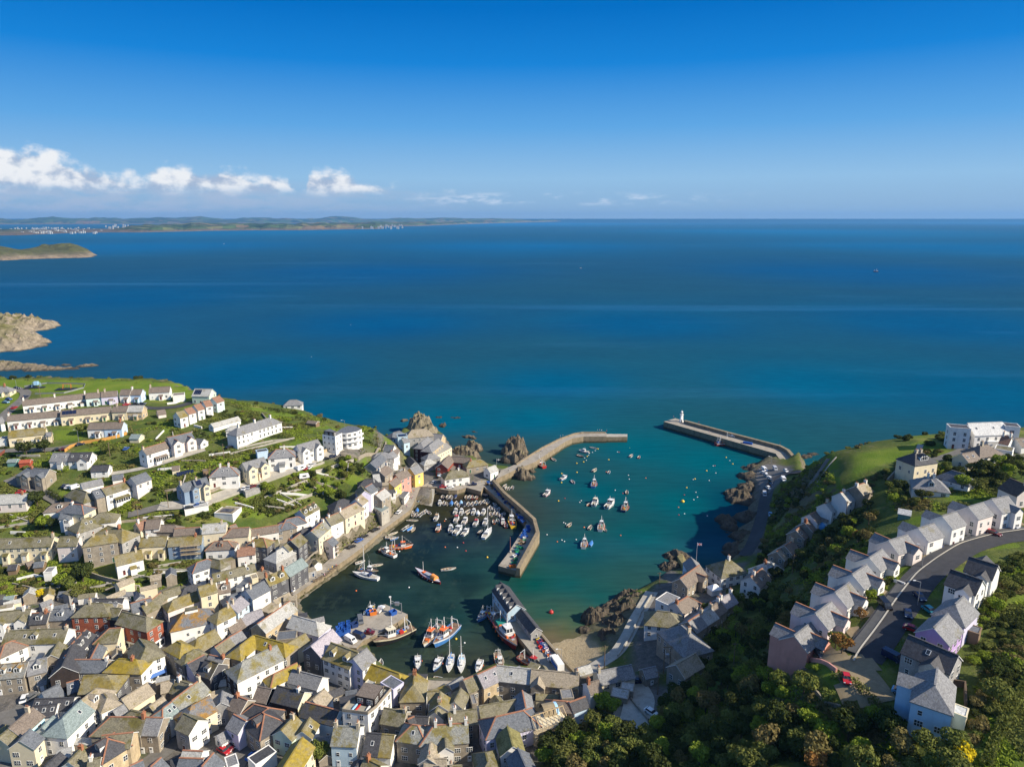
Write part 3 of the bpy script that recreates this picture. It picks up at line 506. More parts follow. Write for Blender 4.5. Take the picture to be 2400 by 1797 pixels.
RC = dict(brown=((0.140,0.113,0.092),(0.204,0.166,0.134),None,0), redbrown=((0.204,0.107,0.070),(0.279,0.161,0.107),None,0), grey=((0.161,0.161,0.166),(0.236,0.236,0.236),(0.182,0.161,0.075),.12), slate=((0.092,0.102,0.118),(0.150,0.161,0.177),(0.161,0.140,0.064),.1), dark=((0.043,0.043,0.049),(0.075,0.075,0.080),None,0), darkbrown=((0.075,0.054,0.043),(0.107,0.080,0.064),None,0),
 pale=((0.322,0.322,0.306),(0.429,0.419,0.386),(0.258,0.225,0.128),.25), palegrey=((0.451,0.451,0.440),(0.558,0.558,0.537),None,0), moss=((0.140,0.128,0.092),(0.215,0.194,0.128),MOSS,.42), mossgrey=((0.182,0.187,0.177),(0.268,0.268,0.236),(0.215,0.177,0.043),.42), lichen=((0.182,0.161,0.097),(0.247,0.215,0.128),LICH,.5), yellow=((0.215,0.182,0.086),(0.268,0.215,0.097),YEL,.64),
 darkmoss=((0.043,0.045,0.052),(0.070,0.070,0.075),(0.128,0.097,0.021),.35), lichengrey=((0.150,0.156,0.150),(0.236,0.231,0.204),(0.322,0.182,0.033),.45), slateorange=((0.107,0.118,0.134),(0.172,0.177,0.187),ORG,.5), tan=((0.258,0.220,0.161),(0.343,0.290,0.215),(0.225,0.182,0.064),.3), teal=((0.172,0.215,0.209),(0.236,0.284,0.274),None,0), lilac=((0.322,0.290,0.322),(0.408,0.370,0.397),None,0), lilacgrey=((0.215,0.204,0.220),(0.290,0.274,0.290),None,0), ribbed=((0.161,0.150,0.059),(0.236,0.215,0.086),MOSS,.42), redwood=((0.322,0.075,0.043),(0.386,0.097,0.054),None,0), white=((0.752,0.752,0.741),(0.838,0.838,0.816),None,0))
def rmat(n): a, b_, c, d = RC[n]; return roofmat('roof_' + n, a, b_, c, d)
TERRA = mat('terracotta_ridge', (.36, .17, .10), .85, .25, 1.5); CHIM = [mat('chimney_render', (.55, .48, .36), .9, .25, 1, speck=.3), mat('chimney_brick', (.40, .17, .09), .9, .3, 1.5, speck=.4), mat('chimney_white', (.74, .72, .66), .8, .15, 1)]
SOLAR = mat('solar_glass', (.012, .018, .05), .15, .2, .5, spec=.6); DOORS = [mat('door_' + n, c, .5, .05, 1) for n, c in (('blue', (.05,.09,.17)), ('dark', (.05,.05,.055)), ('green', (.03,.12,.06)), ('red', (.16,.04,.035)), ('white', (.72,.72,.70)))]
def win_mesh(name, w, h, bars=1):
    mb = MB(); t = .1; F = M_['frame']
    mb.box(-w/2-t, -.05, -t, w/2+t, .06, h+t, F); mb.poly([(-w/2, -.075, 0), (w/2, -.075, 0), (w/2, -.075, h), (-w/2, -.075, h)], M_['glass'])
    for k in range(bars): x = -w/2 + w*(k+1)/(bars+1); mb.box(x-.04, -.1, 0, x+.04, -.05, h, F)
    mb.box(-w/2, -.1, h*.5-.035, w/2, -.05, h*.5+.035, F); return mb.data(name)
WINS = [win_mesh('sash_window', 1.0, 1.45, 1), win_mesh('casement_window', 1.5, 1.25, 2), win_mesh('small_window', .75, 1.0, 0)]
DOORM = []
for dm in DOORS:
    mb = MB(); mb.box(-.55, -.05, 0, .55, .05, 2.15, M_['frame']); mb.box(-.44, -.09, 0, .44, -.03, 2.03, dm); mb.box(-.28, -.105, 1.4, .28, -.085, 1.85, M_['glass']); DOORM.append(mb.data('front_door'))
mb = MB(); mb.box(-.45, -.6, 0, .45, .6, .09, M_['frame']); mb.poly([(-.36,-.5,.1),(.36,-.5,.1),(.36,.5,.1),(-.36,.5,.1)], M_['glass']); SKYL = mb.data('rooflight')
def chim_mesh(m, hh):
    mb = MB(); mb.box(-.38, -.55, -1.5, .38, .55, hh, m); mb.box(-.46, -.63, hh-.22, .46, .63, hh-.05, m)
    for y in (-.27, .27): mb.lathe([(.15, hh-.02), (.17, hh+.1), (.12, hh+.5), (.15, hh+.55)], TERRA, 7, (0, y, 0))
    return mb.data('chimney')
CHM = [chim_mesh(m, h) for m in CHIM for h in (1.2, 1.7)]
def gable_shell(mb, x0, x1, w, z0, he, hr, hipa, hipb, m, two=None):
    """Walls of one block: ridge along x, eaves at y = +-w."""
    xa, xb = (x0 - (w if hipa else 0), x1 + (w if hipb else 0))
    a = two or m
    mb.poly([(xa,-w,z0),(xb,-w,z0),(xb,-w,he),(xa,-w,he)], m); mb.poly([(xb,w,z0),(xa,w,z0),(xa,w,he),(xb,w,he)], m)
    e = [(xa,w,z0),(xa,-w,z0),(xa,-w,he)] + ([] if hipa or hr-he < .01 else [(xa,0,hr)]) + [(xa,w,he)]; mb.poly(e, m)
    e = [(xb,-w,z0),(xb,w,z0),(xb,w,he)] + ([] if hipb or hr-he < .01 else [(xb,0,hr)]) + [(xb,-w,he)]; mb.poly(e, a)
    return xa, xb
def roof_solid(mb, x0, x1, w, he, hr, hipa, hipb, m, oh=.32, vg=.22, th=.2, mb2=None):
    s = (hr - he) / w; ey = w + oh; ez = he - oh * s + th*.6; zr = hr + th*.6
    xa = x0 - (w + oh if hipa else vg); xb = x1 + (w + oh if hipb else vg); ra = x0 - (0 if hipa else vg); rb = x1 + (0 if hipb else vg)
    A, B, C, Dd = (xa,-ey,ez), (xb,-ey,ez), (xb,ey,ez), (xa,ey,ez); r0, r1 = (ra,0,zr), (rb,0,zr)
    faces = [[A, B, r1, r0], [C, Dd, r0, r1]] + ([[Dd, A, r0]] if hipa else []) + ([[B, C, r1]] if hipb else [])
    for f in faces: mb.poly(f, m)
    lo = [(p[0], p[1], p[2] - th) for p in (A, B, C, Dd)]
    ring = [(A, B, 0, 1), (C, Dd, 2, 3)] + ([(B, C, 1, 2)] if hipb else []) + ([(Dd, A, 3, 0)] if hipa else [])
    for p, q, i, j in ring: mb.poly([lo[i], lo[j], q, p], m)
    for hip, p, q, r in ((hipa, Dd, A, r0), (hipb, B, C, r1)):
        if not hip:
            rl = (r[0], 0, r[2]-th); pl = (p[0], p[1], p[2]-th); ql = (q[0], q[1], q[2]-th)
            mb.poly([pl, rl, r, p], M_['frame']); mb.poly([rl, ql, q, r], M_['frame'])
    return A, B, C, Dd, r0, r1
def terrain_box(c, ux, uy, xs, ys):
    zs = [gz(c.x + ux.x*a + uy.x*b_, c.y + ux.y*a + uy.y*b_) for a in xs for b_ in ys]
    return min(zs), max(zs)
NOUN = [('hotel','hotel'),('boathouse','boathouse'),('museum','museum'),('warehouse','warehouse'),('villa','villa'),('bungalow','bungalow'),('terrace','terrace'),('cottage','cottage'),('garage','garage'),('shed','shed'),('studio','shed'),('summerhouse','shed'),('cabin','shed'),('pavilion','pavilion'),('hall','hall'),('conservatory','conservatory'),('inn','inn'),('workshop','workshop'),('shop','shop'),('carport','carport'),('office','office')]
FOOT = []; NHOUSE = [0]
def house(x1, y1, x2, y2, h, w, sty, wall, roof, opts, label, zfix=None):
    rnd = random.Random(label)
    ops = opts.split() if isinstance(opts, str) else opts
    opt = {}
    for o in ops:
        opt[o[0]] = opt.get(o[0], '') + (o[1:] or '1')
    if zfix is None:
        a = hit(x1, y1, h); b_ = hit(x2, y2, h); base = (gz(a.x, a.y) + gz(b_.x, b_.y)) / 2
    else: base = zfix
    base = max(base, .6)
    a = atz(x1, y1, base + h); b_ = atz(x2, y2, base + h)
    d = Vector((b_.x - a.x, b_.y - a.y, 0)); L = d.length; c = Vector(((a.x+b_.x)/2, (a.y+b_.y)/2, base))
    ang = math.atan2(d.y, d.x); ux = Vector((math.cos(ang), math.sin(ang), 0)); uy = Vector((-ux.y, ux.x, 0))
    tocam = (Vector((0, 0, 0)) - Vector((c.x, c.y, 0))).normalized()
    if (uy.dot(tocam + Vector((.55, 0, 0))) > 0) != ('Z' in opt):            # local -y is the front
        ang += math.pi; ux = -ux; uy = -uy; flip = True
    else: flip = False
    hipa, hipb = sty == 'p' or sty == 'l', sty == 'p' or sty == 'r'
    if flip: hipa, hipb = hipb, hipa
    flat = sty == 'f'
    rise = 0 if flat else min(w * .78, h - 2.0)
    he = h - rise; hw = L / 2
    name = 'house'
    for k, v in NOUN:
        if k in label: name = v; break
    cat = name
    root = empty(name, c, ang, label, cat)
    wl = wall.split('/'); wm = wmat(wl[0]); w2 = wmat(wl[1]) if len(wl) > 1 else None
    if w2: # sunward wall gets the second finish; lilac beside white is shade coloured in
        sunny = max((('x1', ux), ('x0', -ux), ('y0', -uy), ('y1', uy)), key=lambda t: t[1].x)[0]
    xa, xb = -hw - (w if hipa else 0), hw + (w if hipb else 0)
    zlo = min(terrain_box(c, ux, uy, (xa, 0, xb), (-w, w))[0] - base, 0) - 1.2
    mb = MB(); hr = h - .02
    gable_shell(mb, -hw, hw, w, zlo, he, hr if not flat else he, hipa, hipb, wm)
    if w2:
        k = {'y0': 0, 'y1': 1, 'x0': 2, 'x1': 3}[sunny]; mb.mi[k] = mb.m(w2)
    wall_o = mb.build('wall', root)
    # roof
    mb = MB(); rm = rmat(roof)
    if flat:
        t = .2; mb.box(xa, -w, he-.05, xb, w, he+.12, rm)
        for q in ((xa-.08,-w-.08,xb+.08,-w+t), (xa-.08,w-t,xb+.08,w+.08), (xa-.08,-w+t,xa+t,w-t), (xb-t,-w+t,xb+.08,w-t)): mb.box(q[0], q[1], he-.15, q[2], q[3], he+.26, wm)
    else: A, B, C_, D_, r0, r1 = roof_solid(mb, -hw, hw, w, he, hr, hipa, hipb, rm)
    roof_o = mb.build('roof', root)
    if flat: slope = 0
    else: slope = math.atan2(rise, w)
    if not flat and h > 4.5:
        rt = TERRA if 't' in opt else rm
        mb = MB(); mb.bar((r0[0], 0, r0[2]+.03), (r1[0], 0, r1[2]+.03), .42, .2, rt)
        if 't' in opt:
            for hip, r, pts in ((hipa, r0, (A, D_)), (hipb, r1, (B, C_))):
                if hip:
                    for p in pts: mb.bar((p[0], p[1], p[2]+.02), (r[0], r[1], r[2]+.02), .36, .16, rt)
        mb.build('ridge_tiles', roof_o)
    # chimneys
    if 'c' in opt:
        s = opt['c']; pos = {'A': [-hw+.5], 'B': [hw-.5], '1': [rnd.choice((-hw*.55, hw*.6))], '2': [-hw+.45, hw-.45], '3': [-hw+.5, 0, hw-.5]}.get(s[-1], [0])
        if flip: pos = [-p for p in pos]
        ci = (rnd.randrange(2) if wl[0] in ('white','cream','sky','mint','lilac','lightblue') and name == 'terrace' else (rnd.choice((0,0,1,2)) * 2 + rnd.randrange(2)))
        if name in ('terrace', 'villa', 'bungalow') and wl[0] == 'white': ci = 4 + rnd.randrange(2)
        for p in pos: link(CHM[ci % len(CHM)], 'chimney', roof_o, (p, 0, hr))
    def on_slope(x, f, up=0.0):                        # point on the front slope, f from eave (0) to ridge (1)
        return (x, -w*(1-f) - math.sin(slope)*up, he + rise*f + math.cos(slope)*up)
    vis = {}
    for key, nrm, cc in (('y0', -uy, (0, -w)), ('y1', uy, (0, w)), ('x0', -ux, (xa, 0)), ('x1', ux, (xb, 0))):
        pc = c + ux*cc[0] + uy*cc[1]; v = Vector((-pc.x, -pc.y, 0)).normalized(); vis[key] = nrm.dot(v)
    if 'k' in opt and not flat:
        n = int(opt['k'][-1])
        for i in range(n):
            o = link(SKYL, 'rooflight', roof_o, on_slope(-hw + (i + .5) * L / n + rnd.uniform(-.1, .1)*L, .55, .13)); o.rotation_euler = (slope, 0, 0)
    if 'P' in opt:
        mb = MB(); pw = min(L*.42, 7)
        if flat: mb.box(-L*.3, -w*.55, he+.2, L*.3, w*.3, he+.45, SOLAR)
        else:
            p0, p1 = on_slope(0, .22, .16), on_slope(0, .88, .16); x0 = -hw + .6 if not flip else hw - .6 - pw
            for i in range(4):
                xq = x0 + pw*i/4; mb.mesh([(xq, *p0[1:]), (xq+pw/4-.08, *p0[1:]), (xq+pw/4-.08, *p1[1:]), (xq, *p1[1:])], [(0,1,2,3)], SOLAR)
        mb.build('solar_panel', roof_o)
    if 'd' in opt and not flat:
        n = int(opt['d'][-1])
        for i in range(n):
            x = -hw + (i + .5) * L / n; y0 = -w*.72; dw = .95; zb = he + rise*.28; zt = zb + 1.5
            mb = MB(); dm = TERRA if 'terracotta' in label else M_['frame']
            yb = -w * (1 - min(.98, (zt - he) / rise)); yr = -w * (1 - min(.99, (zt + .7 - he) / rise))
            mb.poly([(x-dw,y0,zb),(x+dw,y0,zb),(x+dw,y0,zt),(x,y0,zt+.7),(x-dw,y0,zt)], dm)
            mb.poly([(x+dw,y0,zb),(x+dw,yb,zt),(x+dw,y0,zt)], dm); mb.poly([(x-dw,yb,zt),(x-dw,y0,zb),(x-dw,y0,zt)], dm)
            mb.poly([(x-dw-.15,y0-.15,zt-.08),(x,y0-.15,zt+.78),(x,yr,zt+.78),(x-dw-.15,yb,zt-.08)], rm); mb.poly([(x,y0-.15,zt+.78),(x+dw+.15,y0-.15,zt-.08),(x+dw+.15,yb,zt-.08),(x,yr,zt+.78)], rm)
            q = .62; mb.poly([(x-q,y0-.04,zb+.3),(x+q,y0-.04,zb+.3),(x+q,y0-.04,zt),(x-q,y0-.04,zt)], M_['glass']); mb.box(x-.05, y0-.08, zb+.3, x+.05, y0-.03, zt, M_['frame'])
            mb.build('dormer', roof_o)
    if 'C' in opt:
        mb = MB(); mb.box(-hw*.9, -w*.2, hr-1.2, hw*.9, w*.42, hr+.25, wm, rmat('moss')); mb.build('roof_well', roof_o)
    far = c.length; wins = 0; wcap = 26 if far < 330 else 18
    fx = {'y0': [], 'x0': [], 'x1': [], 'y1': []}
    # gabled wings thrown forward from the front wall
    def wing(xc, ww, front=True, proj=1.6):
        nonlocal wins
        hh = min(h - .35, he + ww*.8); e2 = min(he, hh - ww*.8 if front else hh - ww*.7); sgn = -1 if front else 1
        if not front: hh = h - 1.0; e2 = hh - ww*.75; proj = 3.0
        y1 = sgn * (w + proj)
        mb = MB(); f = [(xc-ww, y1, zlo), (xc+ww, y1, zlo), (xc+ww, y1, e2), (xc, y1, hh), (xc-ww, y1, e2)]
        mb.poly(f if front else f[::-1], wm)
        for sx in (-1, 1):
            q = [(xc+sx*ww, y1, zlo), (xc+sx*ww, sgn*w*.98, zlo), (xc+sx*ww, sgn*w*.98, e2), (xc+sx*ww, y1, e2)]
            mb.poly(q if sx*sgn < 0 else q[::-1], wm)
            s2 = (hh - e2)/ww; ov = .25; yo = y1 + sgn*.22
            yin = sgn * w * max(0.02, 1 - (hh - he)/max(rise, .1)) ; yie = sgn * w * min(1, max(.02, 1 - (e2 - he)/max(rise, .1)))
            q = [(xc+sx*(ww+ov), yo, e2-ov*s2+.1), (xc+sx*(ww+ov), yie, e2-ov*s2+.1), (xc, yin, hh+.12), (xc, yo, hh+.12)]
            mb.poly(q if sx*sgn < 0 else q[::-1], rm)
        if 't' in opt or roof == 'grey' and name == 'house' and 'm' in opt.get('g', ''): mb.bar((xc, y1+sgn*.2, hh+.15), (xc, sgn*w*.3, hh+.15), .36, .16, TERRA)
        g = mb.build('gable_wing' if front else 'rear_wing', root)
        if front:
            for zz in ([1.0] if e2 < 4 else [1.0, 3.8]): link(WINS[1], 'window', g, (xc, y1, zz))
            fx['y0'].append((xc - ww - .6, xc + ww + .6))
    if 'g' in opt and not flat:
        s = opt['g']; ww = min(w*.6, L*.24, 2.8)
        xs = {'1': [hw - ww - .3], '2': [-hw + ww + .2, hw - ww - .2], 'A': [-hw + ww + .3], 'B': [hw - ww - .3], 'm': [hw*.35]}.get(s[-1], [0])
        if flip and s[-1] in 'AB1m': xs = [-x for x in xs]
        for x in xs: wing(x, ww, True, 1.8 if s[-1] != 'm' else 2.2)
    if 'r' in opt and not flat: wing(-hw*.3 if not flip else hw*.3, min(2.6, L*.3), False)
    if 'x' in opt and opt['x'] != '0':
        n = int(opt['x'][-1])
        for i in range(n):
            x = -hw + (i + .5) * L / n + .9; mb = MB(); mb.box(x-1.1, -w-1.4, zlo, x+1.1, -w, 2.2, wm)
            mb.poly([(x-1.3,-w-1.6,2.15),(x+1.3,-w-1.6,2.15),(x+1.3,-w,3.1),(x-1.3,-w,3.1)], rm); mb.poly([(x+1.3,-w-1.6,2.15),(x+1.3,-w,2.15),(x+1.3,-w,3.1)], wm); mb.poly([(x-1.3,-w-1.6,2.15),(x-1.3,-w,3.1),(x-1.3,-w,2.15)], wm)
            mb.poly([(x-.5,-w-1.42,.1),(x+.5,-w-1.42,.1),(x+.5,-w-1.42,2),(x-.5,-w-1.42,2)], DOORS[rnd.randrange(5)]); mb.build('porch', root)
    if 'v' in opt:
        mb = MB(); bw = min(L*.28, 3.2); mb.box(-bw, -w-1.8, zlo, bw, -w, .8, wm); mb.box(-bw+.05, -w-1.75, .8, bw-.05, -w, 2.4, M_['glass']); mb.mesh([(-bw-.2,-w-2,2.35),(bw+.2,-w-2,2.35),(bw+.2,-w,3.1),(-bw-.2,-w,3.1),(-bw-.2,-w-2,2.5),(bw+.2,-w-2,2.5)], [(0,1,2,3),(4,5,2,3)], rm)
        for i in range(7): x = -bw + 2*bw*i/6; mb.box(x-.07, -w-1.83, .7, x+.07, -w-1.7, 2.45, M_['frame'])
        mb.build('bay_window', root); fx['y0'].append((-bw-.5, bw+.5))
    shop = 'w' in opt
    for key in ('y0', 'x0', 'x1', 'y1'):
        if key in ('x0', 'x1'):
            ln, ctr, rot = 2*w, (xa if key == 'x0' else xb), (-90 if key == 'x0' else 90)
        else: ln, ctr, rot = xb - xa, 0, (0 if key == 'y0' else 180)
        if vis[key] < .08 or h < 4.2: continue
        if shop:
            mb = MB(); q = ln/2 - .25
            mb.box(-q, -.18, zlo*.2, q, .02, 3.0, M_['frame']); n = max(2, int(ln/2.2))
            for i in range(n): x = -q + 2*q*i/n; mb.poly([(x+.25,-.2,.6),(x+2*q/n-.25,-.2,.6),(x+2*q/n-.25,-.2,2.4),(x+.25,-.2,2.4)], M_['glass'])
            sf = mb.build('shopfront', root); sf.rotation_euler = (0, 0, R(rot)); sf.location = {'y0': (0,-w,0), 'y1': (0,w,0), 'x0': (xa,0,0), 'x1': (xb,0,0)}[key]
            aw = rnd.choice((None, 'blue', 'white'))
            if 'blue' in label or aw == 'blue':
                ab = MB(); ab.poly([(-q,-1.3,2.5),(q,-1.3,2.5),(q,-.2,3.15),(-q,-.2,3.15)], mat('awning_blue', (.07,.16,.42), .8, .1)); o = ab.build('awning', root); o.rotation_euler = sf.rotation_euler; o.location = sf.location
        st = max(1, int((he + .3) / 2.65)); step = 2.7 if far < 300 else 3.2
        if name == 'terrace' or 'twin' in label: step = 2.6
        n = int((ln - .8) / step)
        if key in ('x0', 'x1') and not (hipa if key == 'x0' else hipb): n = max(1, min(n, 2)) if rnd.random() < .75 else 0
        if n < 1: continue
        wk = WINS[0] if rnd.random() < .62 else WINS[1]
        dcol = rnd.randrange(n) if key == 'y0' else -1
        for f in range(st):
            z = f * 2.65 + .95 + (0 if f else .05)
            if z + 1.6 > he + (0.25 if key[0] == 'x' else 0): continue
            if shop and f == 0: continue
            for i in range(n):
                t = -ln/2 + (i + .5) * ln / n
                tx = t if key in ('y0',) else -t
                if any(p < t < q for p, q in fx[key]): continue
                loc = {'y0': (t, -w, z), 'y1': (-t, w, z), 'x0': (xa, -t, z), 'x1': (xb, t, z)}[key]
                if f == 0 and i == dcol:
                    o = link(DOORM[4 if rnd.random() < .4 else rnd.randrange(5)], 'door', root, (loc[0], loc[1], .0)); o.rotation_euler = (0, 0, R(rot)); continue
                if rnd.random() < .08 or wins >= wcap: continue
                wins += 1
                o = link(wk if rnd.random() < .85 else WINS[2], 'window', root, loc); o.rotation_euler = (0, 0, R(rot))
    if 'S' in opt: scaffold((0, -w-.6), L*.55, he, root, off=hw*.35)
    FOOT.append((c.x, c.y, ux.x, ux.y, (xb-xa)/2 + 1.0, w + 1.0, (xa+xb)/2))
    NHOUSE[0] += 1
    return root
def scaffold(p, L, H, root, off=0):
    mb = MB(); tm = mat('scaffold_plank', (.42, .33, .20), .85, .2, 2)
    n = max(3, int(L/1.8))
    for i in range(n + 1):
        for yy in (0, -1.1): x = off - L/2 + L*i/n; mb.tube((x, p[1]+yy, -1.5), (x, p[1]+yy, H+1), .05, .05, M_['steel'], 5)
    z = 1.8
    while z < H + .5:
        mb.box(off-L/2-.3, p[1]-1.15, z, off+L/2+.3, p[1]+.05, z+.07, tm); mb.bar((off-L/2-.3, p[1]-1.15, z+1), (off+L/2+.3, p[1]-1.15, z+1), .08, .1, tm); z += 1.9
    mb.build('scaffold', root)
def houses(txt):
    ox = oy = 0; k = .18116
    for ln in txt.strip().split('\n'):
        if not ln.strip(): continue
        if ln[0] == '@':
            q = ln[1:].split(); ox, oy = float(q[0]), float(q[1]); k = float(q[2]) if len(q) > 2 else .18116; continue
        a, label = ln.split('|'); t = a.split()
        n = [float(x) for x in t[:6]]
        house(ox + n[0]*k, oy + n[1]*k, ox + n[2]*k, oy + n[3]*k, n[4], n[5], t[6], t[7], t[8], t[9:], label.strip())
def in_foot(x, y, pad=0):
    for cx, cy, ux_, uy_, hl, hw, off in FOOT:
        dx_, dy_ = x-cx, y-cy
        if abs(dx_) > 26 or abs(dy_) > 26: continue
        if abs(dx_*ux_ + dy_*uy_ - off) < hl + pad and abs(-dx_*uy_ + dy_*ux_) < hw + pad: return True
    return False
def inside(x, y, pl):
    c = False; n = len(pl)
    for i in range(n):
        ax, ay = pl[i]; bx, by = pl[(i+1) % n]
        if (ay > y) != (by > y) and x < (bx-ax)*(y-ay)/(by-ay)+ax: c = not c
    return c

def outhouses(txt, count, label, group):
    """Small yard buildings squeezed into the gaps of the old town."""
    r = random.Random(9); n = [float(v) for v in txt.split()]; pl = [(n[i], n[i+1]) for i in range(0, len(n), 2)]; k = 0; tries = 0
    while k < count and tries < 6000:
        tries += 1; px, py = r.uniform(min(p[0] for p in pl), max(p[0] for p in pl)), r.uniform(min(p[1] for p in pl), max(p[1] for p in pl))
        if not inside(px, py, pl): continue
        p = hit(px, py); l, w = r.uniform(1.6, 3.6), r.uniform(1.2, 2.1)
        if p.z < 1.5 or in_foot(p.x, p.y, 1.1) or near_road(p.x, p.y, 1.8): continue
        k += 1; a = r.choice((.45, 2.0, .15, .9)) + r.gauss(0, .15); root = empty('outhouse', (p.x, p.y, gz(p.x, p.y)), a, label, 'outhouse', group); h = r.uniform(3.0, 5.6); wm = wmat(r.choice(('white','cream','stone','grey','stone','white'))); rm = rmat(r.choice(('grey','slate','moss','tan','dark','pale','lichen')))
        mb = MB()
        if r.random() < .3: mb.box(-l, -w, -1, l, w, h*.75, wm); mb.build('wall', root); MB().box(-l-.1, -w-.1, h*.75, l+.1, w+.1, h*.75+.2, rm).build('roof', root)
        else: gable_shell(mb, -l, l, w, -1.5, h-w*.7, h, False, False, wm); mb.build('wall', root); mb = MB(); roof_solid(mb, -l, l, w, h-w*.7, h, False, False, rm, .15, .12, .14); mb.build('roof', root)
        if r.random() < .6: o = link(WINS[2], 'window', root, (0, -w, .9))
        if r.random() < .5: link(DOORM[r.randrange(5)], 'door', root, (l*.5, -w, 0))
        FOOT.append((p.x, p.y, math.cos(a), math.sin(a), l+.5, w+.5, 0))
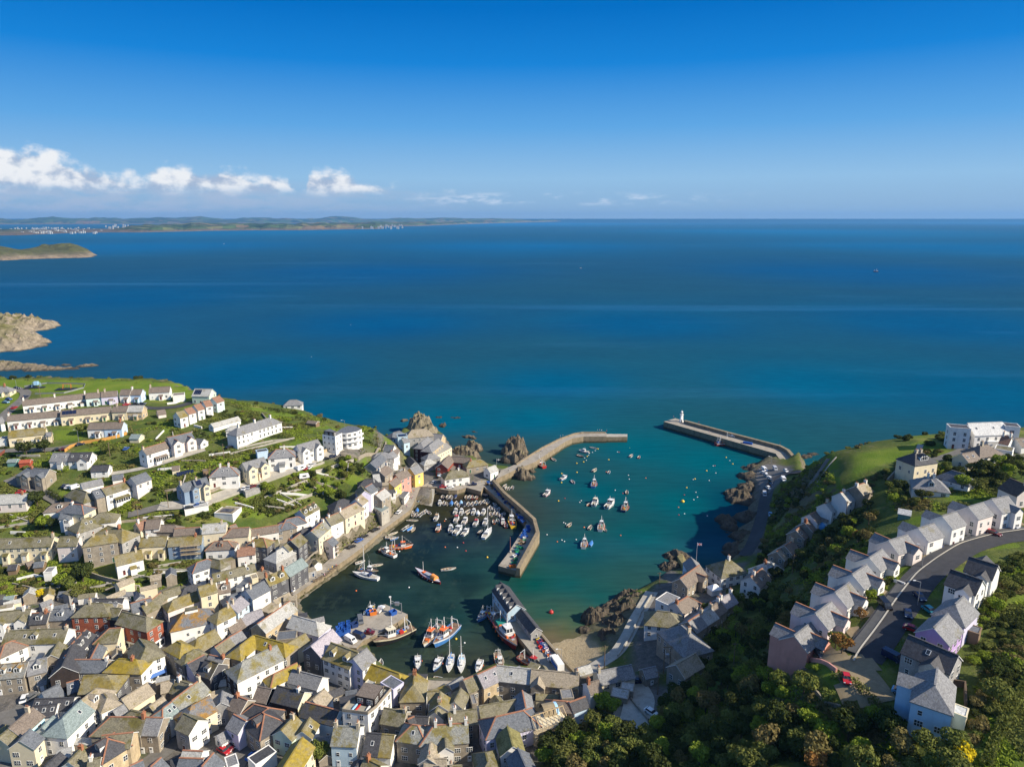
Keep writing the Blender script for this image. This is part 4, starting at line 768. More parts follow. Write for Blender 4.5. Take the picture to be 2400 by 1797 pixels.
HOUSES = """
@0 880
290 320 1110 232 7 3.1 g white brown c3 x5 | long white council terrace, brown tiled roof, below the playing field
1110 232 1310 214 7 3.1 g mint brown c1 x1 | pale mint section of the upper terrace beneath the playing field
1310 214 1515 197 7 3.1 g lilac brown c1 x1 | pale lilac blue end house of the upper terrace
1570 182 1700 180 7.2 3.3 g white brown x1 | white half of the semi beside the sky blue house
1700 180 1845 178 7.2 3.3 g sky brown cA x1 | sky blue semi-detached house below the playing field
1935 155 2200 141 7.2 3.3 g white brown cA x1 | white brown-roofed house right of the sky blue semi
100 515 790 455 7.2 3.1 g white brown c2 x4 | white half of the second council terrace
790 455 1430 400 7.2 3.1 g cream brown c1 x3 P | cream half of the second terrace, dark solar panels on its roof
1470 396 1660 391 7.2 3.3 g cream brown c1 x1 | cream semi with brown roof right of the second terrace
1660 391 1860 388 7.2 3.3 g buff pale x1 | buff semi with pale slate roof right of the second terrace
2030 452 2130 437 4 2.6 g pinkwhite brown | small brown-roofed garage above the gardens
1160 612 1375 606 7 3.4 g white brown x1 | white half of the semi above the orange board fence
1375 606 1600 600 7 3.4 g sky brown c1 x1 | pale blue half of the semi above the orange board fence
115 718 590 670 7 3.4 g cream lichen c2 x2 | cream house with orange-lichened ridge behind the big round tree
600 738 665 732 5 1.8 g cream grey | low cream extension beside the lichened-ridge house
-20 142 80 140 5.5 3.4 p cream grey c1 x1 | cream hipped bungalow by the cul-de-sac at the left edge
-30 545 25 535 7 3.4 g white grey | white gabled house end cut by the left edge
0 812 105 806 3.5 2.6 f white grey | low white flat-roofed annexe at the left edge
690 1002 920 1000 6 3.9 g white grey k2 x1 | white bungalow with grey roof and two rooflights
920 1000 1190 992 6 3.9 g white dark k3 g1 | white bungalow with dark roof, three rooflights and bay
1195 1166 1415 1156 4.8 2.6 g white dark | white double garage with dark slate roof
350 1196 640 1210 7.5 3.4 l stone slate g2 c1 | grey pebbledash house with slate hips at the lane bend
1838 950 2165 852 8 3.1 g white brown t c2 v | white farmhouse with bay conservatory, part slate roof
1045 1392 1310 1332 4.5 2.6 g white grey | long low white garage with dark grey roof beside parked cars
1455 1290 1590 1272 4.2 2.1 g white slate | small slate garage with white gable on the lane
1315 1462 1680 1350 8 3.1 g white moss t c1 v | long white house with mossy roof and glazed bay
1690 1322 1885 1252 8.5 3.4 g pinkwhite slate | blush white slate-roofed house at the end of a long row
110 1082 225 1076 3 1.8 g teal teal | teal garden shed beside a red shed
260 1092 400 1082 3 1.8 g redwood redwood | red garden shed beside a teal shed
1705 758 1825 760 3.6 2.6 g cream teal | small green-roofed garden pavilion
@0 1120
-40 222 372 202 6 3.6 g pinkwhite pale c1 | long blush bungalow with pale roof at the left edge
985 133 1120 180 8 3.9 p grey moss | grey rendered hipped house in shade beside the long white house
1195 168 1305 138 9.8 3.4 g stone slate k1 | tall grey slate-roofed block on the end of the white row
680 335 890 313 7 3.1 p white brown d1 | white cottage with brown hipped roof and small dormer
900 335 1060 348 9 3.4 p cream slate t c1 | cream house with red-ridged slate hips
800 425 965 418 7.5 3.1 g white slate g1 | white slate-roofed house with projecting gable below the red ridge
1060 538 1165 503 10 4.4 p grey moss k2 | square grey house with mossy hipped roof and rooflights
1285 452 1385 442 9 3.9 p white moss | white cube house under a low mossy hip
1390 618 1580 660 9.5 4.4 p grey lichen c1 | large grey house under a big olive hipped roof
1195 748 1400 718 11.5 3.4 p stone lichen c2 | three storey grey stone house with yellow lichened roof
1760 585 1880 545 7.5 3.1 g cream redbrown c1 | cream cottage with red-brown roof above the lane
1900 545 2080 532 8 3.4 g white brown | white gable house with dark brown roof near the lane
1830 772 2160 752 7.5 3.3 g cream lichen c1 x2 | white cottage pair, roof half grey half orange lichen
1480 1012 1825 928 7.5 3.4 g white lichen c1 x1 | white modern house with bright yellow-green roof
-40 790 700 757 8 3.4 g cream moss c2 x3 k2 | long cream terrace with brown mossy roof at left edge
780 762 1030 752 8.5 3.4 g pinkwhite moss cB k1 | pinkish end house with large chimney stack
115 1122 225 1112 3.4 1.8 g brown dark | dark garden cabin with curved roof
335 1092 420 1064 3 1.8 g brown brown | brown garden shed beside the blue-grey shed
450 1085 570 1072 3.4 2.0 g brown slate | blue-grey roofed garden shed
590 1192 700 1182 3.4 2.2 f white grey | white garden hut with wide window
58 1532 185 1516 3 1.8 g brown teal | weathered green-roofed shed beside a yellow shrub
-20 900 40 870 6 2.2 g white slate | white porch gable at the left edge
@360 900
535 62 755 66 8.5 4.4 g palegreen pale P | pale green modern house with solar roof near the cliff
250 138 400 125 4 3.1 f white brown | low white garage beneath the playing field
290 366 390 342 8.5 3.3 g white lichen n | white terrace house with orange-yellow roof, nearest of its stepped row
398 322 490 297 8.5 3.3 g white redbrown n | second white house up the stepped terrace
520 273 605 252 8.5 3.3 g white redbrown n | third white house up the stepped terrace
640 222 725 206 8.5 3.3 g white redbrown n | fourth white house up the stepped terrace
755 182 850 152 8.5 3.3 g mint redbrown n | pale mint top house of the stepped terrace
180 692 480 622 8.5 3.9 g pinkwhite slate t g2 | pale house with twin front gables and slate roof
560 700 650 712 4.5 2.6 g white slate | low slate annexe beside the twin gabled house
1085 560 1515 432 8.8 3.9 p white grey c3 | long white hipped terrace with two rows of small windows
740 512 1090 418 4.2 2.2 g white pale | low white garage row with pale roof behind the long terrace
990 548 1080 542 5 2.1 p white pale | small white outhouse behind the long terrace
1755 207 1850 203 5.5 3.4 p white grey | small white hipped coastguard bungalow near the cliff edge
335 1300 510 1246 8 3.4 g blue slate cA g1 | slate blue house with grey roof beside the cream gable
510 1246 680 1206 8 3.4 g cream slate c1 gB P | cream house with solar panels and projecting gable
850 1072 985 1062 8.5 4.2 p white grey t c2 k2 | white villa with hipped grey roof and terracotta ridges
1150 1022 1425 948 8 3.6 g cream grey g2 x1 | cream house with two gables and glass porch
1585 846 1715 834 8.5 4.0 p white grey t c1 v k2 | white and pale blue villa with red hip ridges
1850 792 2120 717 8 3.4 g white grey g2 x2 | white house with two gables and square bays
1330 872 1470 850 3.6 2.2 f sky dark | pale blue flat-roofed garden studio
240 1062 330 1052 3.4 1.8 g cream brown | tiny cream summerhouse on the green bank
635 1122 700 1110 2.8 1.6 f brown brown | small brown garden shed above the solar array
1150 1372 1340 1322 1.2 3.4 f grey pale | grey flat-roofed garage with cars parked on top
395 1602 700 1548 1.3 3.1 f white pale | white flat-roofed garage block carrying two parked cars
845 1625 1080 1640 1.8 3.9 f white tan P | flat tan-roofed building with solar row in a garden
2120 480 2000 470 3 2.0 g brown brown | jumbled brown allotment shed near green netting
@360 1160
95 387 278 386 6.2 2.5 p stone brown | small stone cottage with brown hipped roof
275 436 600 412 6.2 2.5 g white brown t | low white cottage with brown roof and red ridge
640 384 940 356 10 3.3 g cream pale c1 | three storey cream house with pale grey roof
1010 432 1235 416 9.5 3.1 l cream brown t | yellow-cream house with red hip line on brown roof
990 400 1060 375 8 2.0 g grey brown t | narrow rear wing with red ridge behind the cream house
200 556 630 522 8 3.0 g blue lichen c1 S | scaffolded pale blue house with lichened roof
785 602 962 592 7 3.0 p white brown t d1 | brown-roofed cottage with small terracotta hipped dormer
1260 440 1605 386 6.5 2.6 g white brown t | long white cottage with dark roof and red ridge
1625 374 1755 348 7.5 2.6 p stone slate t | small stone house with slate hips and red ridges
1715 312 1865 278 8.5 3.0 p white slate t | white house with slate hips beside the small stone house
1890 195 2075 95 9.6 3.1 g white moss d3 t | tall white and slate-hung house with row of dormers
1915 446 2035 408 6 2.4 p grey dark | low dark-roofed house above the sea-front bank
1085 684 1310 655 8 3.0 g white redbrown c2 n | white house with brown tiled roof and four bay windows
1330 548 1425 558 10.5 3.0 p slate lichen t c1 | narrow slate-hung house with yellow pyramid roof
1500 602 1605 578 6.5 2.2 g white moss | small white gabled cottage behind the slate-hung house
1775 588 1893 498 11.5 3.4 g slate moss t | tall slate-hung house with olive roof and white base
1680 655 1775 592 10.5 2.6 g white moss c1 | narrow white house squeezed beside the tall slate-hung one
1590 722 1668 682 10 3.7 p grey pale k1 | grey house with pale hipped roof behind the quay row
1680 958 1915 815 10.5 3.1 g slate teal | slate-hung quay house with long blue-green roof
1440 1062 1680 962 10.5 3.1 g slate lichen d2 c2 | slate-hung quay house with orange lichen roof and two dormers
1195 1230 1425 1110 10.5 3.4 g white slate c1 | white quay house with slate roof and pale shopfront
985 1428 1130 1308 10.5 3.1 g lightblue lilacgrey c1 | light blue quay house with lilac-grey roof
845 1500 985 1430 10.5 3.1 l white lichen c1 | white quay house with yellow-green lichened roof
560 872 700 826 8.5 3.0 p white slate t | white house with red-edged slate hips above the long terrace
725 812 860 845 8.5 2.6 p grey moss | grey mossy-roofed house joined to the red-edged slate one
760 1022 1300 888 7.5 2.6 g white moss k3 c1 | long white terrace with olive roof and three rooflights
1380 962 1500 992 5.6 2.5 p pinkwhite tan c1 | small blush cottage with tan hipped roof
1260 1062 1340 1042 6 2.0 f cream tan | little cream flat-roofed tower above the quay row
578 1188 790 1128 11 3.1 g cream lichen c1 | tall cream house with orange-yellow lichened roof
830 1162 980 1132 8.5 2.8 g white brown d1 c1 | white cottage with single white dormer
1000 1292 1190 1234 7.5 3.2 p slate slate | low dark slate-roofed house behind the pale blue one
250 1352 560 1244 7.5 3.0 l pinkwhite lichen | blush terrace with broad olive lichened roof
120 1242 330 1182 6.2 2.2 g white moss | low white cottage with mossy roof below the green bank
405 1192 530 1152 6 2.5 p grey dark | dark hipped outbuilding below the green bank
-20 1350 90 1262 6.5 2.5 g stone moss t | stone shed with brown mossy roof near the red yard
395 1505 580 1465 10.5 4.8 p white slateorange C | large square hall, orange lichen edging its slate hips
@720 960
50 1572 235 1418 9.5 3.4 g cream mossgrey t k1 c1 | cream and pink-toned house with part slate roof above the promenade
240 1398 400 1332 9.8 3.4 g white moss t c1 | white house with moss roof at the head of the promenade slope
255 1690 330 1640 8 3 g pinkwhite slate t S | small scaffolded slate house above the promenade
130 1470 205 1412 8 2.8 g white slate | narrow slate-roofed house behind the cream promenade one
1010 455 1125 462 8 3.4 g white slate n | white house with dark parapet roof at the head of the path
905 560 1010 548 8 3.4 p grey grey | grey roofed cottage high in the hillside row
1060 562 1110 535 8 3.1 g white grey | narrow white gabled house over the footpath
1000 645 1035 612 7 2.6 g white pale | pale-roofed white cottage midway down the footpath
1030 640 1125 472 8.5 3.1 g white brown t | long white-walled house along the cliff footpath
815 690 950 575 7 3.4 g grey slate | grey slate-roofed house in the hillside row
925 792 1028 716 8 3.4 g stone brown c2 | stone cottage with tan roof above the quay bend
850 842 930 832 9 3.4 g grey pale | tall grey house with near flat pale roof
740 902 870 892 6 3.4 p slate dark | dark hipped cottage in the middle of the hill row
750 1005 835 957 9.5 3.4 g white slate t | white house with dark slate roof and red ridge above the quay
700 985 745 1048 9.5 3.0 g lilac moss | narrow lilac-grey house with mossy gable
625 1158 700 1098 9.5 3.4 g white tan | tall white house with tan roof in the stepped row
412 1312 660 1188 8.6 3.6 g cream tan t c2 | long cream house with tan roof and red ridge
400 1172 480 1152 8.5 4.0 p slate dark | slate-hung house with dark pyramid roof
885 1098 1000 1018 8.2 3.4 g stone pale t | stone-grey house with blue-grey sheet roof
1140 832 1280 772 8.2 3.4 g pink brown c1 | pink house with brown roof on the harbour bend
1330 752 1440 712 9.2 3.8 g yellow grey | yellow house with white base at the quay corner
1058 938 1150 872 6.8 3.0 g yellow brown t | pale yellow cottage left of the pink house
1110 296 1195 274 8.5 3.4 p lightblue slate | pale blue hipped house by the sea rocks
1165 338 1290 328 8 3.0 f lightblue dark P | pale blue flat-roofed house with solar panels
1225 378 1300 362 9 2.4 g lightblue grey | tall narrow pale blue gabled house
1350 262 1520 246 12.5 4.7 p grey tan | large pale grey building with low hipped roof beside the sea rock
1585 306 1755 322 11 4.4 g buff grey | tan stone warehouse with grey roof against the sea
1470 428 1562 350 11.5 3.4 l darkred/buff grey | dark red-fronted warehouse hip, left of the twin pair
1572 462 1695 370 11.5 3.6 l darkred/buff grey | tall dark red-fronted warehouse with buff side wall of many windows
1570 572 1625 560 8 3.4 p grey grey | small grey pavilion with pyramid roof before the warehouse
1535 652 1590 640 6 2.6 p grey pale | tiny pale kiosk house below the grey pavilion
1738 694 1835 585 8 3.6 g red brown v | red museum building with broad brown gable
1865 604 2110 622 6 3.0 g red brown | low red museum wing with long brown roof
1840 792 1985 772 8.8 4.0 p white moss c1 | square white inn with mossy hips at the harbour corner
1320 600 1395 680 4 2.2 g grey dark | low dark shed beneath the grassy bank
@1000 960 .2355
430 508 535 492 6.2 3.4 p stone lichen cA | stone house with bright yellow roof on the harbour rock
600 580 680 552 6.2 2.8 g white pale | white harbour office with pale slate roof
@0 1400
-40 190 400 150 9 3.0 g white moss g2 c1 | white terrace with two shaped gable dormers at the left edge
420 205 640 188 8.8 3.0 g stone dark t d1 c1 | stone terrace house with dark slate and wide dormer
650 152 965 138 9 3.1 g stone slate d1 k1 c2 | stone terrace house with blue slate roof next to red brick
1120 78 1330 72 11.5 3.7 p redbrick moss c1 | tall red brick building with mossy hipped roof
1335 74 1520 72 10 3.0 g stone grey | pale slate wing behind the tall red brick building
1225 22 1600 12 7 3.0 g white dark k3 | white house with dark slate roof and pale rooflights
1455 132 1570 142 10 3.0 g darkbrown moss | narrow dark slate-hung house between two red brick buildings
1590 182 1890 255 11.5 3.4 r redbrick moss w | long red brick shop with white ground floor and mossy roof
1695 75 1950 0 7.2 3.0 g white slate t | white gabled hall with dark slate roof behind the brick shop
1835 112 2050 15 6.5 2.6 g stone moss c1 | low stone cottage with brown moss roof in a yard
90 428 880 398 9 3.7 g white moss k2 d1 c2 | long white house with moss roof and small dormer facing the gap
60 602 150 562 8 3.0 p white brown t | white corner cottage with red-edged brown hip at left edge
660 735 760 572 9 3.0 g stone moss | narrow stone house with moss roof set end-on
-40 872 360 832 8.6 3.4 g stone lichengrey d2 k1 | slate-roofed terrace blotched orange, two white dormers
360 832 600 775 8.6 3.4 g stone grey d1 k1 x1 | grey slate house with single dormer above a parking bay
808 885 930 612 9.8 3.8 g darkbrown dark | black-brown boarded warehouse gable
928 605 1110 412 8.2 3.0 g white dark t d2 | dark slate house with two dormers and red ridge
1410 402 1560 392 9.5 3.7 l cream moss t | cream house under broad mossy hip by the brick shop
1175 785 1290 562 6.5 2.2 g cream slate t | slim blue slate wing with red ridge
840 802 1400 802 8.2 3.0 g stone slate t c2 | dark stone terrace with blue slate roof and red ridge
1530 792 1760 802 9.6 3.2 p stone/white yellow c1 | dark stone house with vivid yellow lichen roof
1805 530 1888 632 11 4.0 r white/white moss w | tall white house under olive hip, blue shop awnings
1090 1010 1390 1000 9.4 4.0 r darkbrown/slate lichen | slate-hung house with olive hip and four big white windows
870 1102 1010 1062 6.8 2.6 g stone slate t k1 | stone cottage with dark slate and red ridge in shade
545 1232 760 1122 6.2 3.0 g white slate | white gabled shed roof beside a slanted lane
460 1312 960 1292 5.8 2.6 g white dark k3 | long dark roof with three white rooflights
440 1402 740 1372 5.8 2.5 g white dark k3 | black slate roof with small rooflights behind the aqua house
@0 1580 .1808
120 692 420 432 8.6 3.2 g aqua brown c1 | aqua painted house with plain brown roof
-20 815 122 700 8 3.7 g cream moss | house with olive-stained slate roof at lower left edge
255 850 388 712 8.8 3.4 g cream slate | cream gabled building with big sash windows
545 682 690 542 6.4 3.0 g white teal | grey-green sheet-roofed workshop behind the white corner shop
812 562 1045 342 9.4 3.7 l white teal k1 | white corner shop with smooth grey-green roof and square rooflight
1055 335 1245 182 9.2 3.4 r white tan d1 | pale tan-roofed house with one dormer next to the grey-green roof
1345 240 1390 300 8.4 2.6 p white tan | tan hipped end above the blue shopfront
1580 318 1905 112 7.4 3.0 g cream tan | long tan-roofed cottage row with white side wall
1940 410 2110 290 6 2.5 g stone tan | low tan-roofed outbuilding in a tight yard
1470 470 1600 392 6.2 2.6 g slate grey | small grey slate lean house in the yard
1700 472 1860 502 7 3.0 p stone moss k1 | olive hipped cottage with one white rooflight
1430 552 1890 555 8.8 3.7 l stone moss t cB | long stone house with brown moss roof and red ridge
1895 556 2110 562 8.8 3.4 g stone grey t | lit stone end house with grey slate roof and red hip line
1375 815 1402 835 9.8 3.7 p white/buff dark t d2 | stone house with dark turret roof ribbed in red tiles
1330 792 1720 752 9.4 2.8 g buff moss t | stone house behind the red-ribbed turret roof
890 1130 1088 922 7.6 3.2 g white moss c1 | dark mossy roof with orange chimney at bottom left
1150 1105 1300 1078 8 3.0 g white moss c1 | white house with moss roof and pale chimney at the bottom
585 1192 775 1012 6.5 3.0 g slate dark | near-black slate roof along the shaded street
1690 1182 1840 1112 7 2.6 g stone slate t | slate roof with red hips at the bottom edge
1960 1192 2082 1082 7.4 3.0 g stone slate t | slate roof with long red ridge near a palm
@360 1400
945 350 1120 262 5.4 3.0 g stone brown | low brown-roofed shop in the quay arcade
1090 250 1390 148 5.4 3.2 g stone lilacgrey | long low lilac-grey shop roof behind the quay
1345 338 1760 48 9.6 3.4 g buff pale t | long stone quay hall with pale blue-grey roof
1800 228 2105 312 9.2 3.4 r lilac pale | white hall with pale green-grey hip at the water
1600 500 1850 475 6 2.6 f stone slate | flat blue-grey roof between the halls
1110 630 1285 492 9.6 3.0 p stone/white yellow | yellow-roofed wing around a white courtyard
1310 488 1680 588 9.6 3.0 r stone yellow k1 | long yellow-green lichen roof behind the courtyard
1150 828 1590 618 11.8 4.0 l darkbrown/white mossgrey c1 | big dark slate-hung house, olive front hip, white side wall
1690 612 1960 466 8 2.5 g cream lichen x0 | yellow lichened shop row behind the quay
1560 988 1850 848 7.2 2.6 l white yellow t | white cottage with bright yellow roof and red hips
1800 932 2180 1030 7 3.0 g white grey c1 | white house with weathered grey roof around a yard
1602 1142 1945 1222 9.8 3.4 g darkbrown/cream darkmoss c1 | dark stone house with navy slate and many sashes
1352 1152 1522 1182 8.6 3.1 g darkbrown brown | dark brown-roofed house in shade by the slate-hung one
300 562 360 592 10.4 3.0 p stone/white yellow | corner house with yellow pyramid roof and white side
430 722 525 672 9 2.6 p slate moss w | moss-hipped shop with dark green front
560 530 790 412 8.4 3.4 l stone lichen | stone house with wide yellow-green roof and black seam
795 640 970 522 8.2 2.6 g white moss w t | white shop with olive roof and red ridge in the lane
980 512 1130 426 8.2 2.6 g white grey t | half-shaded grey-roofed shop up the lane
445 852 650 742 8.2 3.0 g lilac dark t | lilac house with charcoal roof and red ridge
670 802 835 852 8.6 3.7 g slate darkmoss d1 | charcoal house with lichen-streaked roof and dark dormer
725 742 915 782 8.2 2.2 g stone grey t cB | grey-roofed rear block edged with red tiles
300 1062 460 1112 6.4 3.0 g stone moss c1 | low stone cottage with dark moss roof by the lane
100 1095 255 1062 6 2.5 g stone tan | sagging tan roof in a cluttered stone yard
242 1330 600 1062 9 3.7 g white mossgrey t k1 cB | long white house, half moss half blue slate
485 1402 720 1272 9.2 3.7 l cream slateorange | cream house with slate roof stained orange at one hip
893 1212 872 1350 8 2.8 g grey grey | grey slate gable squeezed beside the dark sashes house
1050 1262 1212 1325 8.2 3.0 g stone brown t c1 | stone house with brown roof and tall chimney
@360 1580 .1808
395 508 570 590 9 3.1 g grey/white moss | cottage with moss roof and big blank white gable
118 442 238 352 8.4 3.0 l white teal t k2 | white house with grey-green roof, red hips and two rooflights
1300 388 1480 432 7.6 3.2 p stone dark t | navy slate hip with red ridge tiles
1412 492 1440 515 9.8 4.2 p stone dark t d2 | big navy slate hip with two terracotta dormers
1042 518 1195 602 8 2.8 g lilac grey t | grey-roofed house facing the small car park
1655 718 1835 535 8.6 3.2 g palegreen lichen c1 | pale green gabled house with bright green door
1925 735 2025 562 8 2.5 g white lichen k1 | white gabled house with lichened roof beside the shaded street
1690 1200 1930 818 8.6 3.2 g cream yellow | long house with one vivid yellow roof slope at the bottom
830 785 960 712 4.4 2.0 g white grey | small white outhouse beside the car park
385 985 630 996 8 3.0 g white pale t | pale slate roof with red edges above the lower street
342 1082 640 1092 8 3.0 g stone slate t | second slate roof with red ridge below the pale one
630 1190 772 1022 8.2 3.1 g white slate t | white house with blue slate and red ridge at the bottom
940 1150 1085 1095 3.6 2.2 f white grey | white flat-roofed garage at the car park entrance
-20 1190 60 1095 7 2.6 g stone slate t | slate gable with red ridge beside the parked palm
1270 1130 1540 960 4 2.0 f white dark | long white garage with dark flat roof by the blue car
@720 1400
52 628 325 412 11.5 3.6 g slate/grey lilac | tall slate-hung house with pale lilac roof by the quay
310 582 655 712 11.4 4.2 g white lichen d2 | white harbour hotel with lichened roof and twin dormers
598 790 770 656 11.2 3.6 g lilac/white grey | white hotel wing with grey slate roof over the water
835 862 1190 985 8 3.7 r cream yellow | harbourside building with tiled yellow lichen roof
800 1050 900 1080 5 3.0 f cream pale | pale flat roof below the yellow tiled building
1030 1150 1165 1055 8.4 2.8 f lilac slate | block with flat dark roof beside the brown penthouse
1372 1122 1395 968 9.6 3.7 l stone/white lichen c1 | olive hipped warehouse pointing at the inner harbour
1560 1216 1700 1206 8.2 2.2 g white lichen | short olive-roofed link house
1705 1380 1725 1218 8.4 2.8 g white lichen c1 | white house with olive roof leading off the inner quay
1655 1482 1725 1345 7.4 2.5 g white moss c1 | low moss-roofed cottage with ornate chimney
1905 1345 1990 1175 7.2 2.5 g white moss | detached white cottage with olive roof on the inner quay
-20 1350 408 1464 7.6 3.1 g lightblue darkmoss t | blue cottage with dark mossy brown roof
75 1325 218 1182 8.2 3.0 g white tan | white house with tan roof and round-topped windows
2120 1320 2180 1310 5 2.2 f stone grey | flat grey shed roof behind the inner quay cottage
@720 1560 .1808
1000 545 1285 592 9.2 3.1 g stone moss cB | stone house with rough brown roof and red brick stack
355 778 680 792 9.8 3.7 g lightblue/white mossgrey c2 | pale blue house with lichen-streaked grey roof
775 868 975 886 8 4.2 g white dark k1 | white house with plain charcoal roof
978 886 1125 898 8 4.2 g white lichen | white house with olive roof joined to the charcoal one
1360 762 1435 772 9.6 3.4 p stone mossgrey t k1 | slate hipped house with red ridge above a glass roof
1640 772 2080 738 9.6 3.7 l stone mossgrey t c3 | wide house with part slate part olive roof and three stacks
1830 602 2190 558 8 3.0 g stone moss c1 | long moss-roofed row behind the inner quay
1602 992 1560 1190 8 2.4 g grey tan | narrow steep tan roof set end-on
1525 1202 1800 1202 6.8 2.5 g stone tan c1 | low tan-tiled roof at the bottom edge
1790 930 1800 1050 8 2.0 g white moss | slim olive rear wing with white end
750 1195 950 1292 7.2 3.0 g white lichen c1 | yellow-green roof in front of a bright lawn
1310 690 1380 660 7.5 2.2 g stone dark t | dark hip with red ridge behind the slate one
1320 650 1570 660 7 2.4 g stone dark | low charcoal roof in the middle of the block
640 1290 700 1190 6 2.2 g stone dark | dark sloping roof beside the pale blue house
1840 1300 2000 1290 7 2.5 g cream lichen cA | yellow-edged roof cut by the bottom edge
@1060 1520 .1808
150 402 318 335 8.8 3.1 g stone moss t | dim stone house with moss roof at the end of the quay row
330 330 580 218 9.8 3.4 g buff lilacgrey t k2 | golden stone house with lilac-grey roof on the inner quay
585 217 1030 265 9.8 3.4 g stone pale k1 | grey stone quay house with pale streaked roof
1032 266 1640 322 9.2 3.4 g stone tan gA cB | tan-roofed quay house with a rear gable
350 742 830 655 7.2 3.0 r white moss | long white building with olive hip below the quay row
910 546 952 756 8 2.5 g stone grey t | grey slate gable with red ridge and three rooflights
565 882 920 802 9.6 3.8 p lilac/white slate t | house with broad grey slate hips and red ridges
716 1006 785 1258 8.2 3.2 g white ribbed | house with ribbed olive sheet roof and one cream slope
850 1290 955 1530 7 3.0 g grey slate | slate roof at the bottom beside the thicket
432 1345 460 1462 7.6 3.0 p stone moss | moss pyramid roof at the bottom centre
1310 668 1480 682 7.2 2.2 p stone brown t | brown hipped cottage with red ridge beside the blue tarpaulin
1525 692 1720 622 6.8 2.2 g sky dark t | blue-white cottage with dark roof above the thicket
1410 590 1560 580 6 2.0 f stone grey | patched flat roof behind the quay row
1745 448 1895 406 8.2 2.4 g white brown cA | small white house with plum roof and glazed front
@1100 1340
1655 1292 2090 1202 7.8 3.0 g cream grey cA | long cream cottage with grey slate roof above the beach lane
1840 1545 2060 1590 3.4 2.2 f stone pale | pale flat-roofed double garage by the car yard
1960 1470 2130 1500 3.4 2.0 f stone pale | second pale flat-roofed garage behind the first
@1000 1300 .30015
1690 892 1785 872 5 2.2 g stone grey | small stone outhouse above the car yard
@1800 1280
345 1155 560 985 8.6 3.6 g pink grey gm rm | salmon pink end house of the hillside estate row
615 870 815 715 8.6 3.6 g palepink grey gm rm | pale pink-tinged second house above the salmon one
870 600 1050 470 8.6 3.6 g white grey gm rm | white estate house third from the salmon end
1090 365 1275 240 8.6 3.6 g white grey gm rm | white estate house fourth from the salmon end
1310 148 1475 38 8.6 3.6 g white grey gm rm | white estate house with neat lawn and yellow-green hedge
@1900 940 .2475
740 1320 915 1265 8.6 3.6 g pinkwhite grey gm rm | blush estate house with dark blue car outside
@2000 960
840 1532 1040 1470 8.6 3.6 g white grey rm | white estate house with blue cars and palms outside
1150 1376 1330 1320 9.6 3.6 g white grey rm | tall white estate house with small balcony
1490 1256 1680 1200 9.6 3.6 g pinkwhite grey rm | tall pale estate house with red cars outside
1790 1156 2000 1116 9.6 4.1 g white grey gB | white estate house nearest the top bend with silver car
2030 888 2280 992 8 4.3 g pinkwhite darkbrown c1 | wide pale block with dark brown roof at right edge
950 866 1060 880 6.6 4.7 p white grey c2 d1 | white bungalow with wide grey hips and two white chimneys
1270 785 1430 830 5.6 3.8 p white slate | slate-roofed bungalow with roof glazing beside a hedge
800 556 880 545 11 4.4 p cream dark d3 c2 | tall cream villa with dark hips and triple dormer
1400 572 1560 540 6.2 3.4 g cream brown k2 | brown-roofed bungalow half hidden by trees
1640 462 1740 452 7 4.4 p white brown c1 | white bungalow with brown hips below the clifftop hotel
1840 482 2070 522 4 3.4 f white moss | long flat mossy roofed white annexe below the hotel
1480 176 1920 160 10.2 5.2 g white palegrey k2 | white clifftop hotel with pale grey pitched roof
1232 208 1495 228 9.6 3.0 f white dark | flat-roofed left wing of the clifftop hotel
1945 190 2140 208 9.2 2.9 f white dark | flat-roofed right wing of the clifftop hotel
1930 332 2050 356 7 3.4 g white redbrown c2 | house with dark red tiled roof and tall stacks near the hotel
2100 372 2230 362 6 3.4 g white brown k1 | brown-roofed bungalow at the right edge near the hotel
1715 402 1885 402 3 1.7 f white white | low white roofed service block before the hotel
590 1275 750 1305 3.2 1.8 g teal palegrey | grey-roofed garden shed on the lawn below the villas
@1900 1280 .3121
1195 80 1405 145 8.4 3.6 g white dark gm rx | white gabled house at the top right of the close
1058 176 1288 255 8.4 3.6 g white dark gm | white gabled house with terrace facing the shaded road
1085 437 1150 377 8.4 3.6 l lilac grey x0 | pale lilac hipped house beside a turquoise car
925 612 1030 507 8.4 3.6 g purple grey x0 | bright lilac-purple house in the close
742 667 1105 820 8.4 3.6 g grey dark gm k1 | grey-white gabled house with one white rooflight
1125 590 1275 640 3 1.8 f brown slate | timber carport with grey roof beside the purple house
@2000 1500 .1808
1056 590 1090 366 9 3.6 l blue2 grey rm | pale blue hipped house at the end of the close
1295 880 1480 950 3 1.7 f cream palegrey | pale-roofed garden shed beside the blue house
@1700 1100
1690 212 1820 167 8 3.4 g stone tan t c2 | uppermost stone cottage of the cliff row, brown roof
1490 302 1680 247 8.4 3.6 g white pale t c1 | large pale-roofed cottage second from the top of the cliff row
1290 442 1410 392 8 3.4 g white pale t c1 | small white cottage third from the top of the cliff row
1095 582 1230 517 7.6 3.4 g white brown t gm c1 | brown-roofed cottage beside a blue dome shelter
1030 692 1112 640 7.6 3.4 g stone brown t cA | brown cottage with flat white dormer in the cliff row
915 787 1020 702 8 3.6 g stone brown t k2 | brown stone cottage with two rooflights in the cliff row
770 987 870 925 7.6 3.2 g stone brown t cB | stone cottage with red ridge near the foot of the cliff row
665 1060 770 987 7.8 3.4 g stone tan t k1 | dark-sided cottage with rooflight at the foot of the cliff row
@1500 1260
1600 332 1690 300 7 3.8 p white pale c1 d1 | pale hipped cottage with large boxy dormer
1435 507 1582 395 8 3.8 g white brown t d1 c1 | white gabled cottage above the slipway with red ridge
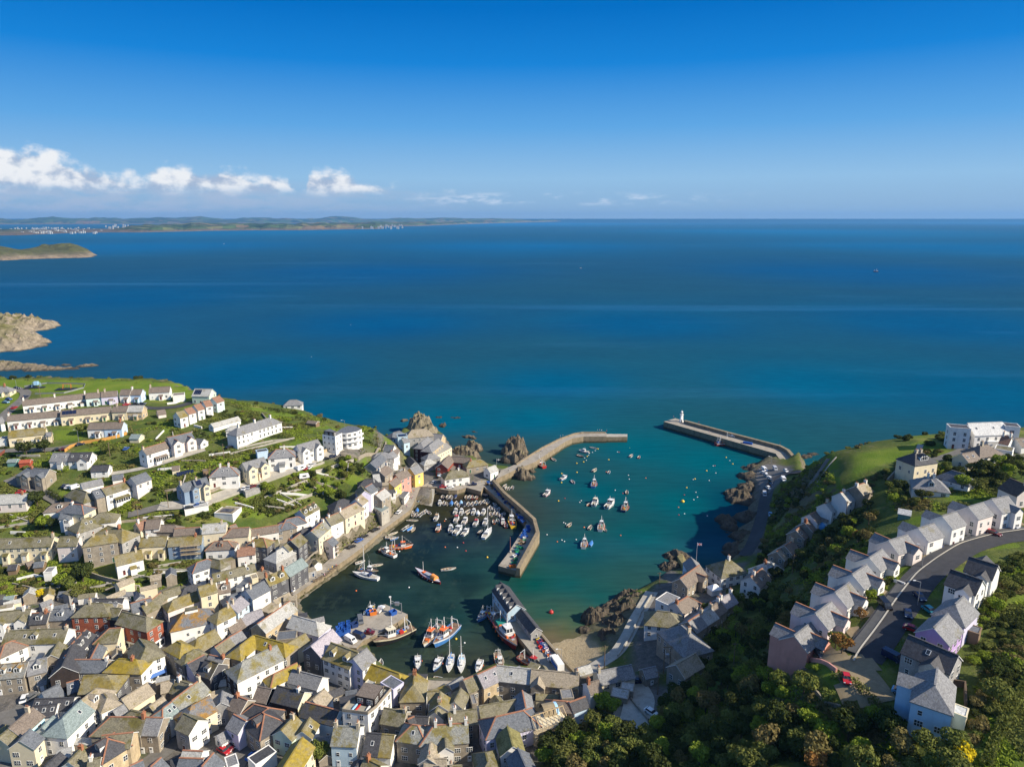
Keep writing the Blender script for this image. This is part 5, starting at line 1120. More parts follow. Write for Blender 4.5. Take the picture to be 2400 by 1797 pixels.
1105 290 1160 280 9.6 5.2 p white/buff moss c1 | big square house with dark quoins and pale hip by the water
660 252 735 368 7 3.2 g sky grey | blue boathouse with grey roof at the slipway
520 527 765 355 8 3.4 g stone brown t gm | long stone cottage with red ridge beside the boathouse
222 945 390 962 8.4 4.1 p white moss x0 | white house with moss hip above the beach path
465 850 620 757 8 3.4 r pinkwhite brown t cA | blush house with red-edged brown roof and red chimney
290 840 430 740 6 2.9 f white grey | flat grey roof with rooflight behind the red-edged one
1030 795 1180 712 7 3.0 g stone lilacgrey c2 | upper lilac-grey cottage of the steep lane row
925 892 1030 815 7 3.0 g stone brown c1 | brown cottage in the middle of the steep lane row
780 985 920 900 7.2 3.2 g stone pale c2 | pale-roofed cottage with tall chimneys on the steep lane
625 1082 765 990 7.4 3.4 g stone grey t | grey cottage with red ridge at the low end of the lane row
530 1130 645 1232 10.4 5.3 p stone grey cB | big square stone house with tall brick chimney
470 1640 720 1492 6.8 3.4 g stone tan | old stone cottage with patchy roof below the square house
955 602 975 598 4 1.8 p white white | white glass conservatory with pyramid roof
"""
houses(HOUSES)
# ---------------------------------------------------------------- boats
BC = dict(white=(.70,.70,.68), cream=(.72,.64,.46), tan=(.55,.38,.20), blue=(.06,.20,.50), navy=(.02,.04,.12), lblue=(.35,.58,.78), red=(.45,.03,.025), maroon=(.20,.015,.02), orange=(.75,.16,.03), yellow=(.80,.50,.03), black=(.02,.02,.022), grey=(.35,.36,.38), teal=(.10,.36,.38), pink=(.62,.36,.40), lilac=(.5,.45,.62), green=(.05,.3,.14))
def bm(n): return mat('boat_' + n, BC[n], .35, .12, 1.2, spec=.5)
ANTI = mat('antifouling', (.22, .04, .03), .7, .3, 1); INN = mat('boat_inside', (.42, .38, .31), .8, .3, 2); DKN = mat('boat_deck', (.62, .60, .55), .7, .2, 2); WOODB = mat('varnished_wood', (.30, .15, .06), .5, .3, 2); GEAR = [mat('gear_' + n, BC[n], .8, .3, 3) for n in ('orange', 'red', 'blue', 'green', 'yellow', 'grey')]
def hull(mb, L, B, F, rise, tr, side, band, n=12, anti=ANTI, rim=None, deck=None, inset=.12, floor=.3):
    rows = []
    for i in range(n + 1):
        s = i / n; x = -L/2 + L*s
        if s < .5: b_ = B/2 * (tr + (1-tr) * math.sin(math.pi * s))
        else: b_ = B/2 * max(.012, math.cos((s-.5)/.5*math.pi/2)) ** .75
        z = F + rise * max(0, s-.2)**2 + .25*rise*max(0, .3-s)
        xr = x + (.09*L*(s-.85)/.15 if s > .85 else 0)
        rows.append([(x - (.05*L*(s-.8)/.2 if s > .8 else 0), b_*.2, -.4*F), (x, b_*.8, .1*F), (x + (xr-x)*.6, b_*.95, z*.74), (xr, b_, z), (xr - .0, b_*(1-inset), z)])
    def strip(a, c, m, rev=False):
        for i in range(n):
            for sg in (1, -1):
                q = [(rows[i][a][0], sg*rows[i][a][1], rows[i][a][2]), (rows[i+1][a][0], sg*rows[i+1][a][1], rows[i+1][a][2]), (rows[i+1][c][0], sg*rows[i+1][c][1], rows[i+1][c][2]), (rows[i][c][0], sg*rows[i][c][1], rows[i][c][2])]
                mb.poly(q if sg < 0 else q[::-1], m)
    strip(0, 1, anti); strip(1, 2, side); strip(2, 3, band); strip(3, 4, rim or side)
    r = rows[0]; mb.poly([(p[0], p[1], p[2]) for p in r[:4]] + [(p[0], -p[1], p[2]) for p in r[3::-1]], side)
    pts = []
    for i in range(n):                                  # inside and floor
        a, c = rows[i][4], rows[i+1][4]; fz = floor*F if deck is None else None
        za = fz if fz is not None else a[2]-.06*F; zc = fz if fz is not None else c[2]-.06*F
        for sg in (1, -1):
            q = [(a[0], sg*a[1], a[2]), (c[0], sg*c[1], c[2]), (c[0], sg*c[1]*.93, zc), (a[0], sg*a[1]*.93, za)]; mb.poly(q if sg < 0 else q[::-1], INN if deck is None else side)
        mb.poly([(a[0], -a[1]*.93, za), (c[0], -c[1]*.93, zc), (c[0], c[1]*.93, zc), (a[0], a[1]*.93, za)], deck or INN)
    if deck is None:
        a = rows[0][4]; mb.poly([(a[0]+.02, -a[1], a[2]), (a[0]+.02, a[1], a[2]), (a[0]+.02, a[1], floor*F), (a[0]+.02, -a[1], floor*F)], INN)
    return rows
def cabin(x0, x1, w0, w1, z0, z1, m, roofm, name, root, glass=True, rake=.25):
    mb = MB(); zb = z0 + (z1-z0)*.45
    def ring(x, y, z): return x, y, z
    lo = [(x0,-w0/2,z0),(x1,-w1/2,z0),(x1,w1/2,z0),(x0,w0/2,z0)]; md = [(x0,-w0/2,zb),(x1-rake*.4,-w1/2,zb),(x1-rake*.4,w1/2,zb),(x0,w0/2,zb)]; hi = [(x0+.05,-w0/2+.08,z1),(x1-rake,-w1/2+.08,z1),(x1-rake,w1/2-.08,z1),(x0+.05,w0/2-.08,z1)]
    for a, c, q in ((lo, md, m), (md, hi, m)):
        for i in range(4): j = (i+1) % 4; mb.poly([a[i], a[j], c[j], c[i]], q)
    mb.mesh([(hi[0][0]-.15,hi[0][1]-.1,z1),(hi[1][0]+.2,hi[1][1]-.1,z1),(hi[2][0]+.2,hi[2][1]+.1,z1),(hi[3][0]-.15,hi[3][1]+.1,z1),(hi[0][0]-.15,hi[0][1]-.1,z1+.09),(hi[1][0]+.2,hi[1][1]-.1,z1+.09),(hi[2][0]+.2,hi[2][1]+.1,z1+.09),(hi[3][0]-.15,hi[3][1]+.1,z1+.09)], [(0,1,5,4),(1,2,6,5),(2,3,7,6),(3,0,4,7),(4,5,6,7)], roofm)
    cb = mb.build(name, root)
    if glass:
        g = MB(); e = .025
        def lerp(p, q, t): return Vector(p) + (Vector(q)-Vector(p))*t
        for i in range(4):
            j = (i+1) % 4; k = 3 if i in (0, 2) else 2
            nrm = (Vector(md[j])-Vector(md[i])).cross(Vector((0,0,1))).normalized()*e
            for t in range(k):
                a0, a1 = (t+.1)/k, (t+.9)/k; b0, b1 = lerp(md[i], md[j], a0), lerp(md[i], md[j], a1); c0, c1 = lerp(hi[i], hi[j], a0), lerp(hi[i], hi[j], a1)
                g.poly([lerp(b0, c0, .12)+nrm, lerp(b1, c1, .12)+nrm, lerp(b1, c1, .88)+nrm, lerp(b0, c0, .88)+nrm], M_['glass'])
        g.build('cabin_window', cb)
    return cb
def mast(x, z0, z1, root, r=.07, spread=True, m=None, name='mast'):
    r *= 1.5; m = m or M_['whitep']
    mb = MB(); mb.tube((x,0,z0), (x,0,z1), r, r*.6, m or M_['steel'], 7)
    if spread: mb.bar((x,-.9,z0+(z1-z0)*.62), (x,.9,z0+(z1-z0)*.62), .05, .05, M_['steel'])
    return mb.build(name, root)
def stays(root, pairs):
    mb = MB()
    for a, c in pairs: mb.tube(a, c, .018, .018, M_['steel'], 4)
    mb.build('rigging', root)
BT = {}
def boat_template(t, c):
    """One boat of a kind and colouring, drawn at its usual length."""
    if (t, c) in BT: return BT[(t, c)]
    cs = c.split('-'); h = bm(cs[0]); k2 = bm(cs[1]) if len(cs) > 1 else h; rn = random.Random(t + c)
    nm = dict(d='dinghy', u='dinghy', r='rowing_boat', m='motorboat', y='yacht', t='fishing_boat', T='trawler', L='lifeboat')[t]
    root = empty(nm)
    if t in 'dur':
        L, B, F = (4.2, 1.75, .62) if t != 'r' else (5.5, 1.7, .6)
        mb = MB(); hull(mb, L, B, F, .3, .72 if t != 'r' else .45, h, k2, 10, anti=h, rim=bm('white') if cs[0] != 'white' else WOODB if t == 'r' else k2, inset=.16); mb.build('hull', root, True)
        if t == 'u':
            mb = MB(); n = 8; vs = []
            for i in range(n + 1):
                s = i/n; x = -L/2 + L*s*1.02; b_ = B/2*1.04*(.75+.25*math.sin(math.pi*s) if s < .5 else max(.02, math.cos((s-.5)/.5*math.pi/2))**.75); z = F+.08+.25*s*s
                vs += [(x, -b_, z-.2), (x, -b_*.6, z+.14), (x, 0, z+.28), (x, b_*.6, z+.14), (x, b_, z-.2)]
            mb.mesh(vs, [(i*5+j, (i+1)*5+j, (i+1)*5+j+1, i*5+j+1) for i in range(n) for j in range(4)], k2); mb.build('cover', root, True)
        else:
            for x in ((-1.1, .3) if t == 'd' else (-1.5, -.2, 1.1)):
                mb = MB(); mb.box(x-.14, -B*.44, F*.68, x+.14, B*.44, F*.75, WOODB); mb.build('seat', root)
        if t != 'r':
            mb = MB(); mb.box(-L/2-.42, -.18, F*.8, -L/2-.02, .18, F+.5, M_['black']); mb.box(-L/2-.3, -.07, -.3, -L/2-.1, .07, F*.85, M_['black']); mb.build('outboard', root)
    elif t == 'm':
        L, B, F = 6.5, 2.4, .95
        mb = MB(); hull(mb, L, B, F, .55, .82, h, k2, 12, deck=DKN); mb.build('hull', root, True)
        mb = MB(); mb.box(-2.9, -.85, F*.6, -.5, .85, F+.02, INN); mb.box(-2.9, -.95, F+.02, -.5, -.8, F+.2, bm('white')); mb.box(-2.9, .8, F+.02, -.5, .95, F+.2, bm('white')); mb.build('cockpit', root)
        cabin(-.4, 1.5, 1.7, 1.3, F+.05, F+1.3, bm('white'), bm(cs[2]) if len(cs) > 2 else bm('white'), 'cabin', root, rake=.5)
        mb = MB(); mb.box(1.4, -.5, F+.15, 2.3, .5, F+.45, bm('white')); mb.build('foredeck_hatch', root)
        mb = MB(); mb.box(-L/2-.5, -.2, F*.6, -L/2-.02, .2, F+.65, M_['black']); mb.build('outboard', root)
        mast(-.2, F+1.3, F+2.9, root, .04, False)
        mb = MB()
        for s in (-1, 1): mb.tube((1.2, s*.9, F+.75), (3.1, s*.15, F+1.05), .03, .03, M_['steel'], 5); mb.tube((1.2, s*.9, F+.2), (1.2, s*.9, F+.75), .03, .03, M_['steel'], 5)
        mb.build('rail', root)
        for s in (-1, 1): mb = MB(); mb.lathe([(.02, F*.3), (.13, F*.4), (.13, F*.8), (.02, F*.9)], GEAR[0] if s > 0 else bm('white'), 8, (-.8, s*1.27, 0)); mb.build('fender', root)
    elif t == 'y':
        L, B, F = 9, 2.8, .95
        mb = MB(); hull(mb, L, B, F, .35, .6, h, h, 14, anti=bm('navy'), deck=DKN); mb.build('hull', root, True)
        cabin(-1.2, 2.2, 1.7, .9, F+.02, F+.55, bm('white'), bm('white'), 'coachroof', root, rake=.5)
        mb = MB(); mb.box(-3.6, -.75, F*.45, -1.3, .75, F+.01, INN); mb.build('cockpit', root)
        mast(.7, F+.5, F+11, root, .09)
        mb = MB(); mb.tube((.6, 0, F+1.5), (-3.3, 0, F+1.45), .06, .06, M_['steel'], 6); mb.tube((.5, 0, F+1.68), (-3.1, 0, F+1.62), .17, .13, k2, 7); mb.build('boom', root)
        stays(root, [((.7,0,F+10.8),(4.5,0,F+.4)), ((.7,0,F+10.8),(-4.3,0,F+.1)), ((.7,0,F+9),(.6,1.3,F)), ((.7,0,F+9),(.6,-1.3,F))])
        mb = MB(); mb.box(-1.6, -.85, F+.1, -1.0, .85, F+.95, k2); mb.build('spray_hood', root)
    elif t == 'L':
        L, B, F = 14, 3.6, 1.25
        mb = MB(); hull(mb, L, B, F, .7, .08, h, bm('white'), 16, anti=bm('red'), deck=mat('lifeboat_deck', (.50,.50,.55), .7, .2, 2)); mb.build('hull', root, True)
        mb = MB(); mb.box(-1.5, -.8, F, 1.8, .8, F+.7, bm('grey')); mb.box(2.2, -.6, F+.1, 3.4, .6, F+.6, GEAR[0]); mb.build('deckhouse', root)
        mb = MB(); vs = []
        for i in range(7): a = math.pi*i/6; vs += [(-4.6, 1.25*math.cos(a), F+1.5*math.sin(a)), (-2.4, 1.25*math.cos(a), F+1.75*math.sin(a))]
        mb.mesh(vs, [(2*i, 2*i+2, 2*i+3, 2*i+1) for i in range(6)] + [(0,2,4,6,8,10,12), (1,3,5,7,9,11,13)], mat('orange_canopy', (.80,.30,.08), .8, .2, 1.5)); mb.build('canopy', root, False)
        mast(3.2, F+.1, F+5, root, .07, False)
        for i in range(7):
            for s in (-1, 1): mb = MB(); mb.lathe([(.02,.35),(.17,.45),(.17,.75),(.02,.85)], GEAR[0] if i % 2 else bm('white'), 8, (-4.2+1.4*i, s*(1.82 - .05*abs(i-3)**1.6), 0)); mb.build('fender', root)
    else:
        big = t == 'T'
        L, B, F = (20, 6.2, 2.6) if big else (10, 3.5, 1.4)
        f = L/10
        mb = MB(); hull(mb, L, B, F, .95*f**.6, .78, h, k2, 14, deck=mat('work_deck', (.22,.14,.09), .8, .35, 2), inset=.07, anti=bm('maroon') if big else ANTI); mb.build('hull', root, True)
        wx = (1.2 if 'a' not in t else -2)*f if big or cs[-1] != 'aft' else -3.2
        cabin(wx-.9*f, wx+1.2*f, B*.55, B*.42, F*1.0, F+2.1*f**.55, bm('white') , bm('white') if len(cs) < 3 else bm(cs[2]), 'wheelhouse', root, rake=.3*f)
        if big: cabin(wx-1.6*f, wx+1.4*f, B*.72, B*.6, F*.95, F+1.3, bm('white'), DKN, 'deckhouse', root, False)
        mast(wx-.3*f, F+1.9*f**.55, F+5.4*f**.55, root, .09*f**.5, True)
        mast(-2.6*f, F*.9, F+3.6*f**.55, root, .1*f**.5, False, name='derrick')
        mb = MB(); y = B*.34
        for s in (-1, 1): mb.tube((-4*f, s*y, F*.9), (-3.6*f, s*y*.8, F+2.2*f**.6), .09*f**.4, .09*f**.4, k2 if cs[0] != 'white' else bm('white'), 6)
        mb.bar((-3.6*f, -y*.85, F+2.2*f**.6), (-3.6*f, y*.85, F+2.2*f**.6), .14*f**.4, .14*f**.4, bm('white')); mb.build('gantry', root)
        stays(root, [((wx-.3*f,0,F+5.2*f**.55),(L*.5,0,F+1.2*f**.5)), ((wx-.3*f,0,F+5.2*f**.55),(-3.6*f,0,F+2.2*f**.6)), ((-2.6*f,0,F+3.5*f**.55),(-L*.45,0,F+.3))])
        for i in range(7 if not big else 14):
            mb = MB(); x = rn.uniform(-3.6, -.2)*f if rn.random() < .75 else rn.uniform(3, 3.8)*f; y = rn.uniform(-.3, .3)*B*(.8 if x < 0 else .4); g = rn.uniform(.25, .5)*f**.4
            mb.box(x-g, y-g, F*.93, x+g, y+g, F*.93+g*rn.uniform(.8, 1.8), GEAR[rn.randrange(6) if not big else rn.choice((0,0,1,3,5))]); mb.build('deck_gear', root)
        for i in range(4):
            mb = MB(); x = (-2.5+1.5*i)*f; bb = B/2*(.78+.22*math.sin(math.pi*min(.5, (x+L/2)/L))) if x < 0 else B/2*math.cos(x/L*math.pi)**.75
            mb.lathe([(.02,F*.35),(.2*f**.5,F*.42),(.2*f**.5,F*.7),(.02,F*.78)], GEAR[0], 8, (x, -bb-.05, 0)); mb.build('fender', root)
        mb = MB()
        for s in (-1, 1): mb.tube((2.2*f, s*B*.36, F+1.1), (L*.5, s*.1, F+1.9*f**.5), .035*f**.5, .035*f**.5, M_['steel'], 5)
        mb.build('rail', root)
        if big:
            mb = MB(); mb.box(-6.5, -1.7, F, -3.2, 1.7, F+.8, mat('net_green', (.02,.22,.18), .9, .3, 3)); mb.build('net_drum', root)
            for s in (-1, 1): mb = MB(); mb.tube((4.5, s*1.6, F+.6), (6.1, s*1.5, F+.6), .42, .42, GEAR[0], 9); mb.build('life_raft', root)
    KIDS[root.name] = list(root.children)
    for ch in root.children: KIDS[ch.name] = list(ch.children)
    BT[(t, c)] = [root, False, dict(d=4.2, u=4.2, r=5.5, m=6.5, y=9, t=10, T=20, L=14)[t]]
    return BT[(t, c)]
DIN = {'white': 'small white open dinghy in the packed drying rows of the inner harbour'}
GRP = {'d': 'small dinghies in the inner harbour', 'u': 'small dinghies in the inner harbour', 'm': 'moored motorboats', 't': 'fishing boats in the harbour', 'y': 'moored yachts'}
def boats(txt):
    ox = oy = 0; k = 1
    for ln in txt.strip().split('\n'):
        if ln[0] == '@': q = ln[1:].split(); ox, oy, k = map(float, q); continue
        a, lab = (ln.split('|') + [''])[:2]; t = a.split(); lab = lab.strip()
        px, py, dx, dy, L = map(float, t[:5]); ty, c = t[5], t[6]; z = float(t[7]) if len(t) > 7 else 0.0
        p = atz(ox + px*k, oy + py*k, max(z, 0) + (.3 if ty in 'durmy' else .6)); q = atz(ox + (px+dx)*k, oy + (py+dy)*k, max(z, 0) + .3)
        tm = boat_template(ty, c)
        o = tm[0] if not tm[1] else copy_tree(tm[0]); tm[1] = True
        ang = math.atan2(q.y-p.y, q.x-p.x)
        o.location = (p.x, p.y, z - (.06 if z > .05 else 0) + (.12 if z > .05 else 0)); s = (1.06 if ty in 'tTLy' else 1.0)*L/tm[2]; o.scale = (s, s, s*.95); o.rotation_euler = (0 if z < .05 else R(4), 0, ang)
        cn = c.split('-')[0]
        if not lab: lab = ('small %s open dinghy in the packed rows of the inner harbour' % cn if ty == 'd' else 'small dinghy under a %s cover in the packed inner harbour' % c.split('-')[-1] if ty == 'u' else '%s motorboat among the inner harbour moorings' % c.replace('-', ' and ')).replace('lblue', 'light blue')
        tag(o, lab, {'d': 'dinghy', 'u': 'dinghy', 'r': 'rowing boat', 'm': 'motorboat', 'y': 'yacht', 't': 'fishing boat', 'T': 'trawler', 'L': 'lifeboat'}[ty], GRP.get(ty))
BOATS = """@990 1120 .1359
350 330 5 -30 4.6 d navy
435 330 8 -30 4.6 d white
497 333 6 -30 4.8 d white
570 318 15 -25 4.6 u white-navy
757 335 3 -30 4.4 d tan
812 333 10 -30 4.4 d white
858 335 8 -30 4.4 d red
930 338 12 -25 4.4 d orange
300 435 4 -30 5.6 m white-white
370 435 6 -30 4.4 d white
418 445 -4 -30 4 d cream
500 440 6 -30 5 u lblue-blue
583 435 10 -25 4.4 d white
622 468 4 -30 4 d white
672 432 -6 -30 4.6 u white-lblue
722 452 4 -30 5.2 u white-black
790 452 8 -30 4.6 d white
860 450 10 -28 4.6 d white
925 428 10 -28 4.6 d lblue
998 428 14 -25 4.4 d grey
1062 407 12 -22 4 d white
1112 388 12 -22 4 d cream
1125 432 20 -12 4 d tan
1250 458 -20 -14 4 d lblue
250 248 25 -14 4 d cream | cream dinghy lying alone beneath the curved harbour wall
1070 292 -30 -8 5 d navy | dark blue dinghy in shade at the foot of the quay ramp
575 585 14 -28 6.2 m white-red | white motorboat with red band in the front drying row, leftmost
675 592 8 -30 6.4 m white-white | plain white motorboat second in the front drying row
780 592 25 -22 5.6 d cream | long cream open boat slewed sideways in the front drying row
885 590 12 -28 6.2 m white-navy | white motorboat with navy band in the front drying row
958 612 0 -30 5 u white-white | square-sterned boat under a white cover in the front row
1055 597 16 -26 6.2 m white-cream | white and cream motorboat at the right of the front drying row
1168 518 0 -30 4.4 d white
1230 528 4 -30 4.2 d white
1315 542 6 -30 4.2 d lblue
1268 538 6 -30 4.2 d navy
1180 627 -4 -30 4.6 d cream
1250 612 4 -30 4.4 d white
1305 622 4 -30 4.4 d white
1360 650 10 -26 4.4 d lilac
1405 622 6 -28 4.2 d navy
245 690 16 -26 6.6 m white-cream-tan | motorboat with tan cabin roof, leftmost of the floating row
590 715 14 -28 7.2 m white-red-red | white boat with a bright red canopy in the floating row
735 752 18 -25 7 m white-red | white and red motorboat right of the red canopy boat
925 782 16 -26 6.8 m white-navy-red | motorboat with dark red wheelhouse in the floating row
1090 767 14 -28 6.8 m white-white-white | all white motorboat beside the two-masted yacht
1232 757 -2 -30 4 d orange
1300 742 -10 -28 4.4 d teal
1390 772 -4 -30 6.6 m red-white | red and white motorboat next to the yellow fishing boat
1442 822 0 -30 4.6 d red | red dinghy with outboard beside the yellow fishing boat
1545 770 -12 -30 11 t yellow-black-white | yellow-sterned fishing boat against the angled quay
280 872 14 -27 6.8 m orange-white-blue | orange-hulled boat with blue deck cover, front left mooring
490 882 8 -30 6.8 m white-tan | white motorboat with open brown cockpit, front moorings
615 917 22 -22 9 m white-lblue | largest white and blue cabin cruiser of the front moorings
745 947 22 -20 7 m white-cream | white motorboat right of the large cruiser
995 932 20 -16 4.2 d black | black dinghy with red rim near the two-masted yacht
1118 968 16 -20 10.5 y white-white | white yacht with tall mast nearest the packed dinghies
440 1572 30 -4 6.2 r white | long white rowing boat alone in the middle of the inner harbour
1425 140 22 -22 4.6 d white | white dinghy nearest the outer wall of the angled quay
1455 185 10 -26 4.2 d cream | cream dinghy tied behind the outer wall of the angled quay
1492 180 8 -26 4 d white | small white dinghy in the trio by the outer wall
1553 168 8 -26 4.4 d grey | grey dinghy at the right of the trio by the outer wall
@1240 1020 .2364
635 126 -20 -3 4.6 d white | white dinghy moored under the breakwater near yellow buoys
550 165 -22 -4 7 m white-white-white | white motorboat moored under the breakwater
508 206 20 6 5 d maroon | dark red open boat below the breakwater
243 241 -20 -14 4.8 d white | white dinghy beside the breakwater ramp
198 218 -20 -12 4 d orange | orange dinghy beside the breakwater ramp
110 292 -26 -12 10.5 t red-white-white | red pilot boat berthed at the breakwater ramp
1012 205 16 -14 5 d white | white dinghy alone near the middle of the outer harbour mouth
1090 217 10 -14 4.2 d red | small red boat far out near the harbour mouth
650 348 18 -14 5.4 d cream | cream open boat with engine in the outer harbour
793 366 8 -18 4.2 d lblue | pale blue dinghy right of the cream open boat
343 428 24 -12 6.6 m lblue-orange | small orange and blue cabin boat between two yellow buoys
432 461 -14 -16 4.6 d lilac | lilac-grey dinghy left of the stout fishing boat
643 485 10 -28 9 t blue-white-white | stout blue and white fishing boat with raised gear
970 566 0 -20 4.4 d tan | round tan dinghy beside a red buoy
180 582 22 -18 7.6 m pink-white | pinkish hulled motorboat nearest the angled quay
655 672 14 -26 9 m white-white-cream | white open-decked charter boat with a dinghy astern
597 684 -20 10 4.2 d orange | orange dinghy trailing the open-decked charter boat
803 693 24 -22 10.5 m white-white-white | largest white cabin cruiser in the outer harbour
952 718 18 -28 9.6 t navy-white-white | navy and white fishing boat right of the largest cruiser
400 890 16 -14 4.6 d tan | tan rowing dinghy near the quay corner in the outer harbour
605 915 10 -16 4.6 d cream | oval cream dinghy below the charter boat
715 905 8 -26 9 t white-cream-white | white fishing boat with mast and a dinghy alongside
752 937 10 10 3.8 d grey | grey tender alongside the white masted fishing boat
@1000 960 .2355
1568 1335 8 -28 8 t white-yellow-white | white boat with yellow cabin top nearest the fish shed
1634 1337 12 -24 5 u lblue-blue | blue covered dinghy beside the yellow-topped boat
@820 1200 .2364
615 83 30 0 5.6 r cream | cream rowing boat under the quay wall
540 168 16 -12 4.4 d lblue | light blue dinghy in the huddle below the quay wall
565 150 16 -14 4.4 d white | white dinghy at the back of the huddle by the quay wall
590 170 18 -12 4.6 u white-blue | blue-covered boat in the huddle by the quay wall
612 150 16 -14 4.4 d cream | cream dinghy at the back of the quay wall huddle
625 176 18 -14 4.4 d tan | tan dinghy at the right of the quay wall huddle
425 214 24 -8 5 r cream | pale rowing boat tied closest to the quay wall
405 256 28 0 5.4 d white | white work dinghy below the quay wall
438 264 20 -6 4.4 d blue | blue dinghy beside the white work dinghy
502 348 30 4 9.6 t orange-white-orange | orange-hulled fishing boat near the quay wall
335 370 24 -8 5.4 d orange | orange dinghy beside the white and blue boat
380 408 -28 -6 9 t white-lblue-white | white fishing boat with light blue rail near the quay wall
98 498 20 -6 4.4 d white | white dinghy off the bow of the tall-masted yacht
165 642 -30 -7 11.5 y white-navy | tall-masted white yacht lying off the quay wall
178 582 26 10 8.5 t black-cream-white | dark little fishing boat rafted behind the yacht
255 528 28 -4 5.6 r cream | cream rowing boat right of the yacht
780 640 -30 -10 14.5 L maroon | old maroon lifeboat with orange canopy in the inner harbour
@960 1020 .2364
75 747 3 -14 4.6 u white-blue
35 792 3 -14 4.4 d cream
105 790 10 -14 4.4 d white
128 772 8 -14 4.2 d grey
152 758 10 -14 4.4 d white
190 766 -12 -12 4.2 d white
65 792 3 -14 4.2 d grey
32 770 3 -14 4.2 d white
215 527 10 -14 4.8 d lblue 1.9 | pale blue dinghy hauled out near the top of the slipway
188 500 8 -14 4.4 d red 2.6 | red dinghy hauled out at the top of the slipway
140 548 4 -14 4.4 d blue 2.0 | blue dinghy drawn up along the slip edge by the promenade
112 592 4 -14 4.6 d white 1.5 | white dinghy drawn up halfway down the slipway
175 607 8 -14 4.8 d orange 1.3 | orange dinghy standing alone mid slipway
86 640 6 -14 4.4 d lblue .8 | light blue dinghy lowest on the slipway
125 566 4 -14 4.4 d white 1.9 | white dinghy between blue and white boats on the slip edge
@720 1400 .18116
1142 512 -30 22 14.5 t black-cream-cream | black and cream fishing boat with pink waterline at the jetty
1628 500 -14 26 12.5 t white-tan-orange | white-hulled trawler of the pair moored mid harbour
1802 498 -18 26 13.5 t blue-white-orange | blue-hulled trawler of the pair moored mid harbour
1430 852 -1 28 7.4 m navy-white | navy hulled angling boat off the inner beach
1690 872 -14 24 7.4 m navy-lblue | dark open-backed boat with pale blue foredeck off the inner beach
1850 852 -6 28 8.8 y white-blue | yacht with blue sprayhood moored off the inner beach
1995 862 -2 28 8.8 y white-lblue | white yacht moored off the inner beach, right of the blue sprayhood
950 860 3 -20 4.6 d white | white dinghy tied below the harbour hotel
1715 1062 24 6 4.6 d white .9 | white dinghy on the shingle before the olive warehouse
808 190 16 -8 7.5 t lblue-white-white | pale blue fishing boat moored behind the jetty
@1100 1340 .18116
466 800 14 30 18.5 T maroon-white-white | large maroon trawler berthed at the fish shed quay
190 565 -8 16 8 t blue-lblue-white | blue fishing boat, outer of two behind the maroon trawler
300 590 5 18 9 t blue-yellow-white | blue fishing boat with yellow deck beside the fish shed
125 1232 -8 26 7 m white-orange-white | white and orange boat close behind the inner quay row
388 1160 3 20 8.5 t cream-white-white | cream fishing boat partly hidden behind the quay roofs
795 1180 20 20 10 t red-white-red | red and white crab boat at the foot of the fish quay
@1540 940 .2837
560 355 20 2 13 t red-white-orange | red and white trawler alongside the outer pier
@0 0 1
2053 637 10 1 14 t navy-white | lone fishing boat far out at sea on the right
525 572 10 -1 9 m white-white | speedboat far out near the hazy shore
1361 629 10 0 7 m navy-white-white | tiny dark boat far out in the middle of the bay
"""
boats(BOATS)
# mooring buoys
BUOY = {}
def buoys(txt):
    for ln in txt.strip().split('\n'):
        q = ln.split(); ox, oy, k = map(float, q[:3]); it = q[3:]
        for i in range(0, len(it), 3):
            px, py, c = float(it[i]), float(it[i+1]), it[i+2]; p = atz(ox + px*k, oy + py*k, .2)
            if c not in BUOY:
                m_ = bm(dict(y='yellow', w='white', o='orange', r='red', g='green')[c]); mb = MB(); mb.lathe([(.05,-.35),(.36,-.22),(.5,.05),(.46,.3),(.28,.5),(.06,.56)], m_, 12); mb.tube((0,0,.54),(0,0,.8),.05,.05,M_['steel'],6); BUOY[c] = mb.data('mooring_buoy', True)
            o = link(BUOY[c], 'mooring_buoy', None, (p.x, p.y, 0)); s = .95 if c in 'y' else .7
            if (px, py) in ((1058, 520), (212, 828)): s = 2.0
            o.scale = (s, s, s); cn = dict(y='yellow', w='white', o='orange', r='red', g='green')[c]
            lab = '%s mooring buoy floating among the harbour moorings' % cn
            if (px, py) == (1058, 520): lab = 'big red buoy floating alone off the beach'
            if (px, py) == (212, 828): lab = 'biggest yellow buoy in the line of the outer harbour'
            tag(o, lab, 'buoy', 'mooring buoys')
buoys("""1240 1020 .2364 472 275 y 323 377 y 321 467 y 474 365 y 540 262 y 550 222 w 567 245 w 575 207 y 590 195 w 655 150 w 627 167 w 683 133 y 670 130 y 790 240 y 890 165 r 876 163 w 998 125 g 985 393 w 993 432 w 1157 421 o 853 542 w 930 573 r 517 645 w 502 661 w 291 648 y 355 622 r 342 862 w 360 872 w 547 908 o 765 360 o
1000 960 .2355 1197 1240 w 1300 1310 o 1345 1293 w 1370 1307 w 1487 1289 w 1930 1247 o 1565 1167 o
1540 940 .2837 570 463 y 600 489 w 625 517 y 478 531 r 463 533 w 409 573 y 485 592 w 313 641 y 298 645 w 244 713 y 225 772 r 212 828 y 320 750 w 333 790 w 303 812 w 177 874 o 180 937 r 226 927 w 430 653 w 415 945 w
820 1200 .2364 945 343 o 1065 346 w 1125 300 r 1150 380 r 586 742 w 62 775 o 492 385 w 938 85 o 950 67 w
1100 1340 .18116 1058 520 r
720 1400 .18116 1925 530 y 2035 580 w
0 0 1 1142 1305 y 822 761 w 730 836 w""")
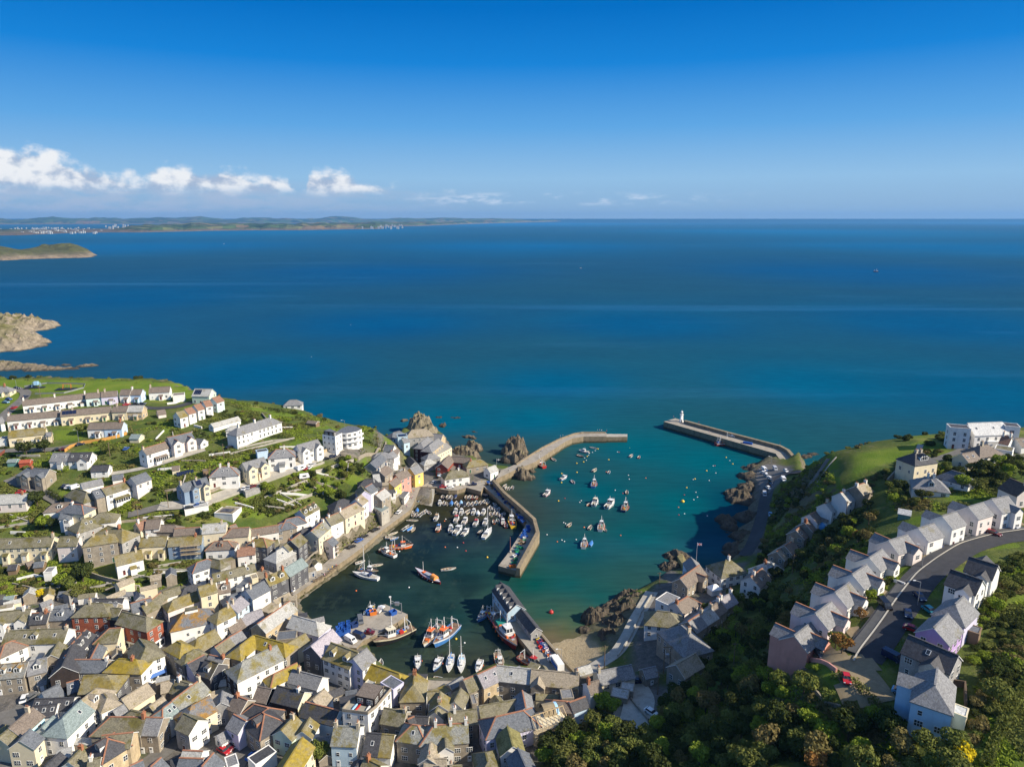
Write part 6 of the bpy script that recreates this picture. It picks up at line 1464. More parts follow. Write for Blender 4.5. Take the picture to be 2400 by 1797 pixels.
# ---------------------------------------------------------------- vehicles
CARC = dict(red=(.42,.015,.02), blue=(.02,.09,.36), navy=(.012,.02,.06), black=(.012,.012,.014), white=(.78,.78,.77), silver=(.45,.46,.48), maroon=(.12,.012,.02), lblue=(.18,.36,.52), teal=(.05,.30,.34), grey=(.14,.145,.15), lilac=(.42,.33,.48), orange=(.70,.18,.03))
CT = {}
def car_template(t, c):
    if (t, c) in CT: return CT[(t, c)]
    m = mat('car_' + c, CARC[c], .22, .06, .5, spec=.6); root = empty(dict(c='parked_car', v='parked_van', p='pickup_truck', k='caravan')[t])
    G = M_['glass']
    def body(prof, w, name, mm, taper=.0):
        mb = MB(); n = len(prof); L_ = [(x, -w/2*(1-taper*max(0, z-.9)), z) for x, z in prof]; R_ = [(x, w/2*(1-taper*max(0, z-.9)), z) for x, z in prof]
        mb.mesh(L_ + R_, [(i, i+n, (i+1) % n + n, (i+1) % n) for i in range(n)] + [tuple(range(n)), tuple(range(2*n-1, n-1, -1))], mm); return mb.build(name, root)
    if t == 'c':
        body([(-2.1,.3),(2.1,.3),(2.15,.62),(1.95,.82),(1.0,.92),(-1.75,.95),(-2.12,.8),(-2.15,.5)], 1.78, 'body', m)
        gl = body([(1.0,.9),(.35,1.38),(-1.1,1.42),(-1.8,.93)], 1.6, 'windows', G, .22)
        body([(.42,1.36),(.3,1.45),(-1.05,1.48),(-1.25,1.38)], 1.5, 'roof', m, .22)
    elif t == 'v':
        body([(-2.5,.35),(2.4,.35),(2.45,.9),(1.75,1.15),(1.15,1.95),(-2.45,2.0),(-2.5,1.9)], 1.9, 'body', m, .06)
        mb = MB(); mb.mesh([(1.76,-.78,1.2),(1.76,.78,1.2),(1.2,.74,1.88),(1.2,-.74,1.88)], [(0,1,2,3)], G)
        for s in (-1, 1): mb.mesh([(1.5,s*.93,1.2),(.4,s*.95,1.2),(.4,s*.92,1.75),(1.15,s*.91,1.75)], [(0,1,2,3) if s < 0 else (3,2,1,0)], G)
        mb.build('windows', root)
    elif t == 'p':
        body([(-2.5,.35),(2.4,.35),(2.4,.95),(1.3,1.05),(.7,1.7),(-.3,1.75),(-.45,1.0),(-2.5,1.0)], 1.85, 'body', m, .08)
        mb = MB(); mb.box(-2.45, -.8, .7, -.5, .8, 1.02, INN); mb.mesh([(1.28,-.75,1.1),(1.28,.75,1.1),(.74,.7,1.66),(.74,-.7,1.66)], [(0,1,2,3)], G); mb.build('load_bed', root)
    else:
        body([(-2.4,.5),(2.3,.5),(2.5,1.2),(2.1,2.4),(-2.2,2.45),(-2.5,1.6)], 2.1, 'body', m)
        mb = MB()
        for s in (-1, 1): mb.mesh([(-.9,s*1.06,1.3),(.9,s*1.06,1.3),(.9,s*1.06,2),(-.9,s*1.06,2)], [(0,1,2,3) if s < 0 else (3,2,1,0)], G)
        mb.build('windows', root); mb = MB(); mb.bar((2.3,0,.55),(3.4,0,.5),.1,.1,M_['steel']); mb.build('tow_bar', root)
    for x in ((-1.35, 1.35) if t != 'k' else (0,)):
        for s in (-1, 1): mb = MB(); mb.tube((x, s*.74, .32), (x, s*.93, .32), .32, .32, M_['rubber'], 12); mb.tube((x, s*.93, .32), (x, s*.945, .32), .18, .18, M_['steel'], 8); mb.build('wheel', root)
    if t != 'k':
        for s in (-1, 1): mb = MB(); mb.box(2.05, s*.62-.2, .58, 2.17, s*.62+.2, .76, M_['frame']); mb.build('headlight', root)
    KIDS[root.name] = list(root.children)
    for ch in root.children: KIDS[ch.name] = []
    CT[(t, c)] = [root, False]; return CT[(t, c)]
def cars(txt):
    ox = oy = 0; k = 1
    for ln in txt.strip().split('\n'):
        if ln[0] == '@': q = ln[1:].split(); ox, oy, k = map(float, q); continue
        a, lab = ln.split('|'); t = a.split(); px, py, dx, dy = map(float, t[:4]); z = float(t[6]) if len(t) > 6 else None; up = 0
        if z is not None and z < 0: up, z = -z, None
        P = (lambda x, y: atz(ox + x*k, oy + y*k, z + .6)) if z is not None else (lambda x, y: hit(ox + x*k, oy + y*k, .6 + up))
        p, q = P(px, py), P(px + dx, py + dy); tm = car_template(t[4], t[5]); o = tm[0] if not tm[1] else copy_tree(tm[0]); tm[1] = True
        zz = z if z is not None else gz(p.x, p.y) + .14 + up
        o.location = (p.x, p.y, zz); o.rotation_euler = (0, 0, math.atan2(q.y-p.y, q.x-p.x))
        tag(o, lab.strip(), dict(c='car', v='van', p='pickup', k='caravan')[t[4]], 'parked vehicles')
cars("""@0 880 .18116
215 163 20 2 c navy | dark car parked by the lamp post on the cul-de-sac
330 275 16 -10 c navy | navy car at the mouth of the upper cul-de-sac
112 305 20 3 c blue | bright blue car in the upper parking bay
75 345 20 2 c lblue | pale blue car beside the bright blue one
185 415 20 -12 c red | bright red car by the end of the white terrace
1635 374 20 -4 c red | red car in front of the pale semis
1760 368 20 0 c black | black car in front of the sky blue semi
1840 366 20 0 c navy | navy car right of the sky blue semi
750 958 20 -4 c black | black car at the start of the orange fence
826 952 20 -4 c maroon | maroon car beside the orange fence
1035 888 20 -6 c navy | dark blue car under a lamp post by the fence
570 1405 20 -14 c silver | silver car parked at the pebbledash house
840 1425 10 -14 c navy | navy car, first of three on the lane terrace
885 1438 12 -14 c white | white car, middle of three on the lane terrace
975 1445 20 -12 v white | white van, last of three on the lane terrace
268 1505 20 -4 c red | red car on the forecourt of the blush bungalow
1632 945 12 -14 c blue | blue car alone on the garden track
@360 900 .18116
980 815 20 -8 c black | black car by the end of the long white terrace
1908 1098 20 -4 k white | white caravan on the terrace road
1972 1090 10 -14 c red | red car next to the white caravan
2018 1078 10 -12 c white | white car right of the red one on the terrace road
2048 1042 20 -6 c silver | silver car on the terrace road
1950 1208 20 3 k white | second white caravan parked below the terrace road
1175 1348 8 -14 c white -1.3 | white car on the garage roof
1235 1335 8 -14 c silver -1.3 | silver car on the garage roof
1285 1318 16 -10 c maroon -1.3 | maroon car on the garage roof
455 1600 20 -6 c black -1.4 | black car on the garage block below the road
580 1562 20 -8 c blue | blue car on the roadside bay
648 1542 20 -6 c silver | silver car beside the blue one on the roadside bay
@720 960 .18116
245 632 20 -6 c black | black car on the terrace road by the walled garden
330 602 20 -6 c navy | dark car at the end of the terrace road
880 1548 20 -9 c black 3.6 | black car on the promenade by the rock face
738 1634 20 -10 c black 3.6 | second black car on the promenade
1185 1320 14 -12 c white 3.6 | white car on the promenade by the concrete building
1640 935 14 -8 c silver 3.6 | silver car at the top of the slipway
1760 990 20 -2 c red 3.6 | red car on the curved harbour wall
1850 1000 20 -2 c white 3.6 | white car on the curved harbour wall
2140 962 20 -1 p navy 3.6 | navy pickup at the harbour office
@820 1200 .2364
90 277 20 -10 c blue 3.6 | bright blue car on the promenade
18 338 20 -8 c black 3.6 | black car on the promenade below the houses
@0 1400 .18116
310 1305 6 -16 c white | white car in the lower left parking bay
410 1280 14 -10 c grey | dark car beside the white one in the parking bay
1440 775 20 -10 c lilac | lilac car in the yard of the cream house
@360 1580 .1808
910 985 14 8 c red | red car by the wall in the small car park
970 930 12 8 c maroon | dark red car in the small car park
1075 880 4 14 c lblue | pale blue estate car in the small car park
1290 1055 16 -12 c blue | blue car against the white garage wall
@720 1400 .18116
690 295 3 14 v grey 3.2 | grey van on the jetty
945 150 12 -14 p white 3.2 | white flatbed pickup at the jetty head
785 445 20 2 p maroon 3.2 | dark red pickup on the jetty
675 492 16 6 v navy 3.2 | navy van on the jetty
565 545 18 10 v white 3.2 | white van at the landward end of the jetty
@1000 1300 .30015
1650 985 20 -4 c navy | dark blue car by the stone outhouse
1755 1228 20 3 c white | white car at the edge of the gravel yard
@1540 940 .2837
888 566 14 6 v white | white camper van at the seaward end of the pier car park
880 592 20 -2 c white | white car next to the camper in the pier car park
905 615 20 2 c silver | silver car third in the pier car park row
935 636 20 0 c white | white car fourth in the pier car park row
945 665 20 3 c black | black car in the shaded part of the pier car park
940 692 20 2 c navy | navy car in the shaded part of the pier car park
920 716 20 2 c white | white car at the end of the pier car park row
888 772 3 12 v silver | silver van on the coast road
1065 575 20 2 c white | white car across from the camper by the pier
1045 648 16 8 v white | white van under the cliff by the pier car park
975 560 10 5 v silver | silver van at the pier root
935 935 2 14 c lblue | pale car parked on the narrow coast road
622 285 16 4 p white 5 | white pickup on the outer pier
@1900 1280 .3121
268 990 2 14 c red | red car alone on the block paving of the close
556 442 10 10 v black | black van at the kerb of the estate road
730 505 3 16 c navy | navy car in the shade on the estate road
818 378 12 12 c navy | dark car on the shaded side of the estate road
690 1095 20 6 c lblue | pale blue car on the drive of the blue house
620 835 16 8 v navy | dark blue van in shade by the grey-white house
895 480 14 10 c teal | turquoise car beside the pale lilac house
60 797 16 8 c black | black car on the salmon house drive
745 78 16 8 c blue | dark blue car on the drive below the blush house
765 620 14 4 c red | red car by the purple house
370 455 14 4 c black | black car on a drive in the estate row
455 330 14 4 c navy | navy car on the drive of the fourth estate house
@1900 940 .2475
1210 1370 16 8 c blue | blue car in the palm-edged drive
1690 1235 16 4 c red | red car on the top drive
1735 1250 16 4 c maroon | maroon car on the top drive
1905 1180 20 6 c silver | silver car on the drive nearest the bend
""")
# ---------------------------------------------------------------- rocks, headlands, far shore
def rockmat(name, grass, low, high, gz0=3.0, gz1=9.0, sc=.25):
    m = bpy.data.materials.new(name); m.use_nodes = True; T = NT(m.node_tree); b = T.n['Principled BSDF']; b.inputs['Roughness'].default_value = .95; b.inputs['Specular IOR Level'].default_value = .15
    geo = T.add('ShaderNodeNewGeometry'); pos = geo.outputs['Position']; s1 = T.add('ShaderNodeSeparateXYZ'); T.l.new(pos, s1.inputs[0]); s2 = T.add('ShaderNodeSeparateXYZ'); T.l.new(geo.outputs['Normal'], s2.inputs[0])
    n = T.rng(T.noise(T.mapping(pos, (1, 1, .5)), sc*2, 7, .7), .3, .7); c = T.mix(n, low, high)
    c = T.mix(T.rng(s1.outputs[2], .3, 1.6, .85, 0), c, (.035, .032, .024))
    g = T.math('MULTIPLY', T.rng(T.math('ADD', s1.outputs[2], T.math('MULTIPLY', T.math('SUBTRACT', T.noise(pos, sc, 5, .65), .5), gz1)), gz0, gz1), T.rng(s2.outputs[2], .5, .75))
    c = T.mix(T.math('MULTIPLY', g, .92), c, T.mix(T.rng(T.noise(pos, sc*1.7, 5, .6), .3, .7), grass, tuple(x*.5 for x in grass)))
    T.l.new(c, b.inputs['Base Color']); bp = T.add('ShaderNodeBump'); bp.inputs['Strength'].default_value = .9; bp.inputs['Distance'].default_value = .6/sc*.25
    T.l.new(T.noise(pos, sc*5, 5, .75), bp.inputs['Height']); T.l.new(bp.outputs[0], b.inputs['Normal']); return m
RK = rockmat('sea_rock', (.16,.16,.04), (.065,.055,.04), (.27,.22,.155)); RKG = rockmat('grassy_rock', (.17,.16,.045), (.10,.085,.06), (.36,.31,.21), 5, 12, .2); RKD = rockmat('dark_sea_rock', (.08,.09,.03), (.05,.043,.035), (.15,.12,.085)); RKH = rockmat('left_headland', (.15,.145,.045), (.12,.10,.07), (.40,.33,.24), 7, 17, .12); RKF = rockmat('headland_rock', (.10,.11,.035), (.13,.10,.07), (.30,.24,.17), 8, 22, .03)
def outcrop(name, bumps, label, cat, m=None, rough=.5, res=1.0, fixz=None, pow_=.8, seed=0, kind=None):
    """Craggy mound: bumps are photo point, half-widths and height in metres, long-axis angle."""
    cs = []
    for q in bumps:
        p = atz(q[0], q[1], 0); cs.append((p.x, p.y, *q[2:]))
    x0 = min(c[0]-max(c[2], c[3]) for c in cs); x1 = max(c[0]+max(c[2], c[3]) for c in cs); y0 = min(c[1]-max(c[2], c[3]) for c in cs); y1 = max(c[1]+max(c[2], c[3]) for c in cs)
    nx = int((x1-x0)/res)+2; ny_ = int((y1-y0)/res)+2; vs = []; 
    for j in range(ny_):
        for i in range(nx):
            x, y = x0+i*res, y0+j*res; z = -9
            wx = x + 3*res*mnoise.noise((x*.22/res, y*.22/res, seed)); wy = y + 3*res*mnoise.noise((x*.22/res, y*.22/res, seed+9))
            for (cx, cy, rx, ry, h, a) in cs:
                ca, sa = math.cos(R(a)), math.sin(R(a)); u = ((wx-cx)*ca + (wy-cy)*sa)/rx; v = (-(wx-cx)*sa + (wy-cy)*ca)/ry; r = math.hypot(u, v)
                k = .9*max(0, 1-r*r)**(pow_*1.25) if r < 1 else -(r-1)
                rg = mnoise.ridged_multi_fractal((x*.16/res, y*.16/res, seed+.3), .9, 2.1, 4, 1.0, 2.0)
                z = max(z, h*k*(1-rough*.5+rough*.5*(rg-.6)) - .3 if k > 0 else k*h*.6-.3)
            vs.append((x, y, max(z, -3)))
    fs = []
    for j in range(ny_-1):
        for i in range(nx-1):
            q = (j*nx+i, j*nx+i+1, (j+1)*nx+i+1, (j+1)*nx+i)
            if max(vs[t][2] for t in q) > -2.6: fs.append(q)
    used = sorted({t for f in fs for t in f}); mp = {t: i for i, t in enumerate(used)}
    o = MB().mesh([vs[t] for t in used], [tuple(mp[t] for t in f) for f in fs], m or RK).build(name)
    return tag(o, label, cat, kind=kind)
outcrop('sea_stack', [(1208,1083,4.5,10,11,80),(1208,1062,5.5,9,15,100),(1200,1046,5,6,8,0)], "tall dark jagged rock standing beside the breakwater", "rock", None, .75, .6, pow_=.55, seed=1)
outcrop('sea_rock', [(1092,1068,6,11,9,60),(1108,1054,4,7,8,70)], "pale sloping slab rock beside the harbour houses", "rock", None, .7, .6, pow_=.6, seed=2)
outcrop('sea_rock', [(985,1012,10,9,17,20),(1003,1020,8,7,10,0),(968,1014,6,6,7,0)], "grassy domed rock behind the grey warehouses", "rock", RKG, .55, .7, pow_=.5, seed=3)
outcrop('sea_rock', [(1099,1025,2.2,7,3,60),(1112,1012,1.5,3,1.2,60)], "long thin reef just off the harbour rocks", "rock", None, .8, .5, seed=4)
outcrop('sea_rock', [(1037,998,3,4,3.5,0)], "small dark rock in the sea behind the warehouses", "rock", RKD, .8, .5, seed=5)
outcrop('sea_rock', [(948,986,3.5,3,2.5,0)], "small pale rock left of the grassy domed rock", "rock", None, .7, .5, seed=6)
outcrop('sea_rock', [(1028,978,3,2.5,1.4,0),(1070,979,3.5,2,1.4,0),(1060,978,2,2,.8,0)], "low skerries far behind the warehouses", "rock", RKD, .8, .5, seed=7)
outcrop('sea_rock', [(1222,1116,4,6,8,70),(1230,1122,3.5,5,7,90),(1215,1112,3,3,6,0)], "tan crag at the inner foot of the breakwater", "rock", None, .8, .5, pow_=.6, seed=8)
outcrop('sea_rock', [(1248,1105,2,3,3,0),(1248,1120,2,3,3,0)], "two small boulders off the tan crag", "rock", None, .7, .5, seed=9)
outcrop('sea_rock', [(1722,1158,6,7,4.5,30),(1738,1170,9,8,6,0),(1745,1148,5,5,4,0)], "dark brown reef beside the pier coast road", "rock", RKD, .8, .7, seed=10)
outcrop('sea_rock', [(1700,1222,4.5,6,5,60),(1710,1236,5,5,3.5,0)], "isolated dark rock in the shaded outer harbour", "rock", RKD, .8, .6, seed=11)
outcrop('sea_rock', [(1762,1120,8,9,5,60),(1768,1098,8,5,4,0),(1790,1087,8,4,3,0),(1756,1140,6,6,4,0)], "craggy bank below the pier car park", "rock", RKD, .8, .8, seed=12)
outcrop('sea_rock', [(1748,1260,7,9,5,60),(1735,1285,6,8,5,80),(1722,1300,6,6,4,0),(1762,1215,6,12,5,85),(1768,1180,5,10,4,85)], "long dark rocky shore under the coast road", "rock", RKD, .8, .8, seed=13)
outcrop('sea_rock', [(1392,1452,5,5,6.5,40),(1412,1446,6,5,5,0),(1440,1430,7,5,5,30),(1470,1405,8,5,5,40),(1372,1478,3,3,2.5,0),(1445,1472,7,6,7,40),(1425,1500,6,5,6,30),(1468,1440,8,5,8,40),(1490,1415,7,4,6,40)], "jagged rocks between beach and lane", "rock", RKD, .9, .5, pow_=.6, seed=14)
outcrop('sea_rock', [(1588,1305,5,7,4,70),(1575,1330,5,6,4,70)], "rocks under the ochre boat slip", "rock", RKD, .8, .6, seed=15)
outcrop('sea_rock', [(1888,1070,6,3,2.2,20),(1905,1064,5,3,1.6,0),(2012,1055,6,3,2,0)], "wave-washed rocks behind the pier root", "rock", RKD, .8, .7, seed=16)
outcrop('headland', [(-60,800,70,60,26,20),(20,772,60,40,26,20),(75,760,40,14,9,10),(-40,775,80,60,28,0)], "farther grassy rock headland at the left edge", "headland", RKH, .8, 3.0, seed=17, pow_=.6)
outcrop('headland', [(-40,818,60,35,24,10),(40,806,35,18,17,15),(70,810,22,9,6,0),(-10,812,50,25,22,0)], "middle grassy rock headland at the left edge", "headland", RKH, .85, 2.5, seed=18, pow_=.6)
outcrop('reef', [(-20,862,40,20,10,0),(50,862,26,12,6,10),(95,866,18,9,5,20),(125,866,14,7,4,10),(160,864,12,6,2.5,0),(205,858,12,5,3.5,20),(150,856,7,4,2.2,0)], "long pale rocky reef at the left edge of the sea", "reef", RK, .9, 1.2, seed=19, pow_=.7)
outcrop('headland', [(-150,606,420,200,64,0),(60,603,260,120,36,0),(140,600,150,95,58,0),(185,598,70,40,20,0)], "long dark headland far left across the bay", "headland", RKF, .35, 14, seed=20, pow_=.5)
outcrop('headland', [(636,942,9,8,0,0),(522,934,10,8,0,0)], "x", "x", RK, .5, 1) if False else None
# far shore of the bay: three overlapping rows of fields and hills
fm = bpy.data.materials.new('far_fields'); fm.use_nodes = True; T = NT(fm.node_tree); b = T.n['Principled BSDF']; b.inputs['Roughness'].default_value = 1; b.inputs['Specular IOR Level'].default_value = 0
geo = T.add('ShaderNodeNewGeometry'); pos = geo.outputs['Position']; s1 = T.add('ShaderNodeSeparateXYZ'); T.l.new(pos, s1.inputs[0])
vo = T.add('ShaderNodeTexVoronoi'); T.l.new(T.mapping(pos, (.0042, .0022, 0)), vo.inputs['Vector']); vo.inputs['Scale'].default_value = 1; sp = T.add('ShaderNodeSeparateColor'); T.l.new(vo.outputs['Color'], sp.inputs[0])
c = T.ramp(sp.outputs[0], [(0, (.05,.085,.03)), (.3, (.10,.15,.045)), (.55, (.035,.055,.022)), (.75, (.15,.17,.06)), (.92, (.20,.13,.07)), (1, (.06,.09,.03))])
c = T.mix(T.rng(T.noise(pos, .003, 5, .65), .5, .6), c, (.02,.035,.018))
cl_ = T.rng(T.math('ADD', s1.outputs[2], T.math('MULTIPLY', T.noise(pos, .004, 4, .6), 40)), 30, 52); c = T.mix(cl_, T.mix(T.noise(pos, .006, 4, .6), (.04,.035,.03), (.22,.17,.12)), c); T.l.new(c, b.inputs['Base Color'])
def far_land(name, prof, back, hill, seed, label):
    """prof: photo x, shoreline y, cliff height."""
    vs = []; K = 9; n = 0
    for i in range(len(prof)-1):
        a, c_ = prof[i], prof[i+1]; m_ = max(1, int((c_[0]-a[0])/9))
        for t in range(m_ + (1 if i == len(prof)-2 else 0)):
            f = t/m_; px = a[0]+(c_[0]-a[0])*f; py = a[1]+(c_[1]-a[1])*f; h = a[2]+(c_[2]-a[2])*f
            p = atz(px, py, 0); d = Vector((p.x, p.y)).normalized(); e = mnoise.noise((px*.02, seed, 0))
            for k in range(K):
                u_ = k/(K-1); r = 0 if k == 0 else 60 + back*u_**1.3
                z = -2 if k == 0 else h*(.75+.5*mnoise.noise((px*.05, k*.3, seed))) + hill*math.sin(math.pi*min(1, u_*1.15)*.5)*(.7+.5*mnoise.noise((px*.012, u_*1.5, seed+4)) + .12*mnoise.noise((px*.06, u_*4, seed)))*min(1, h/22)
                if k == K-1: z = -2
                vs.append((p.x+d.x*r, p.y+d.y*r, z))
            n += 1
    fs = [(i*K+k, (i+1)*K+k, (i+1)*K+k+1, i*K+k+1) for i in range(n-1) for k in range(K-1)]
    o = MB().mesh(vs, fs, fm).build(name, smooth=False); return tag(o, label, 'coast', kind='structure')
far_land('far_coast', [(-500,553,12),(-100,553,12),(40,552,10),(110,549,6),(180,546,5),(260,545,6),(330,545,30),(420,543,32),(500,541,38),(600,540,40),(700,540,42),(800,538,46),(880,537,44),(900,536.5,5)], 2600, 60, 1, "")
far_land('far_coast', [(780,533,20),(900,531,40),(980,530,44),(1080,526,44),(1180,523,46),(1270,520.5,40),(1300,519.5,20),(1315,519,3)], 3000, 62, 2, "")
far_land('far_hills', [(-600,527,30),(-100,527,40),(300,525.5,45),(700,524,42),(1000,521,40),(1190,519,30),(1240,518,4)], 5200, 190, 3, "")
# the town on the far shore: pale dots, too small and too many to tell apart
mb = MB(); rn = random.Random(5); W1 = mat('far_render', (.45,.45,.43), .9)
for i in range(150):
    if rn.random() < .7: px, py = rn.gauss(120, 55), rn.uniform(533, 546)
    else: px, py = rn.gauss(rn.choice((270, 880, 925, 560)), 16), rn.uniform(526, 534)
    s = rn.uniform(5, 16); z0 = 14 if py > 533 else 45; p = atz(px, py, z0); mb.box(p.x-s, p.y-6, z0-25, p.x+s, p.y+6, z0+rn.uniform(4, 9), W1)
o = mb.build('far_town'); tag(o, "hazy white town spread along the far shore", "town", kind='stuff')
# haze: the air itself
hz = bpy.data.materials.new('sea_haze'); hz.use_nodes = True; T = NT(hz.node_tree); T.n.clear()
pv = T.add('ShaderNodeVolumePrincipled'); pv.inputs['Color'].default_value = (.20, .52, 1, 1); pv.inputs['Density'].default_value = HAZE = 3.0e-5; pv.inputs['Anisotropy'].default_value = .1
T.l.new(pv.outputs[0], T.add('ShaderNodeOutputMaterial').inputs['Volume'])
USE_HAZE = True
if USE_HAZE:
    hb = MB().box(-24000, -1500, -12, 24000, 24000, 330, hz).build('haze'); hb['kind'] = 'stuff'
# ---------------------------------------------------------------- plants
def leafmat(name, a, c, d=None):
    m = bpy.data.materials.new(name); m.use_nodes = True; T = NT(m.node_tree); T.n.clear()
    tcn = T.add('ShaderNodeTexCoord').outputs['Object']; oi = T.add('ShaderNodeObjectInfo').outputs['Random']; g = T.add('ShaderNodeNewGeometry').outputs['Random Per Island']
    f = T.math('ADD', T.math('MULTIPLY', T.rng(T.noise(tcn, 1.8, 3, .6), .3, .7), .5), T.math('MULTIPLY', g, .5))
    cc_ = T.mix(f, a, c); cc_ = T.mix(T.math('MULTIPLY', oi, .45), cc_, d or tuple(x*.6 for x in a))
    df = T.add('ShaderNodeBsdfDiffuse'); T.l.new(cc_, df.inputs[0]); tr = T.add('ShaderNodeBsdfTranslucent'); T.l.new(cc_, tr.inputs[0])
    ms = T.add('ShaderNodeMixShader'); ms.inputs[0].default_value = .28; T.l.new(df.outputs[0], ms.inputs[1]); T.l.new(tr.outputs[0], ms.inputs[2]); T.l.new(ms.outputs[0], T.add('ShaderNodeOutputMaterial').inputs[0]); return m
LM = dict(dark=leafmat('leaf_dark', *[(.036,.058,.016), (.085,.105,.032), (.065,.062,.022)]) if True else leafmat('x', (0.038, 0.077, 0.017), (0.103, 0.163, 0.038), (0.077, 0.103, 0.026)), olive=leafmat('leaf_olive', (0.094, 0.129, 0.027), (0.214, 0.240, 0.060), (0.171, 0.145, 0.051)), bright=leafmat('leaf_bright', (0.129, 0.197, 0.024), (0.325, 0.394, 0.051), (0.205, 0.240, 0.034)),
 gold=leafmat('leaf_gold', (0.513, 0.411, 0.020), (0.855, 0.684, 0.034), (0.650, 0.445, 0.020)), rust=leafmat('leaf_rust', (0.223, 0.103, 0.038), (0.445, 0.205, 0.068), (0.171, 0.145, 0.034)), heath=leafmat('leaf_heath', (0.129, 0.106, 0.041), (0.274, 0.214, 0.085), (0.155, 0.155, 0.051)), straw=leafmat('leaf_straw', (0.411, 0.359, 0.205), (0.719, 0.650, 0.411), (0.342, 0.342, 0.137)))
BARK = mat('bark', (.10,.075,.05), .95, .3, 2)
def crown_mesh(seed, m, lobes=9, n=1500, flat=.85, leaf=.105, name='crown'):
    r = random.Random(seed); L_ = [(0, 0, 0, .62)]
    for i in range(lobes):
        a = r.uniform(0, 6.283); e = r.uniform(-.3, .9); q = r.uniform(.42, .68); L_.append((math.cos(a)*q*math.cos(e), math.sin(a)*q*math.cos(e), math.sin(e)*q*flat, r.uniform(.28, .46)))
    tot = sum(l[3]**2 for l in L_); vs = []; fs = []
    for l in L_:
        for _ in range(int(n*l[3]**2/tot)):
            d = Vector((r.gauss(0,1), r.gauss(0,1), r.gauss(.25,1))).normalized(); q = l[3]*r.uniform(.72, 1.06) ; p = Vector(l[:3]) + d*q; p.z *= flat
            if sum(1 for k in L_ if k is not l and (p-Vector(k[:3])).length < k[3]*.7): continue
            nn = (d + Vector((r.gauss(0,.55), r.gauss(0,.55), r.gauss(0,.55)))).normalized(); t = nn.orthogonal().normalized(); t = (Matrix.Rotation(r.uniform(0, 6.28), 3, nn) @ t); bq = nn.cross(t); s = leaf*r.uniform(.6, 1.25)
            b0 = len(vs); vs += [p+t*s, p+bq*s*.7, p-t*s, p-bq*s*.7]; fs.append((b0, b0+1, b0+2, b0+3))
    mb = MB().mesh(vs, fs, m); return mb.data(name)
CROWNS = {k: [crown_mesh(s*7+len(k), LM[k]) for s in range(4)] for k in ('dark', 'olive', 'bright')}
for k in ('gold', 'rust', 'heath', 'straw'): CROWNS[k] = [crown_mesh(s*3+11+len(k), LM[k], 5, 800) for s in range(2)]
def trunk_mesh(seed):
    r = random.Random(seed); mb = MB(); mb.tube((0,0,-1.6), (0,0,-.35), .075, .05, BARK, 7)
    for i in range(5): a = 6.283*i/5 + r.random(); mb.tube((0,0,-.5), (.42*math.cos(a), .42*math.sin(a), r.uniform(-.1,.3)), .04, .012, BARK, 5)
    return mb.data('trunk')
TRK = [trunk_mesh(s) for s in range(3)]
rv = random.Random(77)
def tree(x, y, r, kind, label, group=None, tall=1.0, low=False):
    z = max(gz(x, y), 0); root = empty('tree' if not low else 'bush', (x, y, z + r*(1.15 if not low else .45)), rv.uniform(0, 6.28), label, 'tree' if not low else 'bush', group)
    root.scale = (r, r, r*tall); link(rv.choice(CROWNS[kind]), 'crown', root)
    if not low: link(rv.choice(TRK), 'trunk', root)
    return root
def bush(x, y, r, kind, label, group):
    s = rv.uniform(.8, 1.25); BUSHES.append((r*s/math.hypot(x, y), (x, y, max(gz(x, y), 0) + r*.35), (r*s, r, r*rv.uniform(.6, .95)), rv.uniform(0, 6.28), kind, label, group))
BUSHES = []
def plant_bushes(limit=285):
    """The largest as objects of their own, the rest as one mass of scrub."""
    BUSHES.sort(key=lambda b_: (b_[6] is not None, -b_[0])); vs, fs, mi = [], [], []; ms = list(LM.values()); lowp = {}
    for i, (q, loc, sc, rz, kind, label, group) in enumerate(BUSHES):
        if i < limit:
            o = link(rv.choice(CROWNS[kind]), 'bush', None, loc); o.rotation_euler = (0, 0, rz); o.scale = sc; tag(o, label, 'bush', group); continue
        if kind not in lowp:
            m = crown_mesh(91, LM[kind], 6, 520, leaf=.17); v = np.zeros(len(m.vertices)*3); m.vertices.foreach_get('co', v); lowp[kind] = v.reshape(-1, 3); bpy.data.meshes.remove(m)
        v = lowp[kind]; c, s = math.cos(rz), math.sin(rz); w = v*np.array(sc); w = np.stack([w[:, 0]*c-w[:, 1]*s+loc[0], w[:, 0]*s+w[:, 1]*c+loc[1], w[:, 2]+loc[2]], -1)
        b0 = sum(len(a) for a in vs); vs.append(w); n = len(v)//4; fs += [(b0+4*j, b0+4*j+1, b0+4*j+2, b0+4*j+3) for j in range(n)]; mi += [ms.index(LM[kind])]*n
    if vs:
        me = bpy.data.meshes.new('scrub'); me.from_pydata(np.concatenate(vs).tolist(), [], fs)
        for m in ms: me.materials.append(m)
        me.polygons.foreach_set('material_index', mi); o = link(me, 'scrub'); o['kind'] = 'stuff'
ROADPTS = []
for t, w, m in ROADS:
    d = line(t)
    for a, c_ in zip(d, d[1:]):
        n = max(1, int((c_-a).length/3))
        for i in range(n+1): q = a.lerp(c_, i/n); ROADPTS.append((q.x, q.y, w/2))
for o_ in scn.objects:
    if o_.get('category') in ('car', 'van', 'pickup', 'caravan'): ROADPTS.append((o_.location.x, o_.location.y, 1.5))
def near_road(x, y, pad=.6): return any(abs(x-a) < w+pad and abs(y-c_) < w+pad for a, c_, w in ROADPTS)
outhouses("0 1400 330 1385 420 1345 640 1300 800 1200 880 1120 930 1090 960 1100 880 1210 720 1360 700 1400 760 1500 860 1550 900 1610 1240 1580 1440 1600 1300 1690 1250 1797 0 1797", 80, "small yard outhouse squeezed between taller old town houses", "yard outhouses in the old town")
